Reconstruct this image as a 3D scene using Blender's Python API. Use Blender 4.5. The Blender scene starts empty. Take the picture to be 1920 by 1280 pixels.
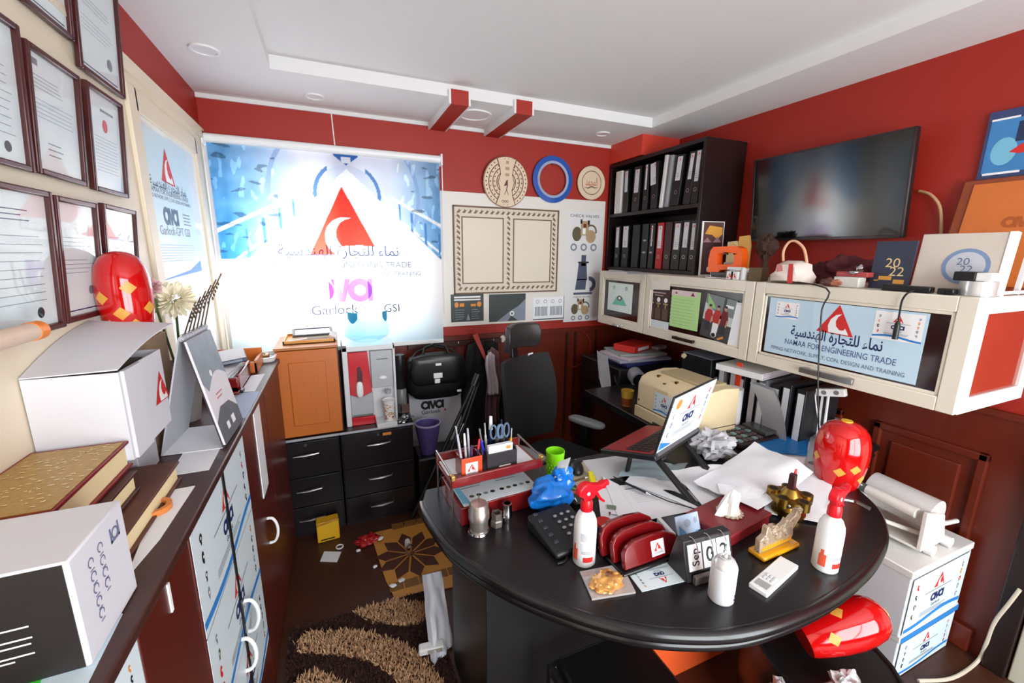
import bpy, math, random
from mathutils import Vector, Matrix, Euler, noise
random.seed(7)
S = bpy.context.scene
COL = S.collection
PI = math.pi

# ------------------------------------------------------------------ camera
H = 1.65; FPX = 787.3
YAW, PIT, ROL = .4025, .208, .0095
cy_, sy_, cp_, sp_ = math.cos(YAW), math.sin(YAW), math.cos(PIT), math.sin(PIT)
FW = Vector((sy_*cp_, cy_*cp_, -sp_)); RT0 = Vector((cy_, -sy_, 0)); UP0 = RT0.cross(FW)
RT = RT0*math.cos(ROL) + UP0*math.sin(ROL); UP = UP0*math.cos(ROL) - RT0*math.sin(ROL)
cam = bpy.data.cameras.new('camera'); cam.sensor_width = 36; cam.lens = FPX*36/1920
cam.clip_start = .02
co = bpy.data.objects.new('camera', cam); COL.objects.link(co)
co.matrix_world = Matrix(((RT.x, UP.x, -FW.x, 0), (RT.y, UP.y, -FW.y, 0), (RT.z, UP.z, -FW.z, H), (0, 0, 0, 1)))
S.camera = co
XR, XL, YB, ZC, YF = 2.403, -.603, 2.936, 2.47, -1.5      # room: right, left, back, soffit, front

def at(px, py, ax, val):
    """point of the plane ax = val that the survey photograph shows at (px, py)"""
    n = RT*((px-960)/FPX) + UP*((640-py)/FPX) + FW
    i = 'xyz'.index(ax); c = Vector((0, 0, H))
    return c + n*((val-c[i])/n[i])

# ------------------------------------------------------------------ world, lights, exposure
W = bpy.data.worlds.new('sky'); S.world = W; W.use_nodes = True
nt = W.node_tree; bg = nt.nodes['Background']
bg.inputs['Color'].default_value = (.80, .90, 1, 1); bg.inputs['Strength'].default_value = .6

def area(name, loc, aim, sx, sy, power, col=(1, 1, 1), spread=PI):
    l = bpy.data.lights.new(name, 'AREA'); l.shape = 'RECTANGLE'; l.size = sx; l.size_y = sy
    l.energy = power; l.color = col; l.spread = spread
    o = bpy.data.objects.new(name, l); COL.objects.link(o); o.location = loc
    o.rotation_euler = (Vector(aim)-Vector(loc)).to_track_quat('-Z', 'Y').to_euler()
    return o
area('daylight_at_window', (-.07, 3.20, 1.53), (-.07, 2.0, 1.53), .42, .36, 17, (1, .99, .97))
area('daylight_at_front_glazing', (1.15, -1.62, 1.35), (.9, 2.0, 1.35), 2.2, 2.0, 112, (.92, .97, 1))
S.view_settings.view_transform = 'Standard'; S.view_settings.look = 'None'
S.view_settings.gamma = 1; S.view_settings.use_curve_mapping = False
S.view_settings.exposure = 0.44

# ------------------------------------------------------------------ materials
def lin(c):
    return tuple(((x/255)/12.92 if x/255 <= .04045 else ((x/255+.055)/1.055)**2.4) for x in c)
MATS = {}
def mat(name, rgb=None, rough=.5, metal=0., var=.06, scale=30., bump=0., spec=.5, coat=0., emit=0., trans=0., alpha=1., sheen=0., stretch=None):
    if name in MATS: return MATS[name]
    m = bpy.data.materials.new(name); m.use_nodes = True; MATS[name] = m
    n = m.node_tree.nodes; L = m.node_tree.links; b = n['Principled BSDF']
    col = lin(rgb)
    tc = n.new('ShaderNodeTexCoord'); src = tc.outputs['Object']
    if stretch:
        mp = n.new('ShaderNodeMapping'); mp.inputs['Scale'].default_value = stretch
        L.new(src, mp.inputs['Vector']); src = mp.outputs['Vector']
    tx = n.new('ShaderNodeTexNoise'); tx.inputs['Scale'].default_value = scale; tx.inputs['Detail'].default_value = 4
    L.new(src, tx.inputs['Vector'])
    mx = n.new('ShaderNodeMix'); mx.data_type = 'RGBA'
    mx.inputs[6].default_value = tuple(c*(1-var) for c in col)+(1,)
    mx.inputs[7].default_value = tuple(min(1, c*(1+var)) for c in col)+(1,)
    L.new(tx.outputs['Fac'], mx.inputs[0]); L.new(mx.outputs[2], b.inputs['Base Color'])
    b.inputs['Roughness'].default_value = rough; b.inputs['Metallic'].default_value = metal
    b.inputs['Specular IOR Level'].default_value = spec; b.inputs['Coat Weight'].default_value = coat
    b.inputs['Coat Roughness'].default_value = .08
    if sheen: b.inputs['Sheen Weight'].default_value = sheen
    if trans: b.inputs['Transmission Weight'].default_value = trans
    if alpha < 1: b.inputs['Alpha'].default_value = alpha
    if emit:
        L.new(mx.outputs[2], b.inputs['Emission Color']); b.inputs['Emission Strength'].default_value = emit
    if bump:
        bp = n.new('ShaderNodeBump'); bp.inputs['Strength'].default_value = bump; bp.inputs['Distance'].default_value = .004
        L.new(tx.outputs['Fac'], bp.inputs['Height']); L.new(bp.outputs['Normal'], b.inputs['Normal'])
    return m

def glassmat(name, tint=(1, 1, 1), gloss=.02, base=.02, ior=1.45):
    if name in MATS: return MATS[name]
    m = bpy.data.materials.new(name); m.use_nodes = True; MATS[name] = m
    n = m.node_tree.nodes; L = m.node_tree.links; n.remove(n['Principled BSDF'])
    t = n.new('ShaderNodeBsdfTransparent'); t.inputs['Color'].default_value = tint+(1,)
    g = n.new('ShaderNodeBsdfGlossy'); g.inputs['Roughness'].default_value = gloss
    f = n.new('ShaderNodeFresnel'); f.inputs['IOR'].default_value = ior
    ad = n.new('ShaderNodeMath'); ad.operation = 'ADD'; ad.inputs[1].default_value = base
    L.new(f.outputs[0], ad.inputs[0])
    ge = n.new('ShaderNodeNewGeometry'); iv = n.new('ShaderNodeMath'); iv.operation = 'SUBTRACT'; iv.inputs[0].default_value = 1
    L.new(ge.outputs['Backfacing'], iv.inputs[1]); ml = n.new('ShaderNodeMath'); ml.operation = 'MULTIPLY'
    L.new(ad.outputs[0], ml.inputs[0]); L.new(iv.outputs[0], ml.inputs[1])
    x = n.new('ShaderNodeMixShader'); L.new(ml.outputs[0], x.inputs[0]); L.new(t.outputs[0], x.inputs[1]); L.new(g.outputs[0], x.inputs[2])
    L.new(x.outputs[0], n['Material Output'].inputs['Surface'])
    return m

def vcmat(name, translucent=0., rough=.5, spec=.3):
    """flat print: colour from the mesh's own colour attribute"""
    if name in MATS: return MATS[name]
    m = bpy.data.materials.new(name); m.use_nodes = True; MATS[name] = m
    n = m.node_tree.nodes; L = m.node_tree.links; b = n['Principled BSDF']
    a = n.new('ShaderNodeVertexColor'); a.layer_name = 'Col'
    L.new(a.outputs['Color'], b.inputs['Base Color']); b.inputs['Roughness'].default_value = rough
    b.inputs['Specular IOR Level'].default_value = spec
    if translucent:
        t = n.new('ShaderNodeBsdfTranslucent'); L.new(a.outputs['Color'], t.inputs['Color'])
        x = n.new('ShaderNodeMixShader'); x.inputs[0].default_value = translucent
        L.new(b.outputs[0], x.inputs[1]); L.new(t.outputs[0], x.inputs[2]); L.new(x.outputs[0], n['Material Output'].inputs['Surface'])
    return m

def inkmat(name, rgb, k=.6):
    """translucent printing ink on the blind"""
    if name in MATS: return MATS[name]
    m = bpy.data.materials.new(name); m.use_nodes = True; MATS[name] = m
    n = m.node_tree.nodes; L = m.node_tree.links; b = n['Principled BSDF']
    b.inputs['Base Color'].default_value = lin(rgb)+(1,); b.inputs['Roughness'].default_value = .8
    t = n.new('ShaderNodeBsdfTransparent'); t.inputs['Color'].default_value = lin(rgb)+(1,)
    x = n.new('ShaderNodeMixShader'); x.inputs[0].default_value = k
    L.new(b.outputs[0], x.inputs[1]); L.new(t.outputs[0], x.inputs[2]); L.new(x.outputs[0], n['Material Output'].inputs['Surface'])
    return m

white = mat('white_plastic', (232, 232, 230), .35, var=.02)
paperm = mat('white_paper', (236, 237, 240), .75, var=.02, scale=12)
paperg = mat('grey_paper', (196, 199, 206), .75, var=.03)
black = mat('black_plastic', (20, 20, 22), .38, var=.2)
satin = mat('satin_black', (13, 12, 14), .3, var=.2)
cream = mat('cream_lacquer', (226, 217, 200), .32, var=.02, scale=8)
redg = mat('red_gloss', (196, 12, 14), .09, var=.05, coat=.6)
gold = mat('gold_leaf', (222, 158, 66), .38, var=.08, scale=60)
chrome = mat('chrome', (205, 206, 210), .14, 1., var=.03)
steel = mat('brushed_steel', (168, 166, 164), .3, 1., var=.1, scale=80)
brass = mat('brass', (150, 118, 52), .3, 1., var=.2, scale=40)
navy = mat('navy_ink', (24, 42, 96), .6)
ink = mat('black_ink', (22, 22, 26), .6)
greyink = mat('grey_ink', (128, 136, 150), .6)
redink = mat('red_ink', (206, 40, 34), .55)
whiteink = mat('white_ink', (240, 240, 240), .55, var=.01)
blueink = mat('blue_ink', (38, 128, 205), .55)
orangeink = mat('orange_ink', (226, 140, 50), .55)
oliveink = mat('olive_ink', (92, 84, 60), .6)
skyink = mat('sky_tint_paper', (206, 226, 236), .5, var=.03, scale=5)
mahog = mat('mahogany_gloss', (112, 16, 18), .14, var=.25, scale=20, coat=.4, stretch=(1, 8, 8))
darkwood = mat('dark_wood', (58, 24, 16), .3, var=.25, scale=14, stretch=(8, 1, 8))
redbrown = mat('red_brown_board', (84, 24, 14), .38, var=.12, scale=60)
orangewood = mat('orange_wood', (196, 106, 38), .35, var=.12, scale=9, stretch=(9, 9, 1))
leather = mat('black_leather', (16, 15, 16), .35, var=.2, scale=90, bump=.15)
fabric = mat('black_fabric', (15, 15, 18), .85, var=.25, scale=150, bump=.2)
glass = glassmat('clear_glass')

# ------------------------------------------------------------------ mesh builder
TXT = {}
def text_geo(s, off=0.):
    k0 = s
    if off: s = (s, off)
    if s in TXT: return TXT[s]
    c = bpy.data.curves.new('text', 'FONT'); c.body = k0; c.resolution_u = 3; c.offset = off
    o = bpy.data.objects.new('text', c); COL.objects.link(o)
    bpy.context.view_layer.update()
    me = bpy.data.meshes.new_from_object(o.evaluated_get(bpy.context.evaluated_depsgraph_get()))
    vs = [(v.co.x, v.co.y) for v in me.vertices]; fs = [tuple(p.vertices) for p in me.polygons]
    x0 = min(v[0] for v in vs); x1 = max(v[0] for v in vs)
    bpy.data.objects.remove(o); bpy.data.curves.remove(c); bpy.data.meshes.remove(me)
    TXT[s] = ([(x-x0, y) for x, y in vs], fs, x1-x0)
    return TXT[s]

class G:
    def __init__(s, m=None):
        s.v = []; s.f = []; s.mi = []; s.mats = []; s.k = 0; s.T = None; s.z = 0.
        if m is not None: s.c(m)
    def c(s, m):
        if m not in s.mats: s.mats.append(m)
        s.k = s.mats.index(m); return s
    def add(s, vs, fs):
        o = len(s.v)
        if s.T is not None: vs = [s.T @ Vector(p) for p in vs]
        s.v += [tuple(p) for p in vs]; s.f += [tuple(i+o for i in f) for f in fs]; s.mi += [s.k]*len(fs); return s
    def box(s, x0, y0, z0, x1, y1, z1):
        return s.add([(x0, y0, z0), (x1, y0, z0), (x1, y1, z0), (x0, y1, z0), (x0, y0, z1), (x1, y0, z1), (x1, y1, z1), (x0, y1, z1)],
                     [(0, 3, 2, 1), (4, 5, 6, 7), (0, 1, 5, 4), (1, 2, 6, 5), (2, 3, 7, 6), (3, 0, 4, 7)])
    def bar(s, a, b, w, h, up=(0, 0, 1)):
        a = Vector(a); b = Vector(b); d = (b-a).normalized(); u = Vector(up)
        if abs(d.dot(u)) > .98: u = Vector((0, 1, 0))
        r = d.cross(u).normalized(); u = r.cross(d)
        p = []
        for e in (a, b):
            for i, j in ((-1, -1), (1, -1), (1, 1), (-1, 1)): p.append(e + r*(i*w/2) + u*(j*h/2))
        return s.add(p, [(0, 1, 2, 3), (7, 6, 5, 4), (0, 4, 5, 1), (1, 5, 6, 2), (2, 6, 7, 3), (3, 7, 4, 0)])
    def cyl(s, a, b, r0, r1=None, n=16, cap=True):
        r1 = r0 if r1 is None else r1
        a = Vector(a); b = Vector(b); d = (b-a).normalized()
        u = d.orthogonal().normalized(); w = d.cross(u); vs = []
        for e, r in ((a, r0), (b, r1)):
            for i in range(n): t = 2*PI*i/n; vs.append(e + (u*math.cos(t)+w*math.sin(t))*r)
        fs = [(i, (i+1) % n, n+(i+1) % n, n+i) for i in range(n)]
        if cap: fs += [tuple(range(n-1, -1, -1)), tuple(range(n, 2*n))]
        return s.add(vs, fs)
    def lathe(s, prof, n=28, ox=0, oy=0, oz=0, cap=True):
        vs = []; fs = []
        for r, z in prof:
            for i in range(n): t = 2*PI*i/n; vs.append((ox+r*math.cos(t), oy+r*math.sin(t), oz+z))
        for j in range(len(prof)-1):
            for i in range(n):
                a = j*n+i; b = j*n+(i+1) % n; fs.append((a, b, b+n, a+n))
        if cap: fs += [tuple(range(n-1, -1, -1)), tuple((len(prof)-1)*n+i for i in range(n))]
        return s.add(vs, fs)
    def prism(s, pts, z0, z1):
        n = len(pts); a = sum(pts[i][0]*pts[(i+1) % n][1]-pts[(i+1) % n][0]*pts[i][1] for i in range(n))
        if a < 0: pts = pts[::-1]
        vs = [(x, y, z0) for x, y in pts] + [(x, y, z1) for x, y in pts]
        return s.add(vs, [tuple(range(n-1, -1, -1)), tuple(range(n, 2*n))] + [(i, (i+1) % n, n+(i+1) % n, n+i) for i in range(n)])
    def tube(s, pts, r, n=8, closed=False, sm=0):
        P = [Vector(p) for p in pts]
        if sm:
            Q = []; m = len(P)
            for i in range(m if closed else m-1):
                if closed: a, b, c, d = P[i-1], P[i], P[(i+1) % m], P[(i+2) % m]
                else: a, b, c, d = P[max(i-1, 0)], P[i], P[i+1], P[min(i+2, m-1)]
                for k in range(sm):
                    t = k/sm; Q.append(.5*((2*b)+(c-a)*t+(2*a-5*b+4*c-d)*t*t+(3*b-a-3*c+d)*t**3))
            if not closed: Q.append(P[-1])
            if isinstance(r, (list, tuple)): r = [r[min(int(i/sm), len(r)-1)]*(1-(i % sm)/sm)+r[min(int(i/sm)+1, len(r)-1)]*((i % sm)/sm) for i in range(len(Q))]
            P = Q
        vs = []; m = len(P); u = None
        for i, p in enumerate(P):
            if closed: d = (P[(i+1) % m]-P[i-1])
            else: d = P[min(i+1, m-1)]-P[max(i-1, 0)]
            d.normalize()
            u = d.orthogonal().normalized() if u is None else (u-d*u.dot(d)).normalized()
            w = d.cross(u); rr = r[i] if isinstance(r, (list, tuple)) else r
            for k in range(n): t = 2*PI*k/n; vs.append(p+(u*math.cos(t)+w*math.sin(t))*rr)
        fs = [(j*n+k, j*n+(k+1) % n, ((j+1) % m)*n+(k+1) % n, ((j+1) % m)*n+k) for j in range(m if closed else m-1) for k in range(n)]
        if not closed: fs += [tuple(range(n-1, -1, -1)), tuple((m-1)*n+k for k in range(n))]
        return s.add(vs, fs)
    def blob(s, c, rad, seed=0, amp=.15, fr=2., nu=20, nv=12, sharp=1.):
        vs = []; fs = []
        for j in range(nv+1):
            ph = PI*j/nv
            for i in range(nu):
                t = 2*PI*i/nu; d = Vector((math.sin(ph)*math.cos(t), math.sin(ph)*math.sin(t), math.cos(ph)))
                k = 1+amp*(noise.noise(d*fr+Vector((seed*3.7, seed*1.3, seed)))*1.6)
                d = Vector([math.copysign(abs(x)**sharp, x) for x in d])
                vs.append((c[0]+d.x*rad[0]*k, c[1]+d.y*rad[1]*k, c[2]+d.z*rad[2]*k))
        for j in range(nv):
            for i in range(nu): a = j*nu+i; b = j*nu+(i+1) % nu; fs.append((a, a+nu, b+nu, b))
        return s.add(vs, fs)
    def grid(s, q, nx, ny, off, th=.0):
        """bilinear patch over corners q, each point moved by off(u, v); th gives it a back"""
        q = [Vector(p) for p in q]; nrm = (q[1]-q[0]).cross(q[3]-q[0]).normalized(); vs = []
        for k in ((0, -th) if th else (0,)):
            for j in range(ny+1):
                for i in range(nx+1):
                    u = i/nx; v = j/ny
                    vs.append(q[0]*(1-u)*(1-v)+q[1]*u*(1-v)+q[2]*u*v+q[3]*(1-u)*v+nrm*(off(u, v)+k))
        fs = []; w = nx+1; N = w*(ny+1)
        for j in range(ny):
            for i in range(nx):
                a = j*w+i; fs.append((a, a+1, a+w+1, a+w))
                if th: fs.append((N+a, N+a+w, N+a+w+1, N+a+1))
        if th:
            bd = [i for i in range(w)]+[j*w+nx for j in range(1, ny+1)]+[ny*w+i for i in range(nx-1, -1, -1)]+[j*w for j in range(ny-1, 0, -1)]
            for a, b in zip(bd, bd[1:]+bd[:1]): fs.append((a, a+N, b+N, b))
        return s.add(vs, fs)
    # flat print, in the local XY plane at height z
    def poly(s, pts, dz=0): return s.add([(x, y, s.z+dz) for x, y in pts], [tuple(range(len(pts)))])
    def rect(s, x0, y0, x1, y1, dz=0): return s.poly([(x0, y0), (x1, y0), (x1, y1), (x0, y1)], dz)
    def ell(s, cx, cy, rx, ry=None, n=18, dz=0):
        ry = rx if ry is None else ry
        return s.poly([(cx+rx*math.cos(2*PI*i/n), cy+ry*math.sin(2*PI*i/n)) for i in range(n)], dz)
    def ring(s, cx, cy, ro, ri, a0=0, a1=2*PI, n=24, ky=1., dz=0):
        vs = []
        for i in range(n+1):
            t = a0+(a1-a0)*i/n
            for r in (ri, ro): vs.append((cx+r*math.cos(t), cy+r*ky*math.sin(t), s.z+dz))
        return s.add(vs, [(2*i, 2*i+1, 2*i+3, 2*i+2) for i in range(n)])
    def text(s, t, cx, cy, size, width=None, dz=0, al='c', slant=0., off=0.):
        vs, fs, w = text_geo(t, off); k = size; kx = size if width is None else width/w
        x0 = cx-(w*kx/2 if al == 'c' else 0)
        return s.add([(x0+x*kx+slant*y*k, cy+y*k, s.z+dz) for x, y in vs], fs)
    def lines(s, x0, y0, x1, y1, n, th=.35, ragged=.25):
        h = (y1-y0)/n
        for i in range(n):
            w = (x1-x0)*(1-ragged*random.random()); y = y1-(i+.5)*h
            s.rect(x0, y-h*th/2, x0+w, y+h*th/2)
        return s
    def put(s, name, parent=None, M=None, bevel=0., ang=40, kind=None, smooth=True, seg=2):
        me = bpy.data.meshes.new(name); me.from_pydata(s.v, [], s.f)
        for m in s.mats: me.materials.append(m)
        if len(s.mats) > 1: me.polygons.foreach_set('material_index', s.mi)
        if smooth:
            me.polygons.foreach_set('use_smooth', [True]*len(me.polygons)); me.set_sharp_from_angle(angle=math.radians(ang))
        me.update()
        o = bpy.data.objects.new(name, me); COL.objects.link(o)
        if parent is not None: o.parent = parent
        if M is not None: o.matrix_local = M
        if bevel:
            b = o.modifiers.new('bevel', 'BEVEL'); b.width = bevel; b.segments = seg; b.limit_method = 'ANGLE'; b.angle_limit = math.radians(40)
        if kind: o['kind'] = kind
        return o

def tag(o, label, cat, group=None):
    o['label'] = label; o['category'] = cat
    if group: o['group'] = group
    return o
def thing(name, label, cat, M=None, group=None):
    o = bpy.data.objects.new(name, None); COL.objects.link(o); o.empty_display_size = .05
    if M is not None: o.matrix_world = M
    return tag(o, label, cat, group)
def FLR(x, y, z, deg=0, rx=0, ry=0):
    return Matrix.Translation((x, y, z)) @ Euler((math.radians(rx), math.radians(ry), math.radians(deg))).to_matrix().to_4x4()
def axes(o, X, Y, Z): return Matrix(((X[0], Y[0], Z[0], o[0]), (X[1], Y[1], Z[1], o[1]), (X[2], Y[2], Z[2], o[2]), (0, 0, 0, 1)))
def WR(y, z, x=XR): return axes((x, y, z), (0, -1, 0), (0, 0, 1), (-1, 0, 0))
def WB(x, z, y=YB): return axes((x, y, z), (1, 0, 0), (0, 0, 1), (0, -1, 0))
def WL(y, z, x=XL): return axes((x, y, z), (0, 1, 0), (0, 0, 1), (1, 0, 0))
def quadM(q):
    """frame of a flat rectangle from its corners (bottom left, bottom right, top right, top left): matrix, width, height"""
    bl, br, tr, tl = [Vector(p) for p in q]; c = (bl+br+tr+tl)/4
    X = ((br+tr)-(bl+tl))/2; Y = ((tl+tr)-(bl+br))/2; w = X.length; h = Y.length
    X.normalize(); Z = X.cross(Y).normalized(); Y = Z.cross(X)
    return axes(c, X, Y, Z), w, h
def L4(M): return Matrix.Translation(M) if not isinstance(M, Matrix) else M

# ------------------------------------------------------------------ emblems and flyers (flat print)
def emblem(g, cx, cy, s, red=None, wht=None):
    """red triangle with a white breaking wave inside; s = height"""
    red = red or redink; wht = wht or whiteink
    w = s*.62
    g.c(red).poly([(cx-w, cy-s/2), (cx+w*.92, cy-s/2-.04*s), (cx+.02*s, cy+s/2)])
    P = [(-.22, -.48), (-.26, -.25), (-.2, -.02), (-.05, .14), (.14, .2), (.02, .08), (-.03, -.08), (.0, -.24), (.12, -.36), (.24, -.36), (.3, -.28), (.38, -.42), (.42, -.5)]
    g.c(wht).poly([(cx+x*s, cy+y*s) for x, y in P], .0004)
def ava(g, cx, cy, s, m=None):
    """two round letters a on either side of a v; s = height"""
    g.c(m or navy)
    for k in (-1, 1):
        g.ring(cx+k*.8*s, cy, .52*s, .24*s)
        g.rect(cx+k*.8*s+.34*s, cy-.5*s, cx+k*.8*s+.54*s, cy+.5*s, .0003)
    g.poly([(cx-.36*s, cy+.5*s), (cx-.1*s, cy+.5*s), (cx+.06*s, cy-.1*s), (cx+.2*s, cy+.5*s), (cx+.42*s, cy+.5*s), (cx+.16*s, cy-.5*s), (cx-.06*s, cy-.5*s)], .0002)
AR = '\uFE94\uFEF4\uFEB3\uFEAA\uFEE8\uFEEC\uFEDF\uFE8D \uFE93\uFEAD\uFE8E\uFEA0\uFE98\uFEE0\uFEDF \uFE80\uFE8E\uFEE4\uFEE7'
def products(g, x, y0, y1, r, seed, n=4):
    rr = random.Random(seed)
    for i in range(n):
        y = y0+(y1-y0)*(i+.5)/n; g.c([oliveink, greyink, orangeink, ink, redink][rr.randrange(5)])
        g.ell(x+rr.uniform(-.3, .3)*r, y, r*rr.uniform(.5, .9), r*rr.uniform(.6, 1.2), 10)
        g.rect(x-.25*r, y-r*1.3, x+.25*r, y, .0002)
        g.c(whiteink).ell(x, y, r*.28, r*.3, 8, .0004)
def flyer(g, w, h, cx=0, cy=0, seed=1, swoosh=True):
    """company flyer: emblem on top, round letters, caption lines, product pictures at the sides, blue swoosh"""
    s = min(w, h)
    emblem(g, cx, cy+h*.28, h*.26)
    g.c(greyink).rect(cx-w*.24, cy+h*.1, cx+w*.24, cy+h*.115)
    ava(g, cx, cy-h*.03, min(h*.15, w*.13))
    g.c(navy).text('Garlock', cx, cy-h*.2, s*.085)
    g.c(greyink).lines(cx-w*.26, cy-h*.32, cx+w*.26, cy-h*.23, 3)
    products(g, cx-w*.4, cy-h*.3, cy+h*.42, s*.05, seed); products(g, cx+w*.4, cy-h*.3, cy+h*.42, s*.045, seed+9, 5)
    if swoosh:
        n = 10; top = [(cx-w/2+w*i/n, cy-h*.36+h*.05*math.sin(i*.5+seed)) for i in range(n+1)]
        g.c(blueink).poly(top+[(x, y-h*.07) for x, y in reversed(top)])
def printed(parent, fn, z=.0012, name='print', M=None):
    g = G(); g.z = z; fn(g); return g.put(name, parent, M, smooth=False)
# ------------------------------------------------------------------ room shell
redpaint = mat('red_wall_paint', (160, 33, 17), .55, var=.05, scale=3)
brownpanel = mat('brown_wall_panelling', (98, 32, 16), .32, var=.18, scale=5, stretch=(6, 6, 1))
ceilm = mat('white_ceiling_paint', (226, 225, 224), .8, var=.01, scale=2)
floorm = mat('dark_brown_floor', (66, 34, 20), .38, var=.3, scale=4)
def struct(g, name, parent=None, **k):
    o = g.put(name, parent, smooth=False, **k)
    if parent is None: o['kind'] = 'structure'
    return o
struct(G(floorm).box(XL-.1, YF-.1, -.1, XR+.1, YB+.12, 0), 'floor')
# ceiling: dropped border with a raised tray in the middle
TX0, TX1, TY0, TY1, ZT = -.195, 2.025, -1.2, 2.42, 2.53
g = G(ceilm)
g.box(XL-.1, TY1, ZC, XR+.1, YB+.12, ZT+.06).box(XL-.1, YF-.1, ZC, XR+.1, TY0, ZT+.06)
g.box(XL-.1, TY0, ZC, TX0, TY1, ZT+.06).box(TX1, TY0, ZC, XR+.1, TY1, ZT+.06).box(TX0, TY0, ZT, TX1, TY1, ZT+.06)
ceil = struct(g, 'ceiling')
# back wall with the window opening
WX0, WX1, WZ0, WZ1, ZW = -.56, .66, 1.06, 2.2, 1.045
g = G(redpaint)
g.box(XL-.1, YB, ZW, WX0, YB+.12, ZC).box(WX1, YB, ZW, XR+.1, YB+.12, ZC).box(WX0, YB, WZ1, WX1, YB+.12, ZC).box(WX0, YB, ZW, WX1, YB+.12, WZ0)
wb = struct(g, 'wall_back')
struct(G(brownpanel).box(XL-.1, YB-.012, 0, XR, YB+.12, ZW), 'wainscot', wb)
for x in (.78, 1.72, 1.80, 2.0): struct(G(darkwood).box(x, YB-.02, .1, x+.022, YB-.012, ZW-.02), 'moulding', wb)
struct(G(brownpanel).box(XL, YB-.026, ZW-.02, XR, YB, ZW+.012), 'dado_rail', wb)
# window behind the blind
pvc = mat('white_pvc', (238, 240, 240), .35, var=.01)
g = G(pvc)
for a in ((WX0, WZ0, WX0+.05, WZ1), (WX1-.05, WZ0, WX1, WZ1), (WX0, WZ1-.05, WX1, WZ1), (WX0, WZ0, WX1, WZ0+.05), (.04, WZ0, .09, WZ1)):
    g.box(a[0], YB+.03, a[1], a[2], YB+.09, a[3])
g.box(XL+.0, YB-.012, 1.0, -.565, YB+.0, 2.24)
w1 = struct(g, 'window_1')
struct(G(glass).box(WX0+.05, YB+.057, WZ0+.05, WX1-.05, YB+.062, WZ1-.05), 'pane', w1)
# left wall: red band over a cream timber lining with a glazed door
struct(G(redpaint).box(XL-.1, YF-.1, 0, XL, YB+.12, ZC), 'wall_left')
creamwall = mat('cream_painted_wood', (228, 216, 192), .5, var=.03, scale=4)
ZD = 2.285
dy0, dy1 = 1.98, 2.72
g = G(creamwall)
g.box(XL, -1.2, 0, XL+.008, dy0-.06, ZD).box(XL, dy1+.06, 0, XL+.008, YB-.03, ZD).box(XL, dy0-.06, 2.2, XL+.008, dy1+.06, ZD)
g.box(XL, -1.2, ZD-.05, XL+.022, YB-.03, ZD)
d1 = struct(g, 'door_1')
g = G(creamwall)
for a in ((dy0-.06, 0, dy0+.02, 2.2), (dy1-.02, 0, dy1+.06, 2.2), (dy0, 2.12, dy1, 2.2), (dy0, .1, dy1, .3)):
    g.box(XL, a[0], a[1], XL+.02, a[2], a[3])
struct(g, 'door_frame', d1, bevel=.004)
struct(G(mat('white_door_glass', (236, 238, 234), .12, var=.02)).box(XL, dy0+.02, .3, XL+.008, dy1-.02, 2.12), 'pane', d1)
# right wall: red over raised-panel wainscot
struct(G(redpaint).box(XR, YF-.1, 1.05, XR+.1, YB+.12, ZC), 'wall_right')
wr = struct(G(brownpanel).box(XR-.008, YF-.1, 0, XR+.1, YB, 1.05), 'wall_right_wainscot')
struct(G(brownpanel).box(XR-.022, -1.4, 1.03, XR, YB-.02, 1.06), 'dado_rail', wr, bevel=.006)
for y0 in (.68, 1.22, 1.76, 2.3):
    g = G(brownpanel); y1 = y0+.40
    for a in ((y0, .15, y0+.035, .87), (y1-.035, .15, y1, .87), (y0, .835, y1, .87), (y0, .15, y1, .185)):
        g.box(XR-.024, a[0], a[1], XR, a[2], a[3])
    struct(g, 'moulding', wr, bevel=.007)
    struct(G(brownpanel).box(XR-.018, y0+.075, .225, XR, y1-.075, .795), 'raised_panel', wr, bevel=.008)
struct(G(brownpanel).box(XR-.03, .6, 0, XR, YB-.02, .11), 'baseboard_right', bevel=.006)
struct(G(mat('near_black_wood', (30, 14, 10), .4)).box(XR-.05, .485, 0, XR, .55, 1.02), 'trim_1', bevel=.005)
d2 = struct(G(mat('pale_door_board', (196, 190, 172), .5)).box(XR-.03, -.45, 0, XR-.0, .48, 1.02), 'door_2', bevel=.004)
struct(G(mat('grey_door_panel', (120, 122, 112), .5)).box(XR-.036, -.35, .12, XR-.03, .42, .30), 'door_panel', d2)
# front wall (behind the camera) with a wide glazed shopfront
g = G(redpaint)
g.box(XL-.1, YF-.1, 0, .0, YF, ZC).box(2.3, YF-.1, 0, XR+.1, YF, ZC).box(.0, YF-.1, 0, 2.3, YF, .25).box(.0, YF-.1, 2.36, 2.3, YF, ZC)
struct(g, 'wall_front')
g = G(pvc)
for a in ((.0, .25, .05, 2.36), (2.25, .25, 2.3, 2.36), (1.12, .25, 1.18, 2.36), (.0, 2.31, 2.3, 2.36), (.0, .25, 2.3, .3)): g.box(a[0], YF-.08, a[1], a[2], YF-.03, a[3])
w2 = struct(g, 'window_2')
struct(G(glass).box(.05, YF-.058, .3, 2.25, YF-.053, 2.31), 'pane', w2)
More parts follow.
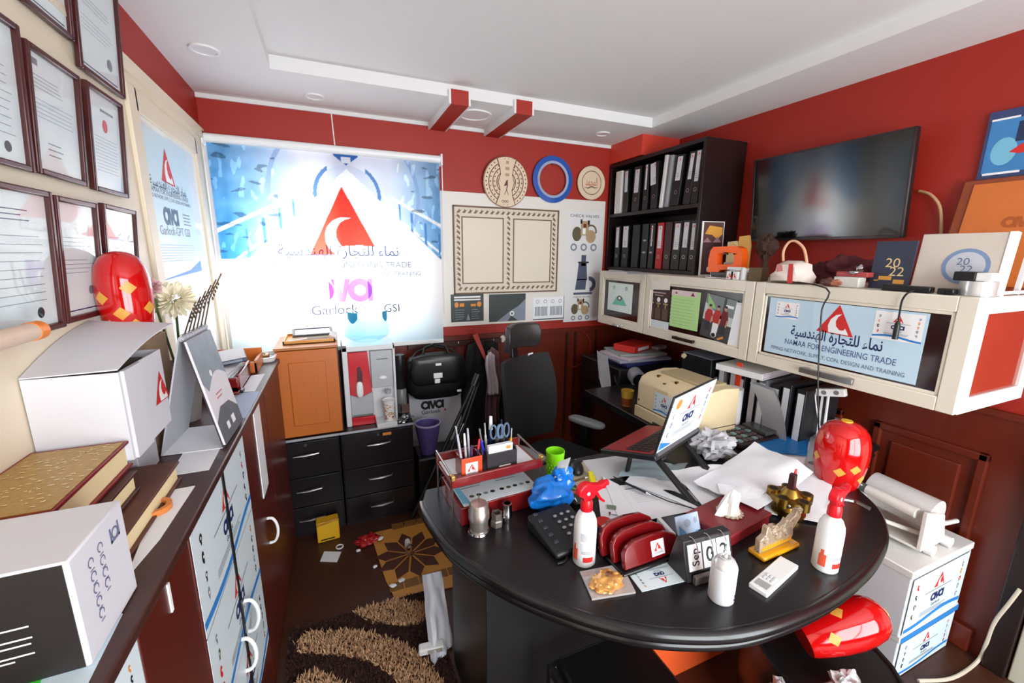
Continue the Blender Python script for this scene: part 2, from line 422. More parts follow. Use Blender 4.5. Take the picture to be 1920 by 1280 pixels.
# trims: red drop beams, red boxed duct, white strip along the back of the soffit
for i, (x0, x1) in enumerate(((.655, .752), (1.035, 1.135))):
    b = struct(G(redpaint).box(x0, TY1-.022, ZC-.042, x1, YB, ZC).box(x0, TY1-.022, ZC, x1, TY1, ZT-.028), 'trim_%d' % (i+2))
    for x in (x0-.012, x1):
        struct(G(ceilm).box(x, TY1-.02, ZC-.04, x+.012, YB, ZC).box(x, TY1-.02, ZC, x+.012, TY1, ZT-.03), 'side_panel', b)
struct(G(mat('lit_red_paint', (214, 66, 48), .5, var=.03)).box(2.066, 2.56, 2.335, XR, YB, ZC), 'trim_4')  # boxed duct: wall red made brighter, window light painted into its colour
struct(G(ceilm).box(XL, YB-.012, ZC-.022, 2.066, YB, ZC), 'trim_5')
# downlights in the soffit
lens = mat('frosted_lens', (225, 226, 228), .3)
for i, (px, py, r, lb) in enumerate(((383, 92, .055, 'small round white downlight in soffit over left wall'), (590, 180, .05, 'small round white downlight in soffit above the printed blind'),
                                     (890, 215, .105, 'large round white downlight between the two red beams'), (1130, 250, .05, 'small round white downlight in soffit beside the red boxed duct'))):
    p = at(px, py, 'z', ZC); t = thing('ceiling_light', lb, 'light', FLR(p.x, p.y, ZC), 'round downlights in the soffit')
    G(white).lathe([(r*.8, -.002), (r*.82, -.008), (r, -.008), (r, 0)], 28, cap=False).put('trim_ring', t)
    G(lens).lathe([(.001, -.004), (r*.8, -.004)], 28, cap=False).put('lens', t)

# ------------------------------------------------------------------ printed roller blind
BX0, BX1, BZ0, BZ1, BY = -.575, .70, 1.035, 2.225, 2.895
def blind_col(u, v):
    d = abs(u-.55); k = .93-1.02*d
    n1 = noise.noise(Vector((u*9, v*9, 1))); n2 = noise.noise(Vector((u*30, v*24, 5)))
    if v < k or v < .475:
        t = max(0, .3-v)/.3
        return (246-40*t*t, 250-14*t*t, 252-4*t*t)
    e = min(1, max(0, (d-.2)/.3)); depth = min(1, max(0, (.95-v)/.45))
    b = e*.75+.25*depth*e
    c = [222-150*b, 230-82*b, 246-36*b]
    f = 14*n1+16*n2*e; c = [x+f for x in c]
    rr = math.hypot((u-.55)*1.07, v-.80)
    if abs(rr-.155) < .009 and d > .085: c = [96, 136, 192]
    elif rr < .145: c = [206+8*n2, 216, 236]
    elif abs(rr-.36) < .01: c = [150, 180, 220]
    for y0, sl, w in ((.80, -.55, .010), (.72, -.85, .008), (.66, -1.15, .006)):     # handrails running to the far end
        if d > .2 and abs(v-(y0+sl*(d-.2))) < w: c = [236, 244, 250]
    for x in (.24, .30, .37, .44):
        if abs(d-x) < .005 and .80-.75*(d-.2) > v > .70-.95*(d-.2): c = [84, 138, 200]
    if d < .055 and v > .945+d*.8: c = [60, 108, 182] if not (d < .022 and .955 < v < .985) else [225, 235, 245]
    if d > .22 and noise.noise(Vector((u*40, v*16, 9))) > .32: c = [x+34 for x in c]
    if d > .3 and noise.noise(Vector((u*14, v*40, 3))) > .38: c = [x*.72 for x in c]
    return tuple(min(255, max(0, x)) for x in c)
t = thing('roller_blind', 'translucent roller blind printed with blue pipe gallery and red triangle emblem', 'blind', WB((BX0+BX1)/2, BZ0, BY))
bw = BX1-BX0; bh = BZ1-BZ0; nx, ny = 330, 300
def tri_uv(u, v):
    x = (u*bw-(at(640, 350, 'y', BY).x-BX0)); z = v*bh+BZ0
    top = at(638, 350, 'y', BY).z; hh = .405; y = (top-z)/hh
    return x/hh, y
me = bpy.data.meshes.new('blind_fabric'); vs = []; cs = []
for j in range(ny+1):
    for i in range(nx+1):
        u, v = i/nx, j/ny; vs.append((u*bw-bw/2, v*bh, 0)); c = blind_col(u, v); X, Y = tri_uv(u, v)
        if 0 <= Y <= 1 and abs(X) < .5*Y+.004:
            c = (222, 64, 52)
            # white wave inside the emblem
            a = math.hypot(X-.02, Y-.74); a2 = math.hypot(X-.12, Y-.70)
            if a < .30 and a2 > .245 and X > -.34 and Y > .40: c = (250, 250, 250)
            if Y > .86 and X > -.05 and Y > .86+.25*(X-.2)**2: c = (250, 250, 250)
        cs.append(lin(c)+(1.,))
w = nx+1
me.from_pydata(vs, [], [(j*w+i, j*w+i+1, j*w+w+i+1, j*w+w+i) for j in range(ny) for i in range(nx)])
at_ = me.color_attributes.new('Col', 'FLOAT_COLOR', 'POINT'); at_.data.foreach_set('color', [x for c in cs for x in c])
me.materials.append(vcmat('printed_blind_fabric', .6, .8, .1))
fab = bpy.data.objects.new('blind_fabric', me); COL.objects.link(fab); fab.parent = t
g = G(pvc).cyl((-bw/2-.01, bh+.018, .0), (bw/2+.01, bh+.018, .0), .024, n=20); g.put('roller_tube', t)
for s in (-1, 1): G(pvc).box(s*(bw/2+.012)-.006, bh-.02, -.03, s*(bw/2+.012)+.006, bh+.05, .03).put('bracket', t, bevel=.003)
G(pvc).box(-bw/2, -.016, -.004, bw/2, .012, .008).put('bottom_bar', t, bevel=.003)
G(pvc).tube([(bw/2+.014, bh, .018), (bw/2+.016, bh*.6, .02), (bw/2+.014, bh*.16, .02)], .0035, 6).put('pull_cord', t)
def f(g):
    def uv(px, py): p = at(px, py, 'y', BY); return p.x-(BX0+BX1)/2, p.z-BZ0
    g.c(inkmat('blind_ink_navy', (70, 86, 140)))
    x, y = uv(735, 474); xm = uv(640, 474)[0]
    g.text(AR, xm, y-.02, .09, .70)
    g.c(inkmat('blind_ink_grey', (120, 130, 150)))
    g.text('NAMAA FOR ENGINEERING TRADE', xm, uv(760, 500)[1]-.005, .055, .86)
    g.text('PIPING NETWORK, SUPPLY, CON. DESIGN AND TRAINING', xm, uv(760, 513)[1]-.012, .04, .98)
    m = inkmat('blind_ink_purple', (190, 130, 220))
    ava(g, xm-.02, uv(620, 545)[1], .145, m)
    g.c(inkmat('blind_ink_black', (84, 84, 110))); yy = uv(600, 590)[1]
    g.text('Garlock', xm-.06, yy, .085); g.text('\u00B7', xm+.12, yy, .085); g.text('GSI', uv(735, 585)[0], yy, .075)
printed(t, f, .0015, 'lettering')
o = G(white).tube([(.065, YB-.004, ZC-.022), (.068, YB-.005, 2.36), (.072, YB-.004, 2.275)], .004, 6).put('cable'); tag(o, 'thin white cable running from ceiling down to the blind', 'cable')

# ------------------------------------------------------------------ door poster
q = [at(290, 527, 'x', XL+.012), at(377, 517, 'x', XL+.012), at(352, 283, 'x', XL+.012), at(254, 226, 'x', XL+.012)]
ya = (q[0].y+q[3].y)/2; yb = (q[1].y+q[2].y)/2; z0 = (q[0].z+q[1].z)/2; z1 = (q[2].z+q[3].z)/2
pw, ph = yb-ya, z1-z0
t = thing('door_poster', 'tall pale blue company poster stuck on the glass door', 'poster', WL((ya+yb)/2, (z0+z1)/2, XL+.0085))
G(mat('pale_blue_poster', (206, 228, 234), .35, var=.04, scale=3)).box(-pw/2, -ph/2, 0, pw/2, ph/2, .001).put('sheet', t)
def f(g):
    emblem(g, 0, ph*.30, ph*.24)
    g.c(navy).text(AR, 0, ph*.125, .05, pw*.72)
    g.c(greyink).text('NAMAA FOR ENGINEERING TRADE', 0, ph*.085, .03, pw*.78)
    g.text('PIPING NETWORK, SUPPLY, CON. DESIGN AND TRAINING', 0, ph*.05, .02, pw*.86)
    ava(g, -pw*.06, -ph*.06, ph*.12, mat('slate_ink', (70, 104, 134), .6))
    g.c(greyink).lines(pw*.2, -ph*.11, pw*.38, -ph*.01, 4)
    g.text('Garlock-GPT GSI', 0, -ph*.19, .05, pw*.62)
    g.c(mat('faint_blue_ink', (176, 206, 220), .6)).lines(-pw*.42, -ph*.38, pw*.42, -ph*.25, 7, ragged=.1)
    g.c(blueink).poly([(-pw/2, -ph/2), (pw/2, -ph*.47), (pw/2, -ph*.38), (pw*.2, -ph*.45)])
printed(t, f, .0016, 'print')

# ------------------------------------------------------------------ framed certificates on the left wall
fw = mat('maroon_frame', (70, 26, 26), .35, var=.3, scale=25)
cert = mat('certificate_paper', (222, 234, 236), .6, var=.03, scale=4)
cglass = glassmat('picture_glass', (1, 1, 1), .03, .0, 1.3)
def certificate(q, label, style, seed):
    M, w, h = quadM(q)
    t = thing('picture_frame', label, 'picture frame', M, 'framed certificates on the left wall')
    b = .013; rng = random.Random(seed)
    for a in ((-w/2, -h/2, -w/2+b, h/2), (w/2-b, -h/2, w/2, h/2), (-w/2+b, h/2-b, w/2-b, h/2), (-w/2+b, -h/2, w/2-b, -h/2+b)):
        G(fw).box(a[0], a[1], 0, a[2], a[3], .014).put('frame_bar', t, bevel=.003)
    G(cert).box(-w/2+b, -h/2+b, .002, w/2-b, h/2-b, .004).put('certificate', t)
    def f(g):
        random.seed(seed); g.c(greyink)
        if style == 0:
            g.rect(-w*.36, h*.36, -w*.26, h*.41); g.lines(-w*.36, h*.18, w*.2, h*.3, 4, .14); g.lines(-w*.36, -h*.05, w*.36, h*.12, 5, .1, .1); g.lines(-w*.2, -h*.34, w*.1, -h*.2, 3, .2)
        elif style == 1:
            g.rect(-w*.1, h*.3, w*.26, h*.325); g.c(redink).ell(0, h*.17, w*.07, w*.08); g.c(greyink).lines(-w*.3, -h*.3, w*.32, h*.06, 11, .12, .08)
        elif style == 2:
            g.lines(-w*.34, h*.1, w*.3, h*.2, 3, .14); g.lines(-w*.34, -h*.12, w*.34, h*.02, 4, .1); g.ell(w*.22, -h*.26, w*.06); g.c(navy).rect(-w*.38, -h*.42, w*.38, -h*.41)
        else:
            g.c(navy).lines(-w*.3, h*.26, w*.2, h*.36, 3, .2); g.c(greyink).lines(-w*.34, -h*.3, w*.34, h*.2, 9, .08, .1); g.c(ink).ell(w*.2, -h*.36, w*.05)
    printed(t, f, .0046, 'print')
    G(cglass).box(-w/2+b, -h/2+b, .006, w/2-b, h/2-b, .008).put('pane', t)
XB_, XT_ = XL+.012, XL+.034
def fq(bl, br, tr, tl): return [at(*bl, 'x', XB_), at(*br, 'x', XB_), at(*tr, 'x', XT_), at(*tl, 'x', XT_)]
def fy(yr, zb, w, h): return [Vector((XB_, yr-w, zb)), Vector((XB_, yr, zb)), Vector((XT_, yr, zb+h)), Vector((XT_, yr-w, zb+h))]
r1 = at(129, 77, 'x', XB_); r2 = at(227, 186, 'x', XB_); r2l = at(143, 133, 'x', XB_)
certificate(fy(r1.y, r1.z, .215, .29), 'framed certificate of the top row, cut by the left photo edge', 2, 3)
certificate(fy(r2.y, r2.z, r2.y-r2l.y, .30), 'framed certificate of the top row, next to the red wall band', 2, 4)
a = at(53, 323, 'x', XB_)
certificate(fy(a.y, a.z, .215, .288), 'framed certificate of the middle row, cut by the left photo edge', 3, 5)
certificate(fq((54, 322), (160, 350), (132, 138), (37, 70)), 'framed certificate of the middle row with small square stamp at its top', 0, 6)
certificate(fq((172, 356), (241, 371), (212, 191), (145, 143)), 'framed certificate of the middle row with a round pinkish seal', 1, 7)
a = at(112, 612, 'x', XB_)
certificate(fy(a.y, a.z, .235, .30), 'framed certificate of the bottom row with dark round stamp, left of two', 3, 8)
certificate(fq((120, 604), (186, 590), (176, 380), (82, 364)), 'framed certificate of the bottom row, directly left of the red vase', 2, 9)
certificate(fq((200, 575), (262, 560), (243, 395), (179, 378)), 'framed certificate of the bottom row, above and behind the red vase', 2, 10)

# ------------------------------------------------------------------ white display board with its prints
board = mat('white_board', (226, 220, 212), .45, var=.02, scale=4)
bx0, bx1, bz0, bz1, by = .705, 2.04, 1.125, 2.055, YB-.002
t = thing('display_board', 'large white board on the red back wall carrying framed sheets', 'board', WB(0, 0, by))
G(board).box(bx0, bz0, 0, bx1, bz1, .012).put('panel', t, bevel=.002)
def bp(px, py): p = at(px, py, 'y', by-.014); return p.x, p.z
# picture frame with leaf border, two blank sheets
x0, z1 = bp(848, 384); x1, z0 = bp(1041, 546); x1 = 1.618
f2 = thing('double_photo_frame', 'wide ornamental frame with two blank beige sheets on the board', 'picture frame', WB((x0+x1)/2, (z0+z1)/2, by-.012))
w, h = x1-x0, z1-z0; beige = mat('beige_sheet', (222, 210, 192), .5, var=.04, scale=3)
brz = mat('bronze_print', (112, 84, 62), .5)
G(mat('cream_border', (216, 204, 186), .5)).box(-w/2, -h/2, 0, w/2, h/2, .006).put('backing', f2)
for a in ((-w/2, -h/2, -w/2+.01, h/2), (w/2-.01, -h/2, w/2, h/2), (-w/2, h/2-.01, w/2, h/2), (-w/2, -h/2, w/2, -h/2+.01)):
    G(brz).box(a[0], a[1], 0, a[2], a[3], .014).put('frame_bar', f2, bevel=.002)
for k in (-1, 1):
    cx = k*(w/4-.012); ww = w/2-.115; hh = h-.16
    G(beige).box(cx-ww/2, -hh/2, .006, cx+ww/2, hh/2, .008).put('blank_sheet', f2)
    gg = G(brz)
    for a in ((-ww/2-.008, -hh/2-.008, -ww/2, hh/2+.008), (ww/2, -hh/2-.008, ww/2+.008, hh/2+.008), (-ww/2, hh/2, ww/2, hh/2+.008), (-ww/2, -hh/2-.008, ww/2, -hh/2)):
        gg.box(cx+a[0], a[1], .006, cx+a[2], a[3], .010)
    gg.put('inner_rim', f2)
def f(g):
    g.c(brz)
    def leaf(x, y, a):
        c, s = math.cos(a), math.sin(a)
        g.poly([(x+c*p-s*q_, y+s*p+c*q_) for p, q_ in ((-.02, -.012), (-.004, .004), (.0, .016), (.006, .004), (.02, .012), (.008, -.004), (.0, -.014))])
    n = 19
    for i in range(n):
        x = -w/2+.045+(w-.09)*i/(n-1); leaf(x, h/2-.036, 0); leaf(x, -h/2+.036, PI)
    for i in range(14):
        y = -h/2+.07+(h-.14)*i/13
        for x, a in ((-w/2+.036, PI/2), (w/2-.036, -PI/2), (-.0, PI/2)): leaf(x, y, a)
printed(f2, f, .0068, 'leaf_border')
def sheet_on(name, label, x0, z0, x1, z1, m, fn, cat='poster', y=by-.012):
    o = thing(name, label, cat, WB((x0+x1)/2, (z0+z1)/2, y)); G(m).box(-(x1-x0)/2, -(z1-z0)/2, 0, (x1-x0)/2, (z1-z0)/2, .0012).put('sheet', o)
    printed(o, lambda g: fn(g, x1-x0, z1-z0), .0018, 'print'); return o
dg = mat('dark_green_print', (38, 50, 48), .45, var=.1)
x0, z1 = bp(845, 552); x1, z0 = bp(907, 601)
def f(g, w, h):
    g.c(whiteink).rect(-w*.4, h*.36, w*.4, h*.42); g.rect(-w*.4, h*.27, w*.4, h*.32)
    g.c(orangeink); g.ell(-w*.33, h*.12, w*.06, h*.1); g.rect(-w*.24, h*.05, -w*.1, h*.17); g.ell(w*.36, h*.12, w*.07, h*.1); g.rect(w*.1, h*.05, w*.26, h*.14)
    g.c(greyink); g.lines(-w*.38, -h*.44, -w*.08, -h*.03, 5, .25); g.lines(w*.12, -h*.44, w*.38, -h*.03, 5, .25); g.poly([(-.01, -h*.45), (.02, -h*.45), (.005, -h*.2)])
sheet_on('flange_poster', 'small dark poster with two brass fittings at the lower left of the board', x0, z0, x1, z1, dg, f)
x0, z1 = bp(917, 552); x1, z0 = bp(985, 600)
def f(g, w, h):
    g.c(greyink).poly([(-w*.3, -h/2), (w/2, -h/2), (w/2, h*.3), (w*.3, h*.05), (w*.05, -h*.15)]); g.c(dg).poly([(-w*.0, -h*.5), (w*.3, -h*.5), (w*.1, -h*.3)], .0002)
    g.c(whiteink).ell(w*.12, -h*.22, h*.09, dz=.0004); g.c(mat('grey_dark', (90, 96, 96), .6)).ell(w*.12, -h*.22, h*.045, dz=.0008)
sheet_on('grey_poster', 'dark poster with a grey torn edge and white round seal, lower middle of board', x0, z0, x1, z1, dg, f)
x0, z1 = bp(1000, 558); x1, z0 = bp(1057, 598)
def f(g, w, h):
    g.c(greyink)
    for k in (-1, 1):
        for i in range(9): g.rect(k*w*.24-w*.2+i*w*.045, -h*.3, k*w*.24-w*.2+i*w*.045+w*.028, h*.1)
    for i in range(4): g.ring(-w*.36+i*w*.24, h*.32, h*.08, h*.06)
    g.c(ink).rect(-w*.5, -h*.47, w*.5, -h*.43)
sheet_on('chart_sheet', 'white sheet with two grey bar tables on lower right of board', x0, z0, x1, z1, paperm, f)
x0, z1 = bp(1063, 396); x1, z0 = bp(1120, 600)
def valve(g, cx, cy, s):
    g.c(oliveink).ell(cx-s*.6, cy-s*.1, s*.38, s*.5); g.c(mat('tan_ink', (176, 150, 112), .6)).ell(cx+s*.55, cy-s*.25, s*.42, s*.45)
    g.rect(cx-s*.3, cy-s*.2, cx+s*.35, cy+s*.8, .0002); g.c(oliveink).ring(cx+s*.55, cy+.1*s, s*.48, s*.36, -.3, 2.2, dz=.0004)
    g.c(ink).rect(cx-s*.35, cy+s*.6, cx-s*.2, cy+s*.9, .0006); g.rect(cx+s*.25, cy+s*.55, cx+s*.42, cy+s*.85, .0006)
    g.c(mat('maroon_ink', (110, 40, 24), .6)).rect(cx-s*.1, cy+s*.35, cx+s*.15, cy+s*.6, .0008); g.c(whiteink).rect(cx-.15*s, cy-.1*s, cx+.1*s, cy+s*.3, .0008)
def f(g, w, h):
    g.c(ink).text('CHECK VALVES', 0, h*.455, .03, w*.8)
    valve(g, 0, h*.32, w*.34)
    g.c(greyink); [g.ring(-w*.28+i*w*.28, h*.19, w*.09, w*.05) for i in range(3)]
    g.c(mat('steel_blue_ink', (74, 82, 104), .6))
    g.rect(-w*.05, h*.02, w*.08, h*.12); g.poly([(-w*.16, -.11*h), (w*.14, -.11*h), (w*.1, h*.05), (-w*.12, h*.05)]); g.poly([(-w*.2, -.2*h), (w*.1, -.2*h), (w*.12, -.1*h), (-w*.16, -.1*h)])
    g.ring(w*.2, -h*.15, w*.19, w*.09, -1.4, 1.7); g.rect(-w*.24, -.245*h, w*.3, -.225*h); g.c(ink).rect(-w*.14, h*.045, w*.16, h*.06, .0003)
    g.c(ink).text('CHECK VALVES', 0, -h*.275, .018, w*.5)
    valve(g, -.01, -h*.37, w*.26); g.c(greyink); [g.ring(-w*.22+i*w*.2, -h*.465, w*.06, w*.03) for i in range(3)]
sheet_on('valve_poster', 'tall white poster of check valve drawings at the right end of the board', x0, z0, x1, z1, mat('poster_white', (224, 222, 222), .5, var=.02), f)

# ------------------------------------------------------------------ three round plaques above the board
wood = mat('pale_wood', (222, 200, 172), .5, var=.05, scale=9); burn = mat('burnt_line', (92, 46, 32), .6)
t = thing('dial_plaque', 'large round pale wooden dial plaque with calendar rings', 'plaque', WB(1.178, 2.137, YB-.026) @ Matrix.Rotation(.06, 4, 'X'))
G(wood).lathe([(.168, 0), (.17, .003), (.17, .009), (.168, .012)], 48).put('disc', t)
def f(g):
    g.c(burn)
    for ro in (.168, .134, .104, .074): g.ring(0, 0, ro, ro-.006 if ro < .16 else ro-.003, n=48)
    rr = random.Random(4)
    for R_, n in ((.151, 34), (.119, 24), (.09, 18)):
        for i in range(n):
            a = 2*PI*i/n; x, y = R_*math.cos(a), R_*math.sin(a); g.rect(x-.004, y-.006*rr.uniform(.4, 1), x+.004, y+.005)
    P = [(-.072, .152), (.072, .152), (.05, .09), (.044, .05), (.062, .0), (.044, -.05), (.05, -.09), (.075, -.15), (-.075, -.15), (-.05, -.09), (-.044, -.05), (-.062, 0), (-.044, .05), (-.05, .09)]
    g.c(burn).poly([(x*1.06, y*1.0) for x, y in P], .0006); g.c(wood).poly([(x*.96, y*1.0) for x, y in P], .0012)
    g.c(mat('tan_ink', (176, 150, 112), .6))
    for y, ww in ((.13, .02), (.09, .032), (.05, .03)): g.rect(-ww/2+.005, y-.01, ww/2+.005, y+.01, .0018)
    g.c(burn).poly([(.0, .012), (.01, .018), (.012, -.02), (.006, -.05), (.0, -.05), (.004, -.02), (-.018, -.028)], .0018)
    for k in (-1, 1): g.poly([(.001, -.05), (.006, -.05), (.004+k*.016, -.085), (.0+k*.016, -.085)], .0018)
    g.ring(-.022, -.128, .009, .006, dz=.0018); g.ring(.012, -.128, .009, .006, dz=.0018); g.ring(-.005, -.128, .008, .005, dz=.0018)
printed(t, f, .0125, 'engraving')
t = thing('blue_gasket_ring', 'glossy blue ring with a grey inner band, hung on nail above the board', 'ring', WB(1.558, 2.183, YB-.016))
G(mat('cobalt_plastic', (34, 84, 172), .25, coat=.3)).lathe([(.128, 0), (.165, 0), (.165, .008), (.128, .01)], 48, cap=False).put('outer_ring', t)
G(mat('pale_blue_metal', (178, 192, 222), .3, .5)).lathe([(.112, 0), (.112, .011), (.13, .012), (.13, 0)], 48, cap=False).put('inner_band', t)
G(steel).cyl((0, .105, -.015), (0, .105, .012), .003, n=8).put('nail', t)
t = thing('calligraphy_plaque', 'small round pale wooden plaque with engraved calligraphy', 'plaque', WB(1.894, 2.183, YB-.014))
G(wood).lathe([(.122, 0), (.124, .003), (.124, .008), (.122, .011)], 40).put('disc', t)
def f(g):
    g.c(burn); g.ring(0, 0, .088, .083, n=40); g.c(mat('coral_line', (190, 96, 70), .6))
    g.text('\uFEAA\uFEE4\uFEA4\uFEE4\uFEDF\uFE8D', 0, -.02, .085, .11)
    g.c(burn).poly([(-.07, -.035), (-.03, -.045), (.0, -.03), (.03, -.04), (.07, -.028), (.03, -.032), (0, -.022), (-.03, -.036)])
printed(t, f, .0115, 'engraving')
# ------------------------------------------------------------------ low storage cabinet along the left wall
ZL = 1.085                                                        # its top
LC = thing('storage_cabinet', 'long low red-brown cabinet along left wall with company flyers on its doors', 'cabinet', FLR(-.333, 0, 0, -.8))
cabtop = mat('dark_worn_edge', (66, 36, 30), .4, var=.3, scale=40)
G(redbrown).box(-.262, .15, 0, -.02, 2.47, ZL-.022).put('body', LC)
G(cabtop).box(-.268, .13, ZL-.022, .008, 2.49, ZL).put('top', LC, bevel=.004)
def ldoor(y0, y1, m=redbrown, hy=None, hz=None, z0=.04):
    d = G(m).box(-.02, y0, z0, -.002, y1, ZL-.026).put('door', LC, bevel=.003)
    if hy is not None:
        G(white).tube([(-.002, hy, hz-.055), (.016, hy, hz-.052), (.028, hy, hz-.03), (.032, hy, hz), (.028, hy, hz+.03), (.016, hy, hz+.052), (-.002, hy, hz+.055)], .0055, 8, sm=3).put('handle', d)
    return d
gp = mat('grey_green_panel', (118, 128, 126), .5)
ldoor(.16, .45); ldoor(.455, .735); ldoor(.74, .985)
ldoor(.988, 1.256, hy=1.225, hz=.50); ldoor(1.272, 1.54, hy=1.305, hz=.56); ldoor(1.545, 1.985, hy=1.76, hz=.545); ldoor(1.99, 2.465)
G(black).box(-.002, 1.256, .04, .0035, 1.272, ZL-.026).put('door_gap_shadow', LC)  # black strip stands in for the shadow in the gap between doors
G(pvc).box(-.002, 1.74, .70, .001, 1.86, ZL-.03).put('edge_tape', LC)
G(whiteink).box(-.002, .858, .985, .0008, .866, 1.045).put('tape_scrap', LC)
LM = LC.matrix_world.copy()
flyerm = mat('flyer_paper', (216, 230, 234), .4, var=.02, scale=5)
def cabflyer(y0, y1, z0, z1, label, seed, cut=None):
    t = thing('flyer', label, 'poster', LM @ axes((-.001, (y0+y1)/2, (z0+z1)/2), (0, 1, 0), (0, 0, 1), (1, 0, 0)), 'company flyers on the low cabinet')
    w, h = y1-y0, z1-z0
    for a in ([(-w/2, w/2)] if cut is None else [(-w/2, cut[0]-(y0+y1)/2), (cut[1]-(y0+y1)/2, w/2)]):
        G(flyerm).box(a[0], -h/2, 0, a[1], h/2, .0012).put('sheet', t)
    printed(t, lambda g: flyer(g, w, h, 0, 0, seed), .0018, 'print')
cc = (1.256, 1.272)
cabflyer(.992, 1.536, .79, 1.055, 'company flyer across two cabinet doors, topmost, just under the cabinet top', 3, cc)
cabflyer(.992, 1.536, .52, .785, 'company flyer across two cabinet doors, second from the top', 5, cc)
cabflyer(.992, 1.536, .25, .515, 'company flyer across two cabinet doors, lowest of three', 8, cc)
cabflyer(.40, .73, .92, 1.055, 'company flyer on the cabinet door nearest the camera', 11)
t = thing('perforated_panel', 'grey-green perforated panel leaning on nearest cabinet door below flyer', 'panel', LM @ axes((0, .565, .68), (0, 1, 0), (0, 0, 1), (1, 0, 0)))
G(gp).box(-.165, -.22, 0, .165, .235, .004).put('panel', t)
g = G(black); g.z = .0045
for i in range(4):
    for j in range(5): g.ell(-.12+i*.08, -.18+j*.09, .005, .012, 8)
g.put('holes', t, smooth=False)

# ---- things on the low cabinet
def slab(name, label, cat, q, z, th, m, group=None, rot=None):
    """flat sheet whose four corners the photo shows; z = underside"""
    pts = [at(px, py, 'z', z+th) for px, py in q]; c = sum(pts, Vector())/len(pts)
    o = G(m).prism([(p.x-c.x, p.y-c.y) for p in pts], 0, th).put(name, None, Matrix.Translation((c.x, c.y, z)), smooth=False)
    return tag(o, label, cat, group)
slab('paper_sheet', 'grey-white sheet on low cabinet under the desk calendar', 'paper', [(316, 892), (392, 880), (414, 838), (345, 846)], ZL, .001, paperm)
slab('paper_sheet', 'white sheet on low cabinet beside the orange tape ring', 'paper', [(236, 1085), (300, 1010), (366, 910), (300, 922)], ZL, .001, paperm)
slab('paper_sheet', 'pale sheet on low cabinet under the white toner carton', 'paper', [(40, 1300), (160, 1290), (230, 1150), (120, 1130)], ZL, .001, skyink)
slab('paper_sheet', 'pale blue sheet on low cabinet behind the desk calendar', 'paper', [(425, 792), (462, 782), (487, 733), (440, 738)], ZL, .001, mat('pale_blue_paper', (170, 182, 206), .6))
slab('paper_sheet', 'white sheet on low cabinet beside the red document tray', 'paper', [(430, 736), (478, 733), (497, 700), (462, 705)], ZL, .001, paperm)
# orange tape ring
p = at(288, 958, 'z', ZL); t = thing('tape_ring', 'orange tape ring lying on white sheet beside the books', 'tape', FLR(p.x, p.y, ZL+.0012))
G(mat('orange_tape', (218, 130, 62), .3)).lathe([(.024, 0), (.034, 0), (.034, .012), (.024, .012), (.024, 0)], 24, cap=False).put('roll', t)
# three books
pagem = mat('cream_pages', (238, 218, 170), .8, var=.08, scale=200, stretch=(1, 1, 12))
def book(label, x0, y0, x1, y1, z, th, cov, glit=None):
    t = thing('book', label, 'book', FLR(0, 0, z), 'large books stacked on low cabinet')
    c = .006
    G(cov).box(x0, y0, 0, x1, y1, c).put('cover', t, bevel=.001)
    G(cov).box(x0, y0, th-c, x1, y1, th).put('cover', t, bevel=.001)
    G(pagem).box(x0, y0+.006, c, x1-.007, y1-.006, th-c).put('pages', t)
    return t
book('bottom book of the stack, brown cover and cream pages', -.595, .845, -.385, 1.21, ZL, .05, mat('brown_book_cloth', (92, 48, 30), .5, var=.2))
book('middle book of the stack with dark brown cover, under the gold book', -.595, .84, -.42, 1.085, ZL+.051, .045, mat('umber_book_cloth', (70, 30, 24), .5, var=.2))
t = book('top book of the stack, glittery gold cover with red edges', -.595, .83, -.437, 1.115, ZL+.097, .058, mat('crimson_book_cloth', (128, 14, 22), .4))
gg = mat('gold_glitter', (176, 138, 66), .32, .45, var=.25, scale=140, bump=.3)
G(gg).box(-.588, .842, .058, -.442, 1.104, .0595).put('gold_panel', t)
g = G(mat('gold_sparkle', (245, 226, 170), .2, .6)); rr = random.Random(3); g.z = .0602
for i in range(130):
    x, y = rr.uniform(-.58, -.45), rr.uniform(.85, 1.1); g.rect(x, y, x+rr.uniform(.002, .009), y+.0026)
g.put('gold_ornament', t, smooth=False, kind='stuff')
# big white carton with its lid open
wc = mat('white_carton', (216, 216, 222), .6, var=.02, scale=6)
bz = ZL+.104; tpz = 1.391
t = thing('carton', 'large white carton with open lid flap beside the desk calendar', 'box', FLR(0, 0, bz))
x0, x1, y0, y1, hh = -.592, -.437, 1.125, 1.37, tpz-bz
G(wc).box(x0, y0, 0, x1, y0+.004, hh).box(x1-.004, y0+.004, 0, x1, y1-.004, hh).box(x0, y1-.004, 0, x1, y1, hh).box(x0, y0+.004, 0, x0+.004, y1-.004, hh).box(x0+.004, y0+.004, 0, x1-.004, y1-.004, .004).put('body', t)
G(wc).grid([(x0, y0, hh+.004), (x1, y0, hh+.004), (x1+.022, y0+.30, hh+.055), (x0, y0+.30, hh+.075)], 8, 8, lambda u, v: .012*math.sin(v*3)+.004*u, .003).put('lid_flap', t)
G(wc).box(x0, y0-.008, 0, x1-.012, y0, .032).put('front_ledge', t)
G(wc).box(x1, y0+.01, 0, x1+.006, y0+.10, hh).put('side_flap', t)
def f(g): emblem(g, .11, hh*.05, .08)
printed(t, f, .0, 'print', axes((x1+.0008, y0+.1, hh*.5), (0, 1, 0), (0, 0, 1), (1, 0, 0)))
G(mat('dark_green_folder', (40, 54, 50), .4)).box(x0+.02, y0+.03, hh-.05, x1-.03, y1-.03, hh-.012).put('contents', t)
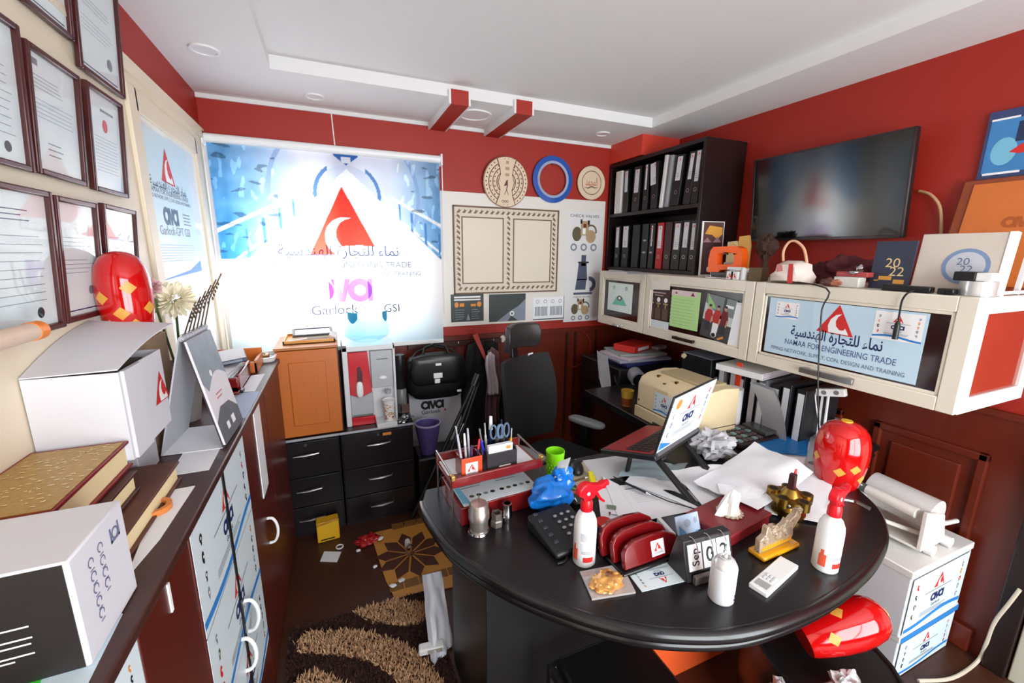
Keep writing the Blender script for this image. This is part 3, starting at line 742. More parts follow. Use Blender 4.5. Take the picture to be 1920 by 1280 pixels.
tag(G(mat('grey_flat_box', (170, 170, 176), .6)).box(-.59, 1.225, 0, -.47, 1.345, .103).put('flat_box', None, FLR(0, 0, ZL+.0005), bevel=.002), 'flat grey box under the back of the white carton', 'box')
tag(G(mat('brown_carton', (150, 118, 84), .7)).box(-.592, 1.385, 0, -.486, 1.59, .318).put('brown_carton', None, FLR(0, 0, ZL+.0005), bevel=.002), 'brown carton standing behind the white one, under the red vase', 'box')
# red vase with gold squares
def vase(label, M, cap=False, k=1.0, seed=0, spots=(), kr=None):
    kr = kr or k
    t = thing('red_vase', label, 'vase', M, 'glossy red vases with gold squares')
    prof = [(.056, 0), (.060, .01), (.068, .05), (.0745, .10), (.0765, .15), (.074, .19), (.066, .228), (.052, .252), (.034, .266), (.012, .272)]
    prof = [(r*kr, z*k) for r, z in prof]
    G(redg).lathe([(.001, 0)]+prof+[(.001, .273*k)], 40).put('body', t)
    def rad(z):
        for (r0, z0_), (r1, z1_) in zip(prof, prof[1:]):
            if z0_ <= z <= z1_: return r0+(r1-r0)*(z-z0_)/(z1_-z0_)
        return prof[-1][0]
    for a, z in spots:
        a = math.radians(a); z *= k; s = .0165*k; vs = []
        for i in range(5):
            for j in range(5):
                u, v = (i/2-1), (j/2-1); p, q_ = (u-v)*.5, (u+v)*.5
                zz = z+q_*s*1.25; r = rad(zz)+.0012; aa = a+p*s*1.25/rad(z)
                vs.append((r*math.cos(aa), r*math.sin(aa), zz))
        G(gold).add(vs, [(i*5+j, i*5+5+j, i*5+6+j, i*5+j+1) for i in range(4) for j in range(4)]).put('gold_square', t)
    if cap: G(mat('yellow_gold_plug', (232, 176, 40), .3)).cyl((0, 0, .270*k), (0, 0, .2755*k), .016*kr, n=18).put('gold_plug', t)
    return t
vase('red vase with gold squares on the white carton by the certificates', FLR(-.527, 1.475, ZL+.32), k=.88, kr=.80, spots=((-120, .135), (-62, .165), (-83, .088), (-112, .05), (-58, .05), (-20, .10), (40, .12), (120, .1), (180, .15)))
# chrysanthemum bouquet
p = Vector((-.485, 1.665, ZL)); t = thing('flower_pot', 'pot of cream chrysanthemums and twigs behind the white carton', 'flowers', FLR(p.x, p.y, ZL))
G(mat('grey_pot', (150, 146, 140), .5)).lathe([(.035, 0), (.05, .1), (.062, .20), (.055, .20), (.045, .1), (.001, .09)], 20).put('pot', t)
rr = random.Random(5)
for cx, cy, cz, R_, col in ((.02, -.02, .41, .062, (240, 232, 204)), (-.03, -.05, .45, .035, (232, 190, 190))):
    g = G(mat('cream_petals' if R_ > .05 else 'pink_petals', col, .7, var=.1))
    for i in range(150):
        z = rr.uniform(-1, 1); a = rr.uniform(0, 2*PI); r = math.sqrt(1-z*z); d = Vector((r*math.cos(a), r*math.sin(a), z)); c = Vector((cx, cy, cz))
        u = d.orthogonal().normalized()*.009; v = d.cross(u.normalized())*.004; tip = c+d*R_*rr.uniform(.85, 1.08)
        g.add([c+d*R_*.3-u*.4, c+d*R_*.3+u*.4, c+d*R_*.75+u+v, tip, c+d*R_*.75-u+v], [(0, 1, 2, 3, 4)])
    g.put('blossom', t, smooth=False)
    G(mat('stem_green', (60, 86, 34), .6)).tube([(0, 0, .1), (cx*.5, cy*.5, .28), (cx, cy, cz)], .004, 6).put('stem', t)
G(mat('leaf_green', (70, 96, 40), .6)).blob((-.035, -.06, .40), (.022, .012, .03), 3, .2).put('leaf', t)
for i in range(6):
    a = rr.uniform(-.6, .9); tw = G(mat('dry_twig', (96, 80, 66), .7)); x = .03+.02*i; tw.tube([(0, 0, .15), (.03+.01*i, -.01, .30), (.055+.014*i, -.02-.01*i, .36+.012*i), (.075+.016*i, -.03, .40+.018*i)], .0022, 5)
    for k in range(5): tw.blob((.05+.014*i+.006*k, -.02-.004*k, .34+.014*i+.012*k), (.003, .003, .006), k, .1, nu=6, nv=4)
    tw.put('twig', t)
# desk calendar (A frame)
t = thing('desk_calendar', 'tall grey and white A-frame desk calendar on the low cabinet', 'calendar', FLR(-.40, 1.37, ZL+.0015, -3))
h_ = .325; ap = .012; wb_ = .072; ln = .2
cardm = mat('grey_card', (176, 178, 186), .5); dk = mat('charcoal_edge', (54, 50, 54), .5)
G(cardm).add([(-wb_, 0, 0), (-wb_, ln, 0), (ap-.004, ln, h_), (ap-.004, 0, h_), (-wb_-.004, 0, 0), (-wb_-.004, ln, 0), (ap-.008, ln, h_+.002), (ap-.008, 0, h_+.002)], [(0, 1, 2, 3), (7, 6, 5, 4), (0, 3, 7, 4), (1, 5, 6, 2), (3, 2, 6, 7), (0, 4, 5, 1)]).put('back_leaf', t, smooth=False)
nx_ = h_/math.hypot(h_, wb_-ap); 
def fl(off, z0=0., z1=1.): # leaf of the page side, offset outwards
    x = lambda v: wb_+(ap-wb_)*v
    return [(x(z0)+off, 0, h_*z0), (x(z0)+off, ln, h_*z0), (x(z1)+off, ln, h_*z1), (x(z1)+off, 0, h_*z1)]
def leafslab(o0, o1, m, name, z0=0., z1=1.):
    a, b = fl(o0, z0, z1), fl(o1, z0, z1)
    return G(m).add(a+b, [(3, 2, 1, 0), (4, 5, 6, 7), (0, 1, 5, 4), (1, 2, 6, 5), (2, 3, 7, 6), (3, 0, 4, 7)]).put(name, t, smooth=False)
leafslab(0, .004, dk, 'front_leaf'); pg = leafslab(.004, .010, mat('calendar_page', (222, 218, 222), .5), 'pages', .03, .98)
M_ = quadM([Vector(p) for p in fl(.0106, .03, .98)])
def f(g):
    w, h = M_[1], M_[2]; g.c(mat('grey_photo_print', (132, 142, 150), .5, var=.3, scale=20)).poly([(-w/2, h/2), (w/2, h/2), (w/2, h*.04)]+[(w/2-w*i/8, h*.04+h*.09*math.sin(i*.5)) for i in range(1, 8)]+[(-w/2, h*.1)])
    g.c(mat('grey_photo_dark', (96, 100, 108), .5, var=.3)).poly([(-w/2, -h/2), (w/2, -h/2), (w/2, -h*.32), (w*.2, -h*.2), (-w*.2, -h*.18), (-w/2, -h*.28)])
    g.c(redink).lines(-w*.2, -h*.12, w*.1, -h*.04, 2, .2); g.c(whiteink).ell(-w*.1, h*.14, w*.05, dz=.0003); g.rect(-w*.2, -h*.42, -w*.08, -h*.35, .0003); g.rect(w*.05, -h*.42, w*.2, -h*.34, .0003)
printed(t, f, 0, 'print', M_[0])
G(paperm).box(-wb_, 0, 0, wb_, ln, .002).put('base_card', t)
G(mat('grey_card', (176, 178, 186))).cyl((ap, 0, h_+.002), (ap, ln, h_+.002), .007, n=10).put('spine', t)
for i in range(9): G(chrome).ring(0, 0, .009, .0075).put('binding_ring', t, Matrix.Translation((ap, .015+ln*.9*i/8, h_+.004)) @ Matrix.Rotation(PI/2, 4, 'X'))
# rolled drawing with orange cap
p0 = at(-8, 640, 'x', -.545); p1 = at(72, 618, 'x', -.545)
t = thing('drawing_tube', 'pale rolled tube with orange end cap at left photo edge', 'tube', FLR(0, 0, 0))
d = (p1-p0).normalized(); G(mat('pale_tube', (220, 196, 176), .6)).cyl(p0-d*.1, p1-d*.02, .017).put('tube', t); G(mat('orange_cap', (238, 132, 34), .4)).cyl(p1-d*.025, p1, .0185).put('end_cap', t)
# white and black toner carton in the foreground
y0, y1 = .662, .815; x0, x1 = -.60, -.344; hh = .165
t = thing('toner_carton', 'white and black carton with shipping symbols in the lower left foreground', 'box', FLR(0, 0, ZL+.0015))
G(wc).box(x0, y0, 0, x1, y1, hh).put('body', t, bevel=.003)
G(mat('charcoal_print', (40, 36, 34), .45, var=.35, scale=9)).box(x0, y0-.0012, .002, x1-.006, y0, hh-.003).put('front_panel', t)
def f(g):
    g.c(whiteink)
    for px, py in ((55, 1172), (62, 1192), (60, 1204), (67, 1221), (30, 1239)):
        q = at(px, py, 'y', y0); q0 = at(-40, py+6, 'y', y0); g.rect(q0.x-(x0+x1)/2, q.z-ZL-.0015-hh/2-.0012, q.x-(x0+x1)/2, q.z-ZL-.0015-hh/2+.0012)
printed(t, f, 0, 'lettering', axes(((x0+x1)/2, y0-.0016, hh/2), (1, 0, 0), (0, 0, 1), (0, -1, 0)))
def f(g):
    m = mat('violet_grey_ink', (112, 116, 150), .6); g.c(m)
    w2, h2 = (y1-y0)/2, hh/2
    g.rect(w2*.34, h2*.42, w2*.40, h2*.72); g.rect(w2*.34, h2*.42, w2*.72, h2*.47); g.rect(w2*.66, h2*.42, w2*.72, h2*.72); g.ring(w2*.53, h2*.56, .010, .007, dz=.0002)
    for k, (a, b) in enumerate(((-.05, .62), (-.05, .36), (-.05, .12), (-.05, -.1), (-.42, .56), (-.42, .3), (-.42, .06), (-.42, -.2), (-.42, -.44))):
        g.ring(a*w2, b*h2, .0075, .0055, -.5, 4.5); g.rect(a*w2-.005, b*h2-.012, a*w2+.006, b*h2-.0105)
printed(t, f, 0, 'print', axes((x1+.0006, (y0+y1)/2, hh/2), (0, 1, 0), (0, 0, 1), (1, 0, 0)))
slab('green_label', 'bright green label at bottom left below the toner carton', 'label', [(20, 1290), (62, 1268), (78, 1272), (70, 1290)], ZL+.0015, .0008, mat('vivid_green', (40, 210, 40), .5))
# far end of the low cabinet: paper clutter, red tray, booklet, silver tray, orange crate
p = at(432, 708, 'z', ZL+.05)
t = thing('letter_tray', 'glossy red document tray with papers on the low cabinet', 'tray', FLR(-.475, 2.03, ZL+.0015, 0))
G(mahog).box(-.1, -.14, 0, .1, .16, .012).box(-.1, -.14, .03, .1, -.128, .07).box(-.1, -.14, 0, -.088, .16, .07).box(.088, -.1, 0, .1, .16, .07).put('tray', t, bevel=.003)
G(black).box(-.09, -.12, -.0005, .11, -.08, .012).put('base', t)
for i in range(4): G(paperm).grid([(-.08, -.12, .05+.009*i), (.085-.01*i, -.12, .05+.008*i), (.08, .14, .05+.009*i), (-.07, .14, .05+.01*i)], 6, 6, lambda u, v, i=i: .008*noise.noise(Vector((u*3+i, v*3, i))), .002).put('paper', t)
t = thing('booklet', 'white and dark blue catalogue lying tilted on the red tray', 'booklet', FLR(-.47, 2.14, ZL+.105, 12, 2, -6))
G(paperm).box(-.085, -.1, -.008, .085, .1, .006).put('pages', t); G(mat('deep_blue_cover', (40, 46, 80), .35)).box(-.088, -.103, -.012, .088, .1, -.008).box(-.088, -.103, -.012, .088, -.1, .006).put('cover', t)
def f(g): g.c(whiteink).rect(-.07, -.004, -.02, .004); g.c(greyink).rect(.0, -.005, .07, .005)
printed(t, f, 0, 'lettering', axes((0, -.1036, -.003), (1, 0, 0), (0, 0, 1), (0, -1, 0)))
t = thing('storage_crate', 'open orange-brown wooden crate behind the red tray by the window', 'crate', FLR(-.47, 2.30, ZL+.0015))
h_ = .085
for a in ((-.115, -.08, .115, -.068, .05), (-.115, .095, .115, .107, h_), (-.115, -.08, -.103, .107, h_), (.103, -.08, .115, .107, .06)): G(orangewood).box(a[0], a[1], 0, a[2], a[3], a[4]).put('side_board', t, bevel=.002)
G(orangewood).box(-.103, -.068, 0, .103, .095, .008).put('bottom_board', t)
rr = random.Random(8)
for i, (m, lb) in enumerate(((mat('lemon_plastic', (226, 196, 40), .4), 'yellow'), (white, 'white'), (white, 'clear white'), (mat('tan_plastic', (212, 172, 130), .5), 'tan'))):
    o = G(m).cyl((0, -.025, 0), (0, .025, 0), .013, n=12).put('small_tube', None, FLR(-.53+.045*i, 2.30+.01*(i % 2), ZL+.067, 60+20*i)); tag(o, lb+' small tube inside the orange-brown crate', 'tube')
    o.location.z = ZL+.0105+.013
p = at(512, 668, 'z', ZL+.02)
t = thing('serving_tray', 'white rounded tray holding a metal tin at cabinet end', 'tray', FLR(-.393, 2.52-.02, ZL+.0015))
g = G(mat('white_enamel', (228, 228, 228), .25))
def rr_(w, h, r, n=5):
    P = []
    for cx, cy, a in ((w-r, h-r, 0), (-w+r, h-r, PI/2), (-w+r, -h+r, PI), (w-r, -h+r, 1.5*PI)):
        for i in range(n+1): t_ = a+PI/2*i/n; P.append((cx+r*math.cos(t_), cy+r*math.sin(t_)))
    return P
a, b, c = rr_(.085, .085, .03), rr_(.092, .092, .034), rr_(.08, .08, .028)
n = len(a); g.add([(x, y, 0) for x, y in a]+[(x, y, .024) for x, y in b]+[(x, y, .024) for x, y in c]+[(x, y, .004) for x, y in c], [tuple(range(n-1, -1, -1)), tuple(range(3*n, 4*n))]+[(k*n+i, k*n+(i+1) % n, (k+1)*n+(i+1) % n, (k+1)*n+i) for k in range(3) for i in range(n)])
g.put('tray', t)
t = thing('metal_tin', 'round bronze and steel tin in the white rounded tray', 'tin', FLR(-.385, 2.485, ZL+.0065))
G(mat('bronze_tin', (150, 104, 60), .25, .9)).lathe([(.048, 0), (.05, .004), (.05, .022), (.046, .026), (.001, .027)], 28).put('tin', t)
G(chrome).tube([(-.03, 0, .028), (-.01, .01, .034), (.01, -.005, .034), (.03, .005, .029)], .003, 6).put('clasp', t)

# ------------------------------------------------------------------ orange cupboard, pedestals, water dispenser
def pedestal(x0, x1, label):
    t = thing('drawer_pedestal', label, 'drawer unit', FLR(x0, 2.5, 0), 'black drawer pedestals by the back wall')
    w = x1-x0; m = mat('black_laminate', (24, 20, 24), .3, var=.2)
    G(m).box(0, .0, 0, w, .40, .60).put('body', t)
    G(m).box(-.004, -.012, .60, w+.004, .41, .617).put('top', t, bevel=.002)
    G(mat('aluminium_edge', (214, 216, 222), .3, .6)).box(-.004, -.0145, .602, w+.004, -.012, .615).put('edge_strip', t)
    zs = [.02, .19, .375, .595]
    for i, (a, b) in enumerate(zip(zs, zs[1:])):
        d = G(m).box(.006, -.016, a+.003, w-.006, 0, b-.003).put('drawer', t, bevel=.002)
        hz = b-.075; c = w/2
        G(steel).tube([(c-.07, -.016, hz-.004), (c-.065, -.034, hz-.002), (c, -.042, hz), (c+.065, -.034, hz+.002), (c+.07, -.016, hz+.004)], [.004, .005, .007, .005, .004], 8).put('handle', d)
        if i == 2: G(chrome).cyl((c, -.016, b-.022), (c, -.021, b-.022), .008, n=14).put('lock', d)
    return t
pedestal(-.385, -.032, 'black drawer pedestal under the orange cupboard')
tp = pedestal(-.022, .395, 'black drawer pedestal under the water dispenser')
G(orangeink).box(.235, -.0165, .56, .285, -.0161, .578).put('sticker', tp)
t = thing('cupboard', 'orange wooden cupboard with raised door panel standing on left pedestal', 'cupboard', FLR(-.315, 2.52, .617))
w, h_ = .315, .505
G(darkwood).box(0, .0, 0, w, .345, h_).put('body', t)
d = G(orangewood).box(.004, -.018, .004, w-.006, 0, h_-.004).put('door', t, bevel=.003)
G(orangewood).box(.06, -.026, .07, w-.07, -.018, h_-.07).put('raised_panel', d, bevel=.01)
G(mat('tan_top', (178, 112, 60), .4)).box(-.004, -.02, h_, w+.002, .348, h_+.014).put('top', t, bevel=.002)
ct = .617+h_+.014
t = thing('wooden_tray', 'shallow orange wooden tray on top of the orange cupboard', 'tray', FLR(-.13, 2.72, ct))
G(mat('honey_wood', (214, 150, 66), .4, var=.1)).box(-.15, -.13, 0, .12, .12, .006).box(-.15, -.13, 0, .12, -.122, .02).box(-.15, .112, 0, .12, .12, .02).box(-.15, -.13, 0, -.142, .12, .02).box(.112, -.13, 0, .12, .12, .02).put('tray', t, bevel=.001)
t = thing('picture_frame', 'flat dark picture frame lying in the orange wooden tray', 'picture frame', FLR(-.13, 2.74, ct+.033, 4, 5))
for a in ((-.11, -.08, .11, -.065), (-.11, .065, .11, .08), (-.11, -.065, -.095, .065), (.095, -.065, .11, .065)): G(dk).box(a[0], a[1], 0, a[2], a[3], .014).put('frame_bar', t, bevel=.002)
G(mat('lilac_sheet', (214, 206, 220), .5)).box(-.095, -.065, .002, .095, .065, .009).put('sheet', t)
o = G(paperm).blob((0, 0, .026), (.022, .03, .026), 6, .3, 3).put('crumpled_tissue', None, FLR(.01-.03, 2.66, ct)); tag(o, 'crumpled white tissue at the right end of orange cupboard top', 'tissue')
o = G(paperm).bar((-.05, 0, .0035), (.05, .012, .0035), .007, .006).put('wooden_stick', None, FLR(-.20, 2.60, ct+.02, 25)); tag(o, 'thin pale stick lying across the orange wooden tray', 'stick')

disp = mat('dispenser_white', (216, 218, 220), .3, var=.02); dgrey = mat('dispenser_grey', (176, 180, 184), .4)
DX, DY, DZ = .018, 2.55, .617
t = thing('water_dispenser', 'white and red tabletop water dispenser with clear bottle on top', 'water dispenser', FLR(DX, DY, DZ))
w, dp, h_ = .298, .32, .49
G(disp).box(0, .03, 0, w, dp, h_).put('body', t, bevel=.01)
G(disp).box(0, 0, 0, .03, .035, h_).box(w-.014, 0, 0, w, .035, h_).box(0, 0, h_-.03, w, .035, h_).put('front_frame', t, bevel=.004)
rp = mat('dispenser_red', (198, 18, 36), .2, coat=.4)
G(rp).prism([(.03, .20), (.085, .175), (.155, .205), (.14, h_-.035), (.03, h_-.035)], 0, .03).put('red_panel', t, axes((0, .028, 0), (1, 0, 0), (0, 0, 1), (0, -1, 0)), bevel=.003)
G(mat('dark_maroon_plastic', (70, 8, 14), .3)).prism([(.072, .19), (.10, .19), (.105, .33), (.092, .37), (.078, .36)], .03, .036).put('tap_recess', t, axes((0, .028, 0), (1, 0, 0), (0, 0, 1), (0, -1, 0)))
G(white).blob((.085, -.014, .232), (.02, .014, .05), 0, 0, nu=16, nv=10, sharp=.7).put('tap_lever', t)
G(dgrey).box(.155, .008, .225, w-.016, .032, h_-.035).put('control_panel', t, bevel=.004)
G(ink).box(.19, .0076, .40, .255, .0079, .404).put('lettering', t)
G(white).blob((.222, .006, .285), (.024, .008, .014), 0, 0, nu=16, nv=8).put('button', t)
G(dgrey).box(.03, .012, .06, .16, .031, .20).put('lower_panel', t, bevel=.006)
g = G(ink); g.z = 0
g.put('x', t) if 0 else None
G(mat('grey_grille', (110, 112, 116), .5)).box(.036, .010, .055, .155, .013, .066).put('grille', t)
G(rp).box(.03, .004, .0, .165, .032, .05).put('red_base', t, bevel=.003)
G(disp).box(.165, -.09, .0, w-.016, .032, .03).put('drip_tray', t, bevel=.003)
G(dgrey).cyl((.245, -.02, .215), (.245, -.02, .19), .02, .016, 14).put('spout', t)
bott = glassmat('bottle_plastic', (.74, .93, .97), .05, .0, 1.15)
b = G(bott).lathe([(.045, -.01), (.09, .012), (.125, .035), (.138, .055), (.138, .062), (.131, .066), (.131, .085), (.138, .09), (.138, .10), (.128, .105), (.126, .185), (.12, .19), (.001, .19)], 36, .155, .155, h_).put('bottle', t)
for a0 in (-2.5, -.75):
    vs = []; 
    for i in range(7):
        for z in (.125, .19): a = a0+.09*i-.05; vs.append((.155+.1275*math.cos(a), .155+.1275*math.sin(a), h_+z-(.0 if z > .15 else .03*math.sin(i*PI/6))+ (0 if z > .15 else .03)))
    G(mat('bottle_blue_print', (30, 150, 196), .4)).add(vs, [(2*i, 2*i+2, 2*i+3, 2*i+1) for i in range(6)]).put('bottle_label', t)
t = thing('noodle_cup', 'white paper cup with yellow and red pasta print in the dispenser', 'cup', FLR(DX+.243, DY-.045, DZ+.031))
G(white).lathe([(.026, 0), (.037, .125), (.039, .13), (.036, .13), (.035, .125)], 24).put('cup', t)
rr = random.Random(9); cols = [mat('pasta_yellow', (226, 178, 60), .5), mat('pasta_orange', (214, 110, 40), .5), mat('pasta_green', (150, 168, 60), .5), mat('pasta_red', (196, 60, 40), .5), whiteink, ink]
g = G()
for i in range(90):
    zz = rr.uniform(.008, .112); a = rr.uniform(-PI, 0); r = .026+.011*zz/.125+.0006+.0000*i; s = rr.uniform(.003, .009); th = rr.uniform(0, PI)
    g.c(cols[3] if zz < .03 and rr.random() < .6 else rr.choice(cols[:5] if rr.random() < .9 else cols))
    P = []
    for u, v in ((-1, -.35), (1, -.35), (1, .35), (-1, .35)):
        x = (u*math.cos(th)-v*math.sin(th))*s; y = (u*math.sin(th)+v*math.cos(th))*s; rz = min(.118, max(.002, zz+y)); r2 = .026+.011*rz/.125+.0007+i*.000004
        P.append((r2*math.cos(a+x/r), r2*math.sin(a+x/r), rz))
    g.add(P, [(0, 1, 2, 3)])
g.put('print', t, smooth=False)
# beside the dispenser
t = thing('thermos', 'tall black thermos bottle right of the water dispenser', 'bottle', FLR(.362, 2.70, .617))
G(mat('grey_translucent', (120, 120, 122), .3)).lathe([(.032, 0), (.034, .02), (.034, .15), (.028, .16)], 20).put('base_cup', t)
G(black).lathe([(.029, .16), (.03, .17), (.03, .26), (.033, .265), (.033, .37), (.03, .385), (.001, .386)], 20).put('body', t)
t = thing('glass_jar', 'small clear square jar on right pedestal beside the dispenser', 'jar', FLR(.365, 2.565, .617))
G(glass).box(-.026, -.022, 0, .026, .022, .10).put('jar', t, bevel=.004); G(mat('brown_content', (88, 62, 50), .6)).box(-.022, -.018, .045, .022, .018, .092).put('contents', t)
o = G(glassmat('clear_film', (.9, .92, .95), .15, .2)).blob((0, 0, .018), (.045, .022, .02), 4, .6, 3).put('plastic_wrap', None, FLR(.355, 2.51, .617, 20)); tag(o, 'crumpled clear plastic wrap at the front of right pedestal', 'wrap'); o.location.z = .617+.004
# paper bag, laptop bag, jacket and hooks on back wall
bagm = mat('matt_white_bag', (206, 206, 212), .6, var=.03)
t = thing('shopping_bag', 'large white paper bag with round letters under the black laptop bag', 'bag', FLR(.62, 2.88, 0, -2))
g = G(bagm); w = .185
g.add([(-w, -.05, 0), (w, -.05, 0), (w, .03, 0), (-w, .03, 0), (-w, -.042, .84), (w, -.042, .84), (w, .03, .84), (-w, .03, .84), (-w, -.012, .42), (w, -.012, .42)], [(0, 1, 5, 4), (2, 3, 7, 6), (1, 2, 9), (1, 9, 5), (5, 9, 6), (9, 2, 6), (3, 0, 8), (0, 4, 8), (4, 7, 8), (7, 3, 8), (3, 2, 1, 0), (4, 5, 6, 7)])
g.put('bag', t, smooth=False)
for s_ in (-1, 1): G(whiteink).tube([(-.07, .03*(s_ > 0)-.042*(s_ < 0), .84), (-.05, -.01, .92), (.05, -.01, .92), (.07, .03*(s_ > 0)-.042*(s_ < 0), .84)], .003, 6).put('cord_handle', t)
def f(g): ava(g, -.02, 0, .062, ink); g.c(ink).text('Garlock', -.03, -.065, .042); g.c(redink).poly([(.06, -.055), (.08, -.055), (.07, -.035)])
printed(t, f, .0, 'lettering', axes((-.005, -.0475, .585), (1, 0, 0), (0, .008/.84, 1), (0, -1, .008/.84)))
t = thing('laptop_bag', 'black laptop bag with white tags hung against the back wall', 'bag', FLR(.61, 2.745, .675))
G(leather).blob((0, 0, .15), (.20, .048, .155), 2, .05, 2, 28, 16, .45).put('body', t)
G(leather).blob((0, -.03, .20), (.186, .035, .105), 5, .06, 2, 28, 14, .5).put('flap', t)
G(leather).tube([(-.09, 0, .29), (-.07, .02, .345), (.0, .04, .36), (.07, .02, .345), (.09, 0, .29)], .009, 8).put('carry_handle', t)
G(leather).tube([(-.19, 0, .26), (-.12, .05, .31), (0, .11, .335), (.12, .05, .31), (.19, 0, .26)], .007, 8).put('shoulder_strap', t)
for a in ((-.02, .235, .02, .252), (-.035, .15, .025, .185), (-.028, .115, .008, .145), (.125, .035, .155, .052)): G(whiteink).box(a[0], -.070, a[1], a[2], -.058, a[3]).put('tag', t, bevel=.003)
t = thing('coat_rail', 'dark wooden coat rail on the back wall behind jacket', 'coat rail', WB(.95, 1.0, YB-.026))
G(darkwood).box(-.5, -.02, -.012, .2, .02, .010).put('rail', t, bevel=.003)
for x in (-.345, -.15, .0, .12): G(chrome).tube([(x, .005, .01), (x, .0, .04), (x, .012, .055), (x, .026, .05)], .004, 6).put('hook', t)
def drape(name, label, cat, x0, x1, z0, z1, y, m, seed, depth=.03, taper=.6):
    g = G(m); nx, nz = 26, 16; vs = []
    for k in (0, 1):
        for j in range(nz+1):
            v = j/nz; sh = 1-(1-taper)*(v**2)
            for i in range(nx+1):
                u = i/nx-.5; fold = depth*(math.sin(u*17+seed+v*1.2)*.5+noise.noise(Vector((u*4+seed, v*3, seed))))*(1-.35*v)
                vs.append(((x0+x1)/2+u*(x1-x0)*sh+.01*math.sin(v*5+seed), y-.035-fold-.02*(1-v)+k*.022, z0+(z1-z0)*v-.03*abs(u)*2*v))
    w = nx+1; N = w*(nz+1); fs = []
    for j in range(nz):
        for i in range(nx):
            a = j*w+i; fs += [(a, a+1, a+w+1, a+w), (N+a, N+a+w, N+a+w+1, N+a+1)]
    bd = list(range(w))+[j*w+nx for j in range(1, nz+1)]+[nz*w+i for i in range(nx-1, -1, -1)]+[j*w for j in range(nz-1, 0, -1)]
    for a, b in zip(bd, bd[1:]+bd[:1]): fs.append((a, a+N, b+N, b))
    g.add(vs, fs); o = g.put(name, None, ang=180); return tag(o, label, cat)
drape('jacket', 'black jacket hanging from the coat rail beside laptop bag', 'jacket', .80, 1.16, .30, 1.03, YB-.085, fabric, 1, .03, .62)
drape('scarf', 'mauve grey scarf hanging over the black jacket', 'scarf', .965, 1.075, .42, .985, YB-.155, mat('mauve_cloth', (120, 84, 92), .85, var=.1, scale=40), 4, .03, .7)
drape('white_shirt', 'small white cloth hanging over the mauve scarf', 'cloth', .955, 1.03, .66, .97, YB-.21, mat('white_cloth', (208, 198, 204), .8), 7, .015, .8)
o = G(mat('salmon_strap', (186, 72, 66), .7)).add([(0, 0, 0), (.035, 0, .01), (.125, -.005, -.24), (.115, -.005, -.25), (0, .004, 0), (.035, .004, .01), (.125, .0, -.24), (.115, .0, -.25)], [(0, 3, 2, 1), (4, 5, 6, 7), (0, 1, 5, 4), (1, 2, 6, 5), (2, 3, 7, 6), (3, 0, 4, 7)]).put('strap', None, Matrix.Translation((.875, 2.755, 1.085)), smooth=False)
tag(o, 'salmon red strap hanging beside the black jacket', 'strap')
o = G(mat('cream_oval', (216, 204, 192), .4)).lathe([(.001, 0), (.02, 0), (.022, .004), (.018, .008), (.001, .009)], 20).put('oval_badge', None, WB(1.16, 1.07-.06, YB-.026) @ Matrix.Scale(1.3, 4, (0, 1, 0))); tag(o, 'small cream oval badge on panelling right of the office chair', 'badge')
o = G(mat('red_cable', (128, 26, 22), .5)).tube([(1.62+.2*math.sin(a)*.9+.16, YB-.02, 1.0-.12+.16*math.cos(a)) for a in [i*.2 for i in range(0, 17)]], .006, 6).put('cable', None); tag(o, 'red cable looped on the back wall panelling under board', 'cable')
# purple waste bin on a black case, tripod leaning in front
t = thing('flight_case', 'black equipment case under the purple waste bin', 'case', FLR(.585, 2.60, 0))
G(black).box(-.165, -.11, 0, .165, .11, .355).put('body', t, bevel=.012); G(chrome).tube([(-.05, -.112, .20), (-.045, -.135, .19), (.045, -.135, .19), (.05, -.112, .20)], .005, 8).put('handle', t)
t = thing('waste_bin', 'purple plastic waste bin standing on black case by right pedestal', 'bin', FLR(.505, 2.58, .356))
pb = mat('purple_plastic', (84, 72, 132), .4)
G(pb).lathe([(.05, 0), (.082, .20), (.077, .20), (.046, .01), (.001, .01)], 28).put('body', t); G(mat('lilac_plastic', (170, 164, 196), .35)).lathe([(.080, .197), (.085, .2), (.085, .209), (.078, .209), (.078, .2)], 28, cap=False).put('rim', t)
t = thing('tripod', 'folded black tripod leaning beside the purple bin', 'tripod', FLR(.36, 2.43, 0))
top = Vector((.45, .05, .85))
for i, (x, y) in enumerate(((.0, .0), (.07, -.05), (.15, .0))): G(black).tube([(x, y, .008), top+Vector((.015*(i-1), 0, -.02))], .012, 8).put('leg', t)
G(black).cyl(top-Vector((.02, 0, .04)), top+Vector((.015, .01, .03)), .024).put('head', t)
for i in range(2): G(chrome).cyl(top*.62+Vector((.03+.014*i, -.02, 0)), top*.68+Vector((.03+.014*i, -.022, 0)), .005, n=8).put('clamp', t)
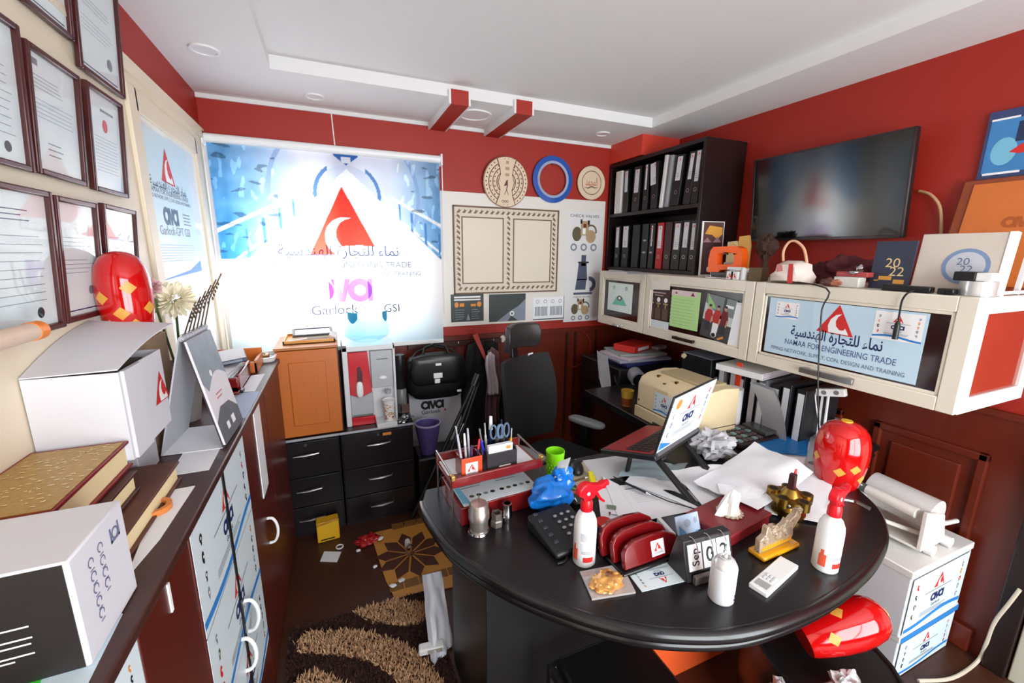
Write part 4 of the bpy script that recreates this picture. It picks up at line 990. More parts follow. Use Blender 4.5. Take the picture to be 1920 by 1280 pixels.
# ------------------------------------------------------------------ white wall cupboards on the right wall
XC, CZ0, CZ1 = 1.90, 1.125, 1.523
darkglass = mat('dark_brown_glass', (44, 18, 14), .12, var=.1, coat=.4)
bronze = mat('dark_bronze', (74, 56, 46), .35, .8)
def cupboard(y0, y1, label, f, side=False):
    t = thing('wall_cupboard', label, 'cupboard', WR((y0+y1)/2, (CZ0+CZ1)/2, XC), 'white wall cupboards'); w = y1-y0; h = CZ1-CZ0
    dep = XR-XC-.004
    if side:
        G(cream).box(-w/2, -h/2, -dep, w/2-.02, h/2, -.02).put('body', t, bevel=.002)
        sp = G(mat('white_lacquer', (222, 222, 218), .3, var=.01))
        for a in ((-h/2, -.02, h/2, -.075), (-h/2, -dep+.055, h/2, -dep), (-h/2, -.075, -h/2+.055, -dep+.055), (h/2-.055, -.075, h/2, -dep+.055)):
            sp.box(w/2-.02, a[0], min(a[1], a[3]), w/2, a[2], max(a[1], a[3]))
        sp.put('side_frame', t)
        G(mat('red_brown_glass', (150, 52, 34), .12, var=.2, scale=6, coat=.4)).box(w/2-.02, -h/2+.05, -dep+.05, w/2-.008, h/2-.05, -.07).put('side_pane', t)
    else:
        G(cream).box(-w/2+.001, -h/2, -dep, w/2-.001, h/2, -.02).put('body', t, bevel=.002)
    b = .052; d = G(cream)
    for a in ((-w/2+.002, -h/2, -w/2+b, h/2), (w/2-b, -h/2, w/2-.002, h/2), (-w/2+b, h/2-b, w/2-b, h/2), (-w/2+b, -h/2, w/2-b, -h/2+b)): d.box(a[0], a[1], -.02, a[2], a[3], 0)
    d = d.put('door', t, bevel=.003)
    g = G(cream); e = .012
    for a in ((-w/2+b, -h/2+b, -w/2+b+e, h/2-b), (w/2-b-e, -h/2+b, w/2-b, h/2-b), (-w/2+b, h/2-b-e, w/2-b, h/2-b), (-w/2+b, -h/2+b, w/2-b, -h/2+b+e)): g.box(a[0], a[1], -.018, a[2], a[3], -.004)
    g.put('bead', d, bevel=.003)
    G(darkglass).box(-w/2+b, -h/2+b, -.018, w/2-b, h/2-b, -.010).put('pane', d)
    f(t, d, w, h); return t
def cpx(px, py, yc): p = at(px, py, 'x', XC); return (yc-p.y, p.z-(CZ0+CZ1)/2)
def cq(pts, yc):
    P = [cpx(*p, yc) for p in pts]; return (P[0][0]+P[3][0])/2, (P[0][1]+P[1][1])/2, (P[1][0]+P[2][0])/2, (P[2][1]+P[3][1])/2    # from BL, BR, TR, TL
def cposter(name, label, yc, rect, m, fn, z=-.0095, cat='poster', rot=0):
    x0, y0, x1, y1 = rect; w, h = x1-x0, y1-y0
    o = thing(name, label, cat, WR(yc, (CZ0+CZ1)/2, XC) @ Matrix.Translation(((x0+x1)/2, (y0+y1)/2, z)) @ Matrix.Rotation(math.radians(rot), 4, 'Z'))
    G(m).box(-w/2, -h/2, 0, w/2, h/2, .0015).put('sheet', o); printed(o, lambda g: fn(g, w, h), .0021, 'print'); return o
# A: small one in the corner
ya = 2.485
def fa(t, d, w, h):
    G(chrome).tube([(-.05, -h/2+.018, 0), (-.03, -h/2+.014, .022), (.03, -h/2+.014, .022), (.05, -h/2+.018, 0)], .005, 8, sm=4).put('handle', d)
cupboard(2.222, 2.748, 'smallest white wall cupboard, in the corner beside the display board', fa)
def f(g, w, h):
    g.c(mat('mint_ink', (120, 200, 178), .6)).poly([(-w*.3, -h*.28), (w*.3, -h*.26), (w*.12, h*.02), (-w*.12, h*.02)]); g.c(oliveink).ell(0, -h*.02, w*.1, h*.09, dz=.0003); g.c(whiteink).ell(0, -h*.02, w*.05, h*.05, dz=.0006)
    g.c(greyink); g.ring(-w*.25, h*.33, w*.05, w*.035); g.ring(w*.25, h*.33, w*.05, w*.035); g.c(ink).text('A', -w*.25, h*.31, .018, dz=.0003); g.text('A', w*.25, h*.31, .018, dz=.0003)
r = cq([(1137, 580), (1182, 589), (1185, 534), (1140, 528)], ya)
cposter('gauge_poster', 'white sheet with green gauge picture on the smallest wall cupboard', ya, r, mat('pale_mint_paper', (222, 236, 232), .4), f)
# B: middle
yb_ = 1.828
def fb(t, d, w, h):
    hx, hz = cpx(1284, 636, yb_); G(bronze).box(hx-.075, hz-.008, 0, hx-.06, hz+.008, .022).box(hx+.06, hz-.008, 0, hx+.075, hz+.008, .022).box(hx-.08, hz-.009, .016, hx+.08, hz+.009, .026).put('handle', d, bevel=.002)
cupboard(1.436, 2.22, 'middle white wall cupboard with photograph of three men on its door', fb)
def f(g, w, h):
    g.c(mat('pink_grey_ink', (190, 160, 160), .6)); g.rect(-w*.3, h*.38, w*.3, h*.42); g.rect(-w*.2, h*.30, w*.2, h*.33)
    for i, k in enumerate((-.33, .0, .33)):
        g.c(mat('tan_ink', (176, 150, 112), .6)).rect(w*k-w*.1, h*.02, w*k+w*.1, h*.07); g.rect(w*k-w*.025, -h*.1, w*k+w*.025, h*.05)
        g.c(whiteink if i else mat('rose_ink', (150, 120, 120), .6)).ell(w*k, h*.17, w*.08, h*.08, dz=.0003)
        g.c(mat('umber_ink', (98, 74, 60), .6)).rect(w*k-w*.12, -h*.47, w*k+w*.12, -h*.12)
r = cq([(1211, 596), (1250, 602), (1256, 545), (1216, 541)], yb_)
cposter('valve_leaflet', 'dark brown leaflet with three valves on middle wall cupboard', yb_, r, mat('dark_brown_print', (58, 34, 30), .4, var=.2), f)
r2 = cq([(1211, 618), (1250, 618), (1252, 604), (1212, 598)], yb_)
cposter('blank_note', 'blank pale sheet under the brown leaflet on middle wall cupboard', yb_, (r2[0], r[1]-.075, r2[2], r[1]-.004), mat('bluish_paper', (214, 222, 226), .5), lambda g, w, h: g.c(greyink).rect(-w*.4, -h*.4, w*.4, -h*.37))
def f(g, w, h):
    g.c(mat('pale_rose_ink', (226, 206, 208), .6)).rect(-w*.5, h*.36, w*.4, h*.5); g.c(mat('dark_red_ink', (110, 30, 30), .6)).poly([(w*.18, h*.38), (w*.32, h*.38), (w*.25, h*.48)], .0003); g.poly([(-w*.35, h*.39), (-w*.27, h*.42), (-w*.35, h*.46)], .0003)
    g.c(mat('green_pale_line', (140, 196, 110), .6)); g.lines(-w*.42, -h*.45, w*.36, h*.3, 9, .12, .2); g.c(greyink)
    for i in range(9): g.rect(-w*.5, -h*.5+i*h*.1, -w*.47, -h*.47+i*h*.1, .0003)
r = cq([(1253, 610), (1305, 622), (1312, 549), (1258, 542)], yb_)
cposter('green_table_sheet', 'light green printed table sheet in the middle of middle wall cupboard', yb_, r, mat('light_green_sheet', (184, 226, 150), .5, var=.04), f)
def f(g, w, h):
    g.c(mat('photo_grey', (120, 132, 130), .4)).rect(-w/2, h*.05, w/2, h/2); g.c(mat('photo_pale', (200, 208, 204), .4)).poly([(-w/2, -.1*h), (-w/2, h*.3), (-.1*w, h*.12), (w*.5, h*.1), (w*.5, -h*.1)], .0002)
    g.c(mat('photo_dark', (66, 66, 66), .4)).rect(-w/2, -h*.5, w/2, -h*.1); g.rect(w*.12, h*.15, w*.2, h*.5, .0003); g.c(whiteink).rect(w*.2, h*.3, w*.45, h*.36, .0003); g.c(mat('photo_green', (150, 200, 120), .4)).poly([(-w*.45, h*.5), (-w*.2, h*.3), (-w*.1, h*.2), (-w*.4, h*.2)], .0003)
    red, dkred, skin, trou, hair = mat('shirt_red', (180, 44, 42), .5), mat('shirt_dark_red', (110, 26, 32), .5), mat('skin_print', (196, 150, 120), .5), mat('trouser_print', (50, 46, 56), .5), mat('hair_print', (36, 28, 26), .5)
    for x, top, sh, leg in ((-w*.30, .22, red, trou), (-w*.02, .24, red, whiteink), (w*.22, .27, dkred, trou)):
        g.c(leg).poly([(x-.09*w, -.33*h), (x+.1*w, -.33*h), (x+.11*w, -.05*h), (x-.1*w, -.05*h)], .0005)
        g.c(sh).poly([(x-.12*w, -.12*h), (x+.12*w, -.12*h), (x+.14*w, .05*h), (x+.08*w, (top-.06)*h), (x-.08*w, (top-.06)*h), (x-.14*w, .05*h)], .0007)
        g.c(skin).ell(x, top*h, .05*w, .055*h, 12, .0009); g.c(hair).poly([(x-.05*w, (top+.01)*h), (x+.05*w, (top+.01)*h), (x+.04*w, (top+.06)*h), (x-.04*w, (top+.06)*h)], .0011)
        g.c(skin).poly([(x+.1*w, .02*h), (x+.15*w, 0), (x+.12*w, -.15*h), (x+.08*w, -.14*h)], .0009)
    g.c(whiteink).ell(-.02*w, -.38*h, .1*w, .08*h, 12, .0009); g.c(ink).ell(-.02*w, -.40*h, .07*w, .05*h, 12, .0011); g.c(orangeink).poly([(w*.12, -h*.45), (w*.3, -h*.36), (w*.34, -h*.4), (w*.16, -h*.48)], .0009)
r = cq([(1310, 630), (1366, 643), (1380, 561), (1326, 552)], yb_)
G_ = cposter('group_photo', 'photograph of three people in red shirts on middle wall cupboard', yb_, r, whiteink, f, -.004, 'photograph', -7)
r = (r[2]-.012, r[1]-.01, r[2]+.05, r[3]-.02)
cposter('white_card', 'blank white card behind the photograph on middle wall cupboard', yb_, r, paperm, lambda g, w, h: g.c(greyink).rect(-w*.4, h*.46, w*.4, h*.465), -.008, 'card', -5)
r = cq([(1219, 541), (1255, 545), (1258, 528), (1223, 523)], yb_)
cposter('clear_tape', 'strip of pale adhesive tape above the brown leaflet', yb_, r, mat('pale_tape', (232, 226, 216), .15, coat=.5), lambda g, w, h: g.c(cream).rect(-w*.45, -h*.45, w*.45, -h*.42), .0008, 'tape', 3)
# C: large
yc_ = 1.0405
def fc(t, d, w, h):
    hx, hz = cpx(1552, 703, yc_); G(steel).box(hx-.10, hz-.012, 0, hx-.075, hz+.012, .02).box(hx+.075, hz-.012, 0, hx+.10, hz+.012, .02).box(hx-.105, hz-.012, .014, hx+.105, hz+.012, .026).put('handle', d, bevel=.002)
cupboard(.647, 1.434, 'largest white wall cupboard, nearest the camera, with blue company sign', fc, True)
rC = cq([(1432, 657), (1713, 723), (1743, 588), (1441, 557)], yc_)
def mini(g, cx, cy, w, h, sd):
    g.c(whiteink).rect(cx-w/2, cy-h/2, cx+w/2, cy+h/2); g.z += .0003; st = random.getstate(); flyer(g, w, h, cx, cy, sd); random.setstate(st); g.z -= .0003
def f(g, w, h):
    def q(px, py): x, y = cpx(px, py, yc_); return x-(rC[0]+rC[2])/2, y-(rC[1]+rC[3])/2
    mini(g, q(1474, 582)[0], q(1474, 582)[1], .105, .075, 4); mini(g, q(1681, 613)[0], q(1681, 613)[1], .15, .105, 6)
    ex = q(1566, 608)[0]; emblem(g, ex, h*.26, h*.46)
    g.c(navy).text(AR, ex-.005, -h*.12, .062, w*.60, off=.018)
    g.c(mat('slate_blue_ink', (70, 94, 140), .6)).text('NAMAA FOR ENGINEERING TRADE', ex+.01, -h*.29, .036, w*.72, off=.004)
    g.c(mat('slate_grey_ink', (96, 112, 140), .6)).text('PIPING NETWORK, SUPPLY, CON. DESIGN AND TRAINING', .0, -h*.43, .024, w*.88, off=.004)
cposter('company_sign', 'pale blue company sign with red triangle on the largest wall cupboard', yc_, rC, mat('sign_blue', (192, 218, 234), .3, var=.04, scale=4), f, -.0095, 'sign')

# ------------------------------------------------------------------ bookcase with ring binders on top of the cupboards
KX, KY0, KY1, KZ0, KZ1 = 2.066, 1.985, 2.925, 1.5245, 2.325
bk = mat('espresso_board', (28, 14, 14), .35, var=.2, scale=12, stretch=(1, 8, 1))
t = thing('bookcase', 'dark brown open bookcase full of ring binders above wall cupboards', 'bookcase', WR((KY0+KY1)/2, KZ0, KX)); w = KY1-KY0; h = KZ1-KZ0; d_ = XR-KX-.004
for nm, a in (('side_panel', (-w/2, 0, -d_, -w/2+.022, h, 0)), ('side_panel', (w/2-.022, 0, -d_, w/2, h, 0)), ('shelf', (-w/2+.022, 0, -d_, w/2-.022, .024, 0)), ('shelf', (-w/2+.022, .405, -d_, w/2-.022, .43, 0)), ('top_panel', (-w/2+.022, h-.024, -d_, w/2-.022, h, 0)), ('back_panel', (-w/2+.022, .024, -d_, w/2-.022, h-.024, -d_+.008))):
    G(bk).box(*a).put(nm, t, bevel=.002)
SH = (KZ0+.025, KZ0+.431)
bindblk = mat('black_binder', (22, 22, 24), .4, var=.15); labm = mat('white_label', (214, 214, 218), .5)
def binder(px, py, shelf, wd, lean, label, m=bindblk, lab=(.55, .92, .72), ring=True, dx=0., h_=.31, ovals=0, tilt_lab=0, group=None):
    y = at(px, py, 'x', KX+.02)[1]; z = SH[shelf]; a = math.radians(lean)
    M = WR(y, z+abs(math.sin(a))*wd/2+.0005, KX+.016+dx) @ Matrix.Rotation(-a, 4, 'Z')
    t = thing('ring_binder', label, 'binder', M, 'ring binders in the bookcase')
    G(m).box(-wd/2, 0, -.27, wd/2, h_, 0).put('cover', t, bevel=.002)
    if lab:
        G(labm).box(-wd/2*lab[2], h_*lab[0], 0, wd/2*lab[2], h_*lab[1], .0012).put('spine_label', t, Matrix.Rotation(math.radians(tilt_lab), 4, 'Z') if tilt_lab else None)
        def f(g):
            emblem(g, 0, h_*(lab[1]-.05), .018); g.c(greyink).lines(-wd*.2, h_*(lab[0]+.05), wd*.22, h_*(lab[0]+.16), 3, .2)
        printed(t, f, .0018, 'print')
    if ring: G(steel).ring(0, 0, .0125, .0085).put('finger_ring', t, Matrix.Translation((0, h_*.27, .0012)))
    for i in range(ovals): G(steel).blob((0, 0, 0), (wd*.3, .008, .002), 0, 0).put('rivet', t, Matrix.Translation((0, h_*(.36+.27*i), .0005)))
    return t
whb = mat('white_binder', (222, 220, 218), .4)
binder(1161, 370, 1, .072, 0, 'white binder at the left end of the upper bookcase shelf', whb, None, False, -.01)
binder(1174, 370, 1, .05, -1, 'black binder right beside the white one on the upper shelf', lab=(.48, .96, .62), ring=False)
binder(1192, 370, 1, .075, 1.5, 'black binder third from left on the upper shelf', lab=(.42, .93, .6))
binder(1210, 370, 1, .05, 0, 'black binder fourth from left on the upper shelf, thin label', lab=(.45, .98, .35))
binder(1227, 370, 1, .062, -2, 'black binder fifth from left on the upper shelf, crooked wide label', lab=(.52, .98, .82), tilt_lab=4)
binder(1243, 360, 1, .024, 4, 'thin white folder standing left of the gap on upper shelf', whb, None, False, -.012, .33)
binder(1252, 360, 1, .02, 4, 'thin grey folder leaning beside the thin white one on upper shelf', mat('grey_folder', (150, 152, 156), .5), None, False, -.008, .322)
binder(1267, 350, 1, .068, 5, 'black leaning binder third from right on the upper shelf', lab=(.5, .96, .6))
binder(1289, 350, 1, .055, 5, 'black leaning binder second from right on the upper shelf', lab=(.48, .96, .5))
binder(1304, 350, 1, .055, 2, 'black binder at the right end of the upper shelf', lab=(.42, .98, .55))
binder(1157, 470, 0, .055, 0, 'black binder at the left end of the lower shelf', lab=(.48, .97, .6))
binder(1172, 470, 0, .07, 0, 'black binder second from left on the lower shelf, bent label', lab=(.48, .98, .82))
binder(1191, 470, 0, .075, 0, 'plain black binder without label on the lower shelf', lab=None, ring=False)
binder(1208, 470, 0, .062, 0, 'unlabelled black binder with two metal rivets, left one', lab=None, ring=False, ovals=2)
binder(1221, 470, 0, .05, 0, 'black binder with grey strip and rivets beside the red one', lab=(.5, .95, .2), ring=False, ovals=2)
binder(1236, 470, 0, .058, 0, 'only red binder, in the middle of the lower shelf', mat('red_binder', (170, 20, 30), .35), lab=(.45, .93, .6), ring=True)
binder(1251, 470, 0, .06, 0, 'dark brown binder right of the red binder', mat('brown_binder', (50, 26, 28), .4), None)
binder(1268, 460, 0, .07, 1, 'black labelled binder third from right on the lower shelf', lab=(.42, .95, .62))
binder(1284, 460, 0, .06, 1, 'black labelled binder second from right on the lower shelf', lab=(.46, .96, .62))
binder(1299, 460, 0, .052, 0, 'black labelled binder at the right end of the lower shelf', lab=(.42, .93, .5))

# ------------------------------------------------------------------ television, blue poster
tM = WR(1.462, 1.957, 2.312) @ Matrix.Rotation(math.radians(6), 4, 'X')
t = thing('television', 'flat black television tilted forward on the red wall', 'television', tM)
w, h = .745, .455
G(mat('tv_housing', (24, 23, 25), .3)).box(-w/2, -h/2, -.035, w/2, h/2, -.002).put('housing', t, bevel=.004)
for a in ((-w/2, -h/2, -w/2+.009, h/2), (w/2-.009, -h/2, w/2, h/2), (-w/2, h/2-.009, w/2, h/2), (-w/2, -h/2, w/2, -h/2+.014)): G(mat('tv_bezel', (62, 54, 54), .25, .6)).box(a[0], a[1], -.002, a[2], a[3], .003).put('bezel', t, bevel=.001)
G(mat('tv_screen', (10, 12, 12), .11, var=.05, spec=.8)).box(-w/2+.009, -h/2+.014, -.004, w/2-.009, h/2-.009, 0).put('screen', t)
G(black).box(-.12, -.1, -.085, .12, .1, -.035).put('wall_mount', t)
o = G(mat('beige_cable', (190, 150, 110), .5)).tube([(2.39, 1.085, 1.93), (2.38, 1.04, 1.91), (2.375, 1.0, 1.86), (2.385, .985, 1.78), (2.39, .98, 1.70), (2.385, .99, 1.60), (2.36, .99, 1.53)], .006, 8, sm=4).put('cable', None)
tag(o, 'beige cable hanging from the right side of the television', 'cable')
t = thing('blue_poster', 'blue framed underwater style poster on red wall, cut by right photo edge', 'poster', WR(.735, 2.075, XR-.002))
G(mat('poster_frame_blue', (52, 66, 110), .4, var=.3)).box(-.175, -.13, 0, .175, .12, .012).put('backing', t)
def f(g):
    g.c(mat('poster_blue', (62, 128, 186), .4, var=.25, scale=14)).rect(-.165, -.105, .165, .085)
    g.c(mat('poster_cyan', (120, 186, 214), .4)).ell(-.115, -.03, .035, .05, dz=.0003); g.c(mat('poster_dark', (34, 48, 80), .4)).rect(-.09, .0, -.06, .07, .0004); g.rect(-.05, .01, -.035, .08, .0004)
    g.c(redink).poly([(-.10, -.035), (-.07, -.01), (-.05, -.02), (-.02, .0), (-.03, -.03), (-.07, -.045)], .0006); g.c(mat('poster_dark')).rect(-.09, -.07, -.04, -.045, .0006) if 0 else None
    g.c(whiteink).rect(-.165, .085, -.09, .092, .0005); g.rect(-.16, -.112, -.06, -.104, .0005)
printed(t, f, .0126, 'print')

# ------------------------------------------------------------------ things on top of the cupboards
def top(px, py, dz=0): return at(px, py, 'z', CZ1+dz)
TZ = CZ1+.0008
o = slab('loose_paper', 'loose white paper on cupboard top under the left end of bookcase', 'paper', [(1135, 512), (1175, 510), (1160, 505), (1143, 505)], TZ, .001, paperm)
o = slab('loose_paper', 'loose grey paper on cupboard top in front of bookcase, right of the white one', 'paper', [(1175, 514), (1215, 515), (1200, 507), (1180, 508)], TZ, .001, paperg)
# trade leaflet standing against the bookcase
t = thing('photo_card', 'card with a yellow and brown picture standing against bookcase end', 'card', axes((2.10, 1.967, TZ), (.985, -.17, 0), (0, .03, 1), (-.17, -.985, .03)))
G(whiteink).box(-.012, 0, -.004, .145, .325, 0).put('card', t)
def f(g):
    g.c(mat('maroon_print', (70, 40, 44), .5, var=.3)).rect(0, .005, .14, .20); g.c(mat('brown_print', (90, 56, 50), .5)).rect(0, .2, .14, .32); g.c(gold).poly([(.01, .25), (.04, .30), (.13, .29), (.135, .25), (.10, .22), (.06, .245)], .0003); g.c(mat('rose_print', (160, 120, 126), .5)).poly([(.0, .2), (.03, .23), (.06, .20)], .0004); g.poly([(.07, .2), (.10, .235), (.13, .2)], .0004)
printed(t, f, .0006, 'print')
# jigsaw
jp = top(1370, 522); orange = mat('tool_orange', (240, 96, 18), .4, var=.03)
t = thing('jigsaw', 'orange handheld jigsaw standing on the cupboard top before the bookcase', 'power tool', axes((1.985, jp.y+.01, TZ), (.15, -.989, 0), (0, 0, 1), (-.989, -.15, 0)))
JO = [(-.088, .03), (-.092, .10), (-.085, .15), (-.07, .168), (.06, .172), (.085, .16), (.098, .13), (.10, .055), (.06, .046), (.045, .05), (-.015, .046), (-.03, .03)]
JI = [(-.042, .075), (-.045, .12), (-.038, .135), (.045, .135), (.055, .12), (.055, .085), (.045, .075)]
g = G(orange); n1 = len(JO); n2 = len(JI)
import itertools
def ringfaces(A, B, za, zb):
    import mathutils.geometry as mg
    tri = mg.tessellate_polygon([[Vector((x, y, 0)) for x, y in A], [Vector((x, y, 0)) for x, y in B]])
    P = [(x, y) for x, y in A+B]; N = len(P)
    vs = [(x, y, za) for x, y in P]+[(x, y, zb) for x, y in P]; fs = [tuple(f) for f in tri]+[tuple(i+N for i in f[::-1]) for f in tri]
    for lst, o_ in ((range(len(A)), 0), (range(len(B)), len(A))):
        m = len(lst)
        for i in range(m): a, b = o_+i, o_+(i+1) % m; fs.append((a, b, b+N, a+N))
    return vs, fs
g.add(*ringfaces(JO, JI, -.028, .028)); g.put('body', t, bevel=.006)
G(mat('dark_grey_tool', (70, 70, 72), .4)).box(-.07, .012, -.032, .06, .034, .032).put('motor_base', t, bevel=.004)
G(steel).box(-.095, 0, -.036, .085, .006, .036).put('shoe_plate', t, bevel=.001)
G(mat('light_grey_plastic', (196, 192, 186), .4)).box(-.105, .03, -.024, -.05, .062, .024).put('nose', t, bevel=.008)
G(steel).box(-.09, .005, -.001, -.083, .032, .001).put('blade', t); G(black).box(-.02, .128, -.008, .0, .14, .008).put('switch', t)
o = None
for i, (px, lb) in enumerate(((1362, 'small white emblem box in front of the jigsaw, left one'), (1398, 'small white emblem box in front of the jigsaw, right one'))):
    p = top(px, 524); o = thing('small_box', lb, 'box', WR(p.y, TZ, 1.925)); G(white).box(-.02, 0, -.03, .02, .042, 0).put('box', o, bevel=.001); printed(o, lambda g: emblem(g, 0, .02, .026), .0008, 'print')
t = thing('valve_part', 'white tubular valve part lying between the two small emblem boxes', 'valve', WR(top(1385, 524).y, TZ, 1.95))
G(white).cyl((-.05, .055, 0), (.045, .055, 0), .010).put('pipe', t); G(mat('grey_valve', (150, 152, 154), .4)).cyl((-.02, 0, 0), (-.02, .05, 0), .022, n=20).put('body', t); G(white).cyl((.05, 0, 0), (.05, .06, 0), .018, n=16).put('cap', t); G(white).blob((.075, .05, 0), (.012, .012, .012)).put('knob', t)
t = thing('folded_card', 'white folded card standing behind small emblem boxes', 'card', WR(top(1420, 520).y+.01, TZ, 2.02))
G(white).add([(-.02, 0, 0), (.05, .0, -.03), (.055, .09, -.03), (-.01, .085, 0), (-.02, 0, -.003), (.05, 0, -.033), (.055, .09, -.033), (-.01, .085, -.003)], [(0, 1, 2, 3), (7, 6, 5, 4), (0, 4, 5, 1), (1, 5, 6, 2), (2, 6, 7, 3), (3, 7, 4, 0)]).put('card', t, smooth=False)
p = top(1440, 526); o = G(mat('dusty_brown_box', (98, 78, 54), .7, var=.2)).box(-.042, -.03, 0, .042, .03, .065).put('brown_box', None, FLR(1.975, p.y+.0, TZ, 12), bevel=.003); tag(o, 'small dusty brown box on cupboard top beside the mask', 'box')
for i, (dx, m, lb) in enumerate(((0, mat('beige_card', (200, 178, 130), .6), 'beige upright card with gold border behind the jigsaw, left one'), (.055, mat('gold_card', (206, 158, 84), .5), 'gold upright card with cut corner behind the jigsaw, right one'))):
    o = thing('upright_card', lb, 'card', axes((2.16+dx*.4, 1.80-dx, TZ), (.3, -.954, 0), (0, 0, 1), (-.954, -.3, 0))); G(m).prism([(-.032, 0), (.032, 0), (.032, .16+.02*i), (.02, .205+.03*i), (-.032, .20+.03*i)], -.01, .01).put('card', o)
    printed(o, lambda g: (g.c(gold), g.ring(0, .17, .025, .02, n=4), g.c(m).ell(0, .16, .01, .015)), .0106, 'print')
t = thing('dried_flower', 'dark brown dried flower head behind the gold cards by the television', 'ornament', FLR(2.25, 1.66, TZ))
G(mat('dried_brown', (74, 50, 38), .8, var=.3)).cyl((0, 0, 0), (0, 0, .13), .02, .014).put('stand', t); G(mat('dried_brown', (74, 50, 38))).blob((0, 0, .17), (.05, .05, .06), 3, .5, 4).put('flower_head', t)
# face mask
p = top(1512, 530)
t = thing('face_mask', 'white cup-shaped dust mask with red stripe and looped strap on cupboard', 'mask', axes((1.965, p.y, TZ), (.05, -.998, 0), (0, 0, 1), (-.998, -.05, 0)) @ Matrix.Diagonal((1.25, 1.12, 1, 1)))
g = G(mat('mask_white', (228, 214, 204), .7)); mo = [(-.075, 0), (-.08, .03), (-.058, .05), (-.056, .075), (-.02, .092), (.03, .092), (.065, .078), (.068, .055), (.085, .03), (.075, 0)]
n = len(mo); g.add([(x, y, 0) for x, y in mo]+[(x*.55+.0, y*.7+.012, .055) for x, y in mo]+[(x, y, -.01) for x, y in mo], [tuple(range(n, 2*n))]+[(i, (i+1) % n, n+(i+1) % n, n+i) for i in range(n)]+[(i+2*n, (i+1) % n+2*n, (i+1) % n, i) for i in range(n)]+[tuple(range(3*n-1, 2*n-1, -1))])
g.put('shell', t, ang=60)
G(mat('mask_red', (206, 60, 56), .6)).add([(.016, .003, .0552), (.036, .003, .0552), (.03, .08, .0562), (.014, .08, .0562)], [(0, 1, 2, 3)]).put('stripe', t); G(mat('mask_rose', (206, 130, 124), .6)).add([(-.028, .045, .0556), (-.004, .05, .0556), (-.01, .075, .0562), (-.03, .074, .0562)], [(0, 1, 2, 3)]).put('vent', t)
G(mat('strap_peach', (228, 176, 140), .6)).tube([(-.035, .088, 0), (-.042, .13, -.005), (-.03, .165, -.01), (-.005, .17, -.01), (.03, .14, -.005), (.05, .085, 0)], .005, 8, sm=5).put('strap', t)
t = thing('plum_cloth', 'dark plum crumpled cloth behind the face mask', 'cloth', FLR(2.14, 1.19, TZ)); 
G(mat('plum_cloth', (84, 26, 34), .8, var=.2)).blob((0, 0, .045), (.07, .14, .06), 11, .4, 2.5, 26, 14).put('cloth', t); t.location.z = TZ+.012
for i, (px, m, s, lb) in enumerate(((1592, mat('murky_brown', (96, 60, 50), .5), .022, 'small brown lump beside the plum cloth'), (1612, mat('murky_red', (120, 62, 56), .5), .018, 'small reddish lump left of the gift box'), (1635, mat('rosy_brown', (176, 110, 90), .5), .02, 'rosy stone-like piece next to the gift box'))):
    p = top(px, 535); o = G(m).blob((0, 0, s*.7), (s, s*1.3, s*.75), i, .3, 2).put('pebble', None, FLR(1.95, p.y, TZ+.002)); tag(o, lb, 'stone')
p = top(1600, 520); o = G(chrome).blob((0, 0, .02), (.016, .016, .016)).put('chrome_ball', None, FLR(2.06, 1.085, TZ+.055)); tag(o, 'small shiny ball on the plum cloth', 'ball'); 
t = thing('gift_box', 'small white gift box with red lid and silver top before navy card', 'box', WR(top(1680, 535).y, TZ, 1.945))
G(mat('crinkled_white', (214, 214, 206), .4, var=.08, scale=50, bump=.5)).box(-.045, 0, -.05, .05, .042, 0).put('box', t, bevel=.004); G(mat('rose_red', (176, 70, 72), .4)).box(-.055, .042, -.075, .06, .062, -.03).put('lid', t, bevel=.002); G(chrome).blob((.01, .06, -.03), (.02, .008, .015)).put('clasp', t)
# navy card with 2022
p = top(1690, 500)
t = thing('anniversary_card', 'navy standing card with gold 2022 numerals', 'card', axes((2.02, .94, TZ), (.0, -1, 0), (.06, 0, .998), (-.998, 0, .06)))
G(mat('navy_card', (50, 56, 76), .5, var=.08)).box(-.085, 0, -.008, .045, .185, 0).put('card', t)
def f(g):
    g.c(mat('pale_gold', (232, 206, 150), .35, .3)).text('20', -.018, .085, .05); g.text('22', -.0, .052, .05); g.c(gold).rect(-.055, .035, -.012, .05); g.rect(-.005, .022, .03, .038); g.rect(-.07, .03, -.055, .034)
printed(t, f, .0008, 'lettering')
# large 2022 box
t = thing('seal_box', 'flat white box with round blue 2022 seal leaning before orange plaque', 'box', axes((2.03, .775, TZ), (.05, -.998, 0), (.12, .006, .993), (-.99, -.05, .12)))
G(mat('sand_white_card', (206, 194, 182), .5, var=.06, scale=9)).box(-.115, 0, -.03, .115, .21, 0).put('box', t, bevel=.002); G(whiteink).box(.105, 0, -.031, .122, .212, .002).put('side_highlight', t)  # white band paints the highlight along the side of the box
def f(g):
    g.c(mat('seal_blue', (120, 142, 176), .5, var=.2)).ring(.02, .095, .062, .05); g.c(mat('seal_grey', (190, 192, 200), .5)).ell(.02, .095, .05, n=24); g.c(mat('seal_ink', (96, 116, 140), .5)).text('20', .012, .10, .035, dz=.0004); g.text('22', .024, .074, .035, dz=.0004)
printed(t, f, .0008, 'print')
